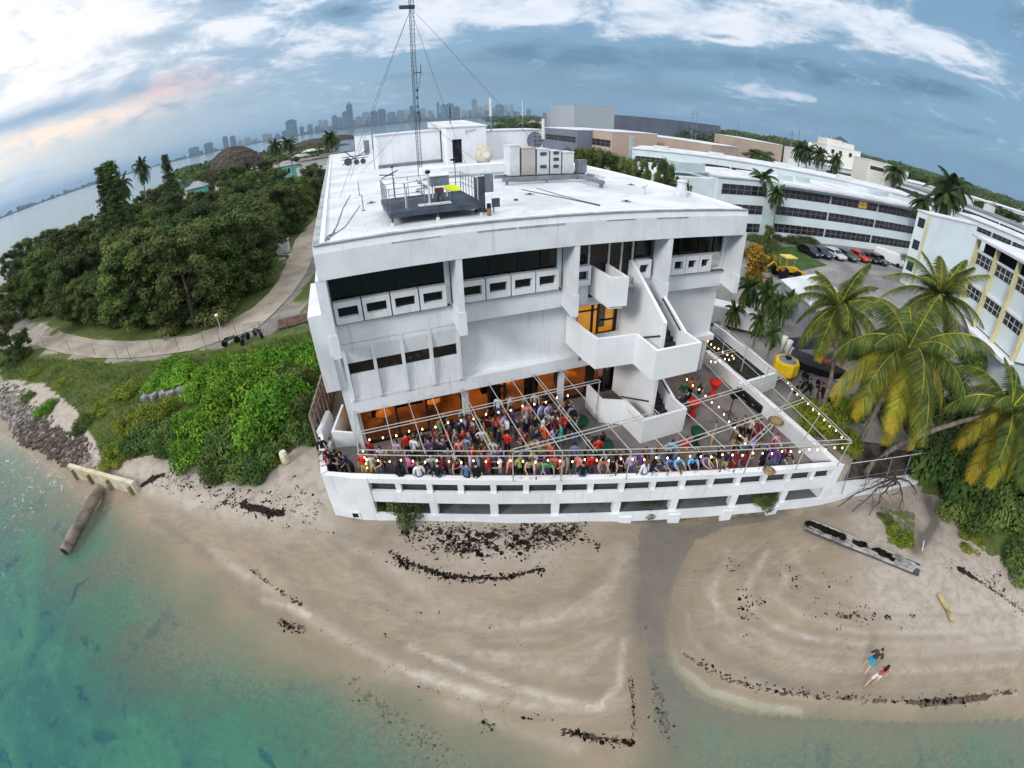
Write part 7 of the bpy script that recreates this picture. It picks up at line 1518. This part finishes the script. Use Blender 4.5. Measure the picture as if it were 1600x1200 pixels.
MB().box(-.5,-1.6,11.0,35.5,0,11.32).build('eave',roofm,t2)
q=MB(); q.box(18.3,-.060,9.15,20.2,-.047,10.25); q.build('lit_window',mat('lit_window',(.4,.25,.05),.5,emit=(.6,.32,.06),estr=.35),t2)
for x,y in((4,4),(9,6),(26,5),(30,7)): MB().box(x,y,11.32,x+2.2,y+1.6,12.2).build('roof_unit',paleg,t2)
C0=Vector((30.0,65.5,0)); D0=Vector((39.7,67.4,0)); t2=block('campus_wing','white left wing of the campus block behind the main roof corner',C0,D0,12,1.9,11.5,rows=((9.0,10.5),(6.1,7.5),(3.2,4.6)),bays=1,mul=1.2); MB().box(9.4,-1.4,1.9,10.6,0,11.3).build('end_pier',paleg,t2); MB().box(-6,1.5,11.62,-1.5,6,13.0).build('roof_unit',paleg,t2); MB().box(-9,.6,1.9,0,12,11.0).build('side_wing',bluew,t2)
def long_(name,label,a,b_,z,depth=12,rows=(),bays=4,m=bluew,z0=1.9,**k): return block(name,label,at(*a,z),at(*b_,z),depth,z0,z,m=m,rows=rows,bays=bays,**k)
t2=long_('campus_hall','long low white hall with flat roof behind the campus block',(988,232),(1440,313),12.2,14,((9.6,10.7),),6)
for x in(4,16,30,44): MB().box(x,3,12.32,x+3.2,5,13.1).build('roof_unit',cabm,t2)
t2=long_('rear_hall','farther long white roofed hall running to the right photo edge',(1290,258),(1655,352),12.6,16,((10.2,11.2),),5)
t2=long_('side_hall','low white roofed hall just right of the stair tower',(1490,330),(1655,400),12.0,12,((10.0,10.9),),5)
t2=block('grey_roofed_hall','grey roofed hall behind the long white one at right',atD(1400,276,150),atD(1640,338,128),16,1.9,12.9,m=bluew,rows=((11.0,12.0),),bays=4,rm=mat('grey_roof',(.22,.23,.25),.8,.15,.3))
for x,y in((20,4),(26,5),(52,6),(58,4)): MB().box(x,y,13.3,x+2.4,y+2,14.9).build('roof_unit',cabm,t2)
# tower and its yellow ribbed wing at right
T0=atD(1453,335,75); zt=T0.z; T1=at(1528,352,zt); t2=block('stair_tower','plain white stair tower left of the yellow ribbed block',T0,T1,2.2,1.9,zt,m=bluew,lip=.12)
L,an=frame_of(T0,T1)
for z in(10.6,7.4,4.2): MB().box(-.06,.5,z,-.02,1.7,z+1.3).build('window',winm,t2)
MB().box(-.3,-.3,1.9,-.02,.0,zt-.2).build('fin',yelc,t2)
W0=atD(1532,368,58); W1=at(1640,428,W0.z); L,an=frame_of(W0,W1); t2=thing('ribbed_block','white block with pale yellow ribs and gridded windows at the right photo edge','building',(W0.x,W0.y,0),an)
rz=W0.z; MB().box(0,0,5.5,L,11,rz-1.5).build('wall',bluew,t2); MB().box(.5,.6,rz-1.5,L,11,rz-.3).build('roof_terrace_void',darkroom,t2); MB().box(-.3,-.9,rz-.3,L,11,rz-.05).build('roof',roofm,t2); MB().box(-3,.0,1.9,L,10,5.2).build('ground_storey',mat('pale_blue_wall',(.60,.68,.72),.7,.1,.4),t2)
MB().box(-4,-1.6,5.1,L,.0,5.4).build('canopy',white,t2)
st=(rz-1.5-5.5)/2
for k in(0,1): MB().box(0,-.22,5.5+st*(k+1)-.12,L,0,5.5+st*(k+1)+.1).build('ledge',white,t2)
n=int(L/2.9)
for k in range(n+1): x=.2+k*(L-.6)/n; MB().box(x,-.5,5.42,x+.28,-.0,rz-.32).build('rib',yelc,t2)
for kk in(0,1):
    z1=5.5+st*(kk+1)-.25; z0=z1-1.05
    for k in range(n):
        x=.2+k*(L-.6)/n+.32; xb=x+(L-.6)/n-.36; o=MB().box(x,-.04,z0,xb,-.015,z1).build('window',winm,t2); q=MB()
        for i in range(5): xx=x+(xb-x)*i/4; q.box(xx-.03,-.08,z0,xx+.03,-.042,z1)
        q.box(x,-.078,(z0+z1)/2-.03,xb,-.043,(z0+z1)/2+.03); q.build('window_frame',steelw,o)
# grey museum like hall and beige walls far behind
gw=mat('grey_violet_wall',(.20,.22,.29),.8,.08,.05); gl_=mat('light_grey_wall',(.40,.44,.48),.8,.06,.05); bei=mat('beige_wall',(.52,.40,.33),.8,.1,.05)
t2=block('grey_hall','big windowless grey block with a raised cube at its left end',at(860,165,24),at(897,164,24),22,1.5,24,m=gl_,lip=.05,rm=gl_)
t2=block('grey_hall','very long windowless grey violet hall on the horizon',at(938,178,20.6),at(1126,197,20.6),40,1.5,20.6,m=gw,lip=.05,rm=gl_)
t2=block('grey_hall','short light grey link between the grey cube and the long hall',at(912,175,21),at(938,177,21),20,1.5,21,m=gl_,lip=.05,rm=gl_)
def belowD(name,label,a,b_,D,m,depth=12,rows=(),bays=1):
    A=atD(a[0],a[1],D); z=A.z; B=atD(b_[0],b_[1],D*1.03); return block(name,label,A,B,depth,1.5,z,m=m,rows=[(z+r0,z+r1) for r0,r1 in rows],bays=bays,lip=.1,mul=2.5)
def below(name,label,a,b_,z,m,depth=12,rows=(),bays=1,rm=None): return block(name,label,at(*a,z),at(*b_,z),depth,1.5,z,m=m,rows=rows,bays=bays,lip=.1,rm=rm or roofm,mul=2.5)
below('low_office','low grey office with dark window band left of the trees',(848,199),(902,203),14.8,gw,14,((11.2,12.8),),2)
below('low_office','low office with beige parapet and dark windows behind the trees',(903,201),(957,206),14.9,bei,14,((10.8,12.6),),1)
below('beige_wall_block','long beige wall glowing warm in front of the grey hall',(957,206),(1112,226),14.0,bei,10)
below('beige_box','beige windowless box right of the long beige wall',(1117,209),(1178,220),14.9,bei,14); below('beige_box','pinkish grey windowless box at the end of the beige one',(1178,220),(1214,226),14.6,mat('mauve_wall',(.36,.31,.33),.8,.1,.05),12)
below('pale_box','pale green box before the beige parapet office',(955,212),(985,215),13.6,paleg,8)
# white villa cluster
vm=mat('villa_white',(.74,.72,.66),.7,.06,.1)
belowD('villa_wing','white villa wing with two dark window rows',(1240,232),(1312,247),170,vm,12,((-2.6,-1.6),(-5.6,-4.6)),1)
t2=belowD('white_villa','stepped white villa with a small dark pyramid roof',(1292,226),(1345,240),185,vm,14); zz_=atD(1292,226,185).z
MB().box(1,3,zz_+.13,7,12,zz_+2.4).build('upper_storey',vm,t2); MB().add([(5,4,zz_+2.4),(10,4,zz_+2.4),(10,9,zz_+2.4),(5,9,zz_+2.4),(7.5,6.5,zz_+4.2)],[(0,1,4),(1,2,4),(2,3,4),(3,0,4)]).build('pyramid_roof',darkst,t2); MB().box(7.1,3,zz_+.13,12,10,zz_+1.9).build('upper_storey',vm,t2)
for x in(2,5,9): MB().box(x,-.1,zz_-2.6,x+1.2,-.02,zz_-1.2).build('window',winm,t2)
belowD('low_house','low white house right of the villa',(1358,250),(1400,262),150,vm,10,((-2.4,-1.4),),1); belowD('low_house','low white house with grey shutters farther right',(1393,262),(1420,270),150,vm,8)
p=atD(1266,226,176); t2=thing('white_dome','small white radar dome on the villa wing','dome',(p.x,p.y,p.z-1)); MB().ball((0,0,1),.9,12).build('shell',steelw,t2,smooth=True); MB().tube((0,0,-2.5),(0,0,.6),.4).build('base',steelw,t2)
# masts on the right horizon
for i,(px,py) in enumerate(((1154,190),(1238,202),(1250,200),(1287,208),(1296,208),(1090,170),(1083,172),(1240,205))):
    p=atD(px,py,420); t2=thing('distant_mast','thin lattice mast on the right horizon, %s from the left'%(['third','fourth','sixth','seventh','last','second','first','fifth'][i]),'mast',(p.x,p.y,1.5),0,'masts on the horizon'); MB().tube((0,0,0),(0,0,p.z-1.5),.35,.15,4).build('mast',greyst,t2); MB().box(-1,-.2,p.z-5,1,.2,p.z-4.6).build('crossarm',greyst,t2)
# small turquoise houses, canopies, domes on the left
turq=mat('turquoise_wall',(.16,.46,.44),.7,.08,.5); shr=mat('grey_shingle',(.34,.35,.37),.8,.15,.5)
def house(label,px,py,zt,w_,d_,rot):
    p=at(px,py,zt); t2=thing('turquoise_house',label,'house',(p.x,p.y,1.6),rot,'turquoise houses in the woods'); h=zt-1.6-1.9
    MB().box(-w_/2,-d_/2,0,w_/2,d_/2,h).build('wall',turq,t2); q=MB(); e=.5; q.add([(-w_/2-e,-d_/2-e,h),(w_/2+e,-d_/2-e,h),(w_/2+e,d_/2+e,h),(-w_/2-e,d_/2+e,h),(-w_*.12,0,h+1.9),(w_*.12,0,h+1.9)],[(0,1,5,4),(2,3,4,5),(1,2,5),(3,0,4),(3,2,1,0)]); q.build('roof',shr,t2)
    for x in(-w_*.25,w_*.2): MB().box(x-.5,-d_/2-.04,h*.45,x+.5,-d_/2-.01,h*.8).build('window',winm,t2)
house('small turquoise house with hipped grey roof in the woods, the nearer one',306,283,10.6,5.6,4.6,.3); house('turquoise house with hipped roof beyond the woods, right of the nearer one',446,251,9.0,8.5,7,.2); house('low turquoise house beside the distant palms, farthest right',447,237,7.5,7,5,.1)
canv=mat('white_canvas',(.78,.79,.80),.7,.05,.5)
for i,(px,py,zt,w_,lab) in enumerate(((497,283,6.5,9,'white pointed canopy nearest the left roof edge'),(488,232,7.5,16,'long white canopy by the small dome'),(536,224,8.0,14,'long white canopy close to the far roof corner'),(470,240,7.0,12,'low white canopy roof left of the other canopies'))):
    p=at(px,py,zt); t2=thing('canopy_tent',lab,'canopy',(p.x,p.y,1.6),.25,'white canopies behind the woods'); h=zt-1.6; MB().add([(-w_/2,-3,h-1.6),(w_/2,-3,h-1.6),(w_/2,3,h-1.6),(-w_/2,3,h-1.6),(-w_*.2,0,h),(w_*.2,0,h)],[(0,1,5,4),(2,3,4,5),(1,2,5),(3,0,4)]).build('canvas',canv,t2)
    for x in(-w_/2+.2,w_/2-.2):
        for y in(-2.8,2.8): MB().tube((x,y,0),(x,y,h-1.5),.08).build('pole',steelw,t2)
below('long_shed','long grey roofed shed between the turquoise house and the main roof',(462,262),(512,256),6.0,paleg,8,rm=shr)
def dome(label,px,py,D,r,hf=1.0):
    p=atD(px,py,D); p.z=p.z; t2=thing('lattice_dome',label,'dome',(p.x,p.y,p.z-r*hf),0,'domes by the bay'); bm=bmesh.new(); bmesh.ops.create_icosphere(bm,subdivisions=3,radius=r); q=MB()
    for e in bm.edges:
        a,b_=e.verts[0].co,e.verts[1].co
        if a.z>-.05*r and b_.z>-.05*r: q.tube((a.x,a.y,a.z*hf),(b_.x,b_.y,b_.z*hf),.16,n=3,cap=False)
    q.build('lattice',mat('dome_lattice',(.16,.12,.10),.8,.2,.5),t2); q=MB(); bm.verts.ensure_lookup_table(); vs=[(v.co.x*.985,v.co.y*.985,v.co.z*hf*.985) for v in bm.verts]; fs=[tuple(v.index for v in f.verts) for f in bm.faces if f.calc_center_median().z>r*.30]; us=sorted({i for f in fs for i in f}); mp={i:k for k,i in enumerate(us)}; q.add([vs[i] for i in us],[tuple(mp[i] for i in f) for f in fs]); q.build('shell',mat('dome_shell',(.10,.085,.075),.8,.2,.3),t2); bm.free()
dome('big brown lattice dome rising above the woods by the bay',363,229,210,11.5,.9); dome('small dark dome behind the white canopies',488,217,300,13,.35); dome('smallest dark dome nearest the far roof corner',528,211,330,12,.32)
# ---------------------------------------------------------------- distant skyline across the bay
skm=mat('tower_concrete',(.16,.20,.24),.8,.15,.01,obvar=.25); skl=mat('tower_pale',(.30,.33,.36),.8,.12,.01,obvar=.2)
TW=[(302,15,230,0),(325,13,223,0),(351,8,213,0),(363,8,212,0),(375,7,219,1),(386,10,215,1),(398,9,217,1),(414,9,209,1),(422,6,209,1),(435,5,211,1),(454,16,187,0),(471,6,198,0),(484,8,194,0),(500,7,187,1),(508,7,187,1),(522,8,180,0),(530,8,183,0),(539,10,174,0),(545,9,161,0),(560,10,182,1),(571,11,175,1),(584,10,173,0),(596,12,170,0),(611,13,175,0),(625,10,172,1),(634,9,171,1),(643,7,165,0),(652,8,174,0),(660,10,169,1),(672,8,172,1),(684,4,159,0),(693,10,163,0),(703,12,161,0),(714,8,166,0),(724,8,171,1),(732,8,172,1),(741,8,154,1),(750,8,166,1),(759,8,164,1),(769,8,168,1),(780,12,163,0),(790,8,163,1),(799,6,162,1),(808,5,176,1),(828,6,180,1)]
SD=6200
for i,(px,w_,py,k) in enumerate(TW):
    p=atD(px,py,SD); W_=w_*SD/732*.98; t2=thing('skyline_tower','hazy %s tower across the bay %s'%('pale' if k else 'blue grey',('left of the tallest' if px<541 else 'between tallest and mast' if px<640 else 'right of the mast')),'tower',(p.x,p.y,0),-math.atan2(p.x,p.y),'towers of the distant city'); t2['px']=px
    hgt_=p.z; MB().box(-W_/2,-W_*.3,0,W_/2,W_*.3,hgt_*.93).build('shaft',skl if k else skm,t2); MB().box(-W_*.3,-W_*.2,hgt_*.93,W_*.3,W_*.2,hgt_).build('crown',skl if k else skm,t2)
dd=defaultdict(list)
for o in COL.objects:
    if 'px' in o.keys(): dd[o['label']].append(o)
for k_,os_ in dd.items():
    os_.sort(key=lambda o:o['px'])
    for i,o in enumerate(os_): o['label']=(k_ if len(os_)==1 else k_+', %s from left'%ordw(i+1)); 
    for o in os_: del o['px']
R=random.Random(12); q=MB()
for i in range(420):
    px=R.uniform(-60,840); r_=ray(px,200+ (300-px)*.3 if px<300 else 200); L=math.hypot(r_.x,r_.y); D=SD+R.uniform(-350,500); x,y=r_.x/L*D,r_.y/L*D; big=430<px<830; h=R.uniform(6,16)+(R.random()**2*95 if big else R.random()**4*40); w_=R.uniform(22,55); q.obox((x,y),w_,w_*.6,0,h,-math.atan2(x,y))
o=q.build('far_shore_town',skm); tag(o,'low grey band of far buildings and trees along the bay shore','far town',None,'stuff')
q=MB(); pts=[]
for px in range(-120,860,20):
    r_=ray(px,230); L=math.hypot(r_.x,r_.y); pts.append((r_.x/L,r_.y/L))
for (a,b_) in zip(pts[:-1],pts[1:]): q.add([(a[0]*5800,a[1]*5800,-1),(b_[0]*5800,b_[1]*5800,-1),(b_[0]*5850,b_[1]*5850,9),(a[0]*5850,a[1]*5850,9),(b_[0]*7600,b_[1]*7600,12),(a[0]*7600,a[1]*7600,12)],[(0,1,2,3),(3,2,4,5)])
o=q.build('far_shore',mat('far_shore_green',(.06,.075,.06),.9,.2,.004)); struct(o)
# ---------------------------------------------------------------- haze
q=MB(); q.box(-14000,-3000,-60,14000,14000,900); hz_=q.build('haze',None) if False else None
m=bpy.data.materials.new('haze_air'); m.use_nodes=True; t=NT(m.node_tree); t.n.clear(); pv=t.new('ShaderNodeVolumePrincipled'); pv.inputs['Color'].default_value=(.42,.66,.90,1); pv.inputs['Density'].default_value=.00006; pv.inputs['Anisotropy'].default_value=.2
t.l.new(pv.outputs[0],t.new('ShaderNodeOutputMaterial').inputs['Volume'])
HAZE=True
if HAZE:
    q=MB(); q.box(-32000,-9500,-6,32000,42000,420); hz_=q.build('haze',m); tag(hz_,'thin bluish evening haze over the bay','haze',None,'stuff')
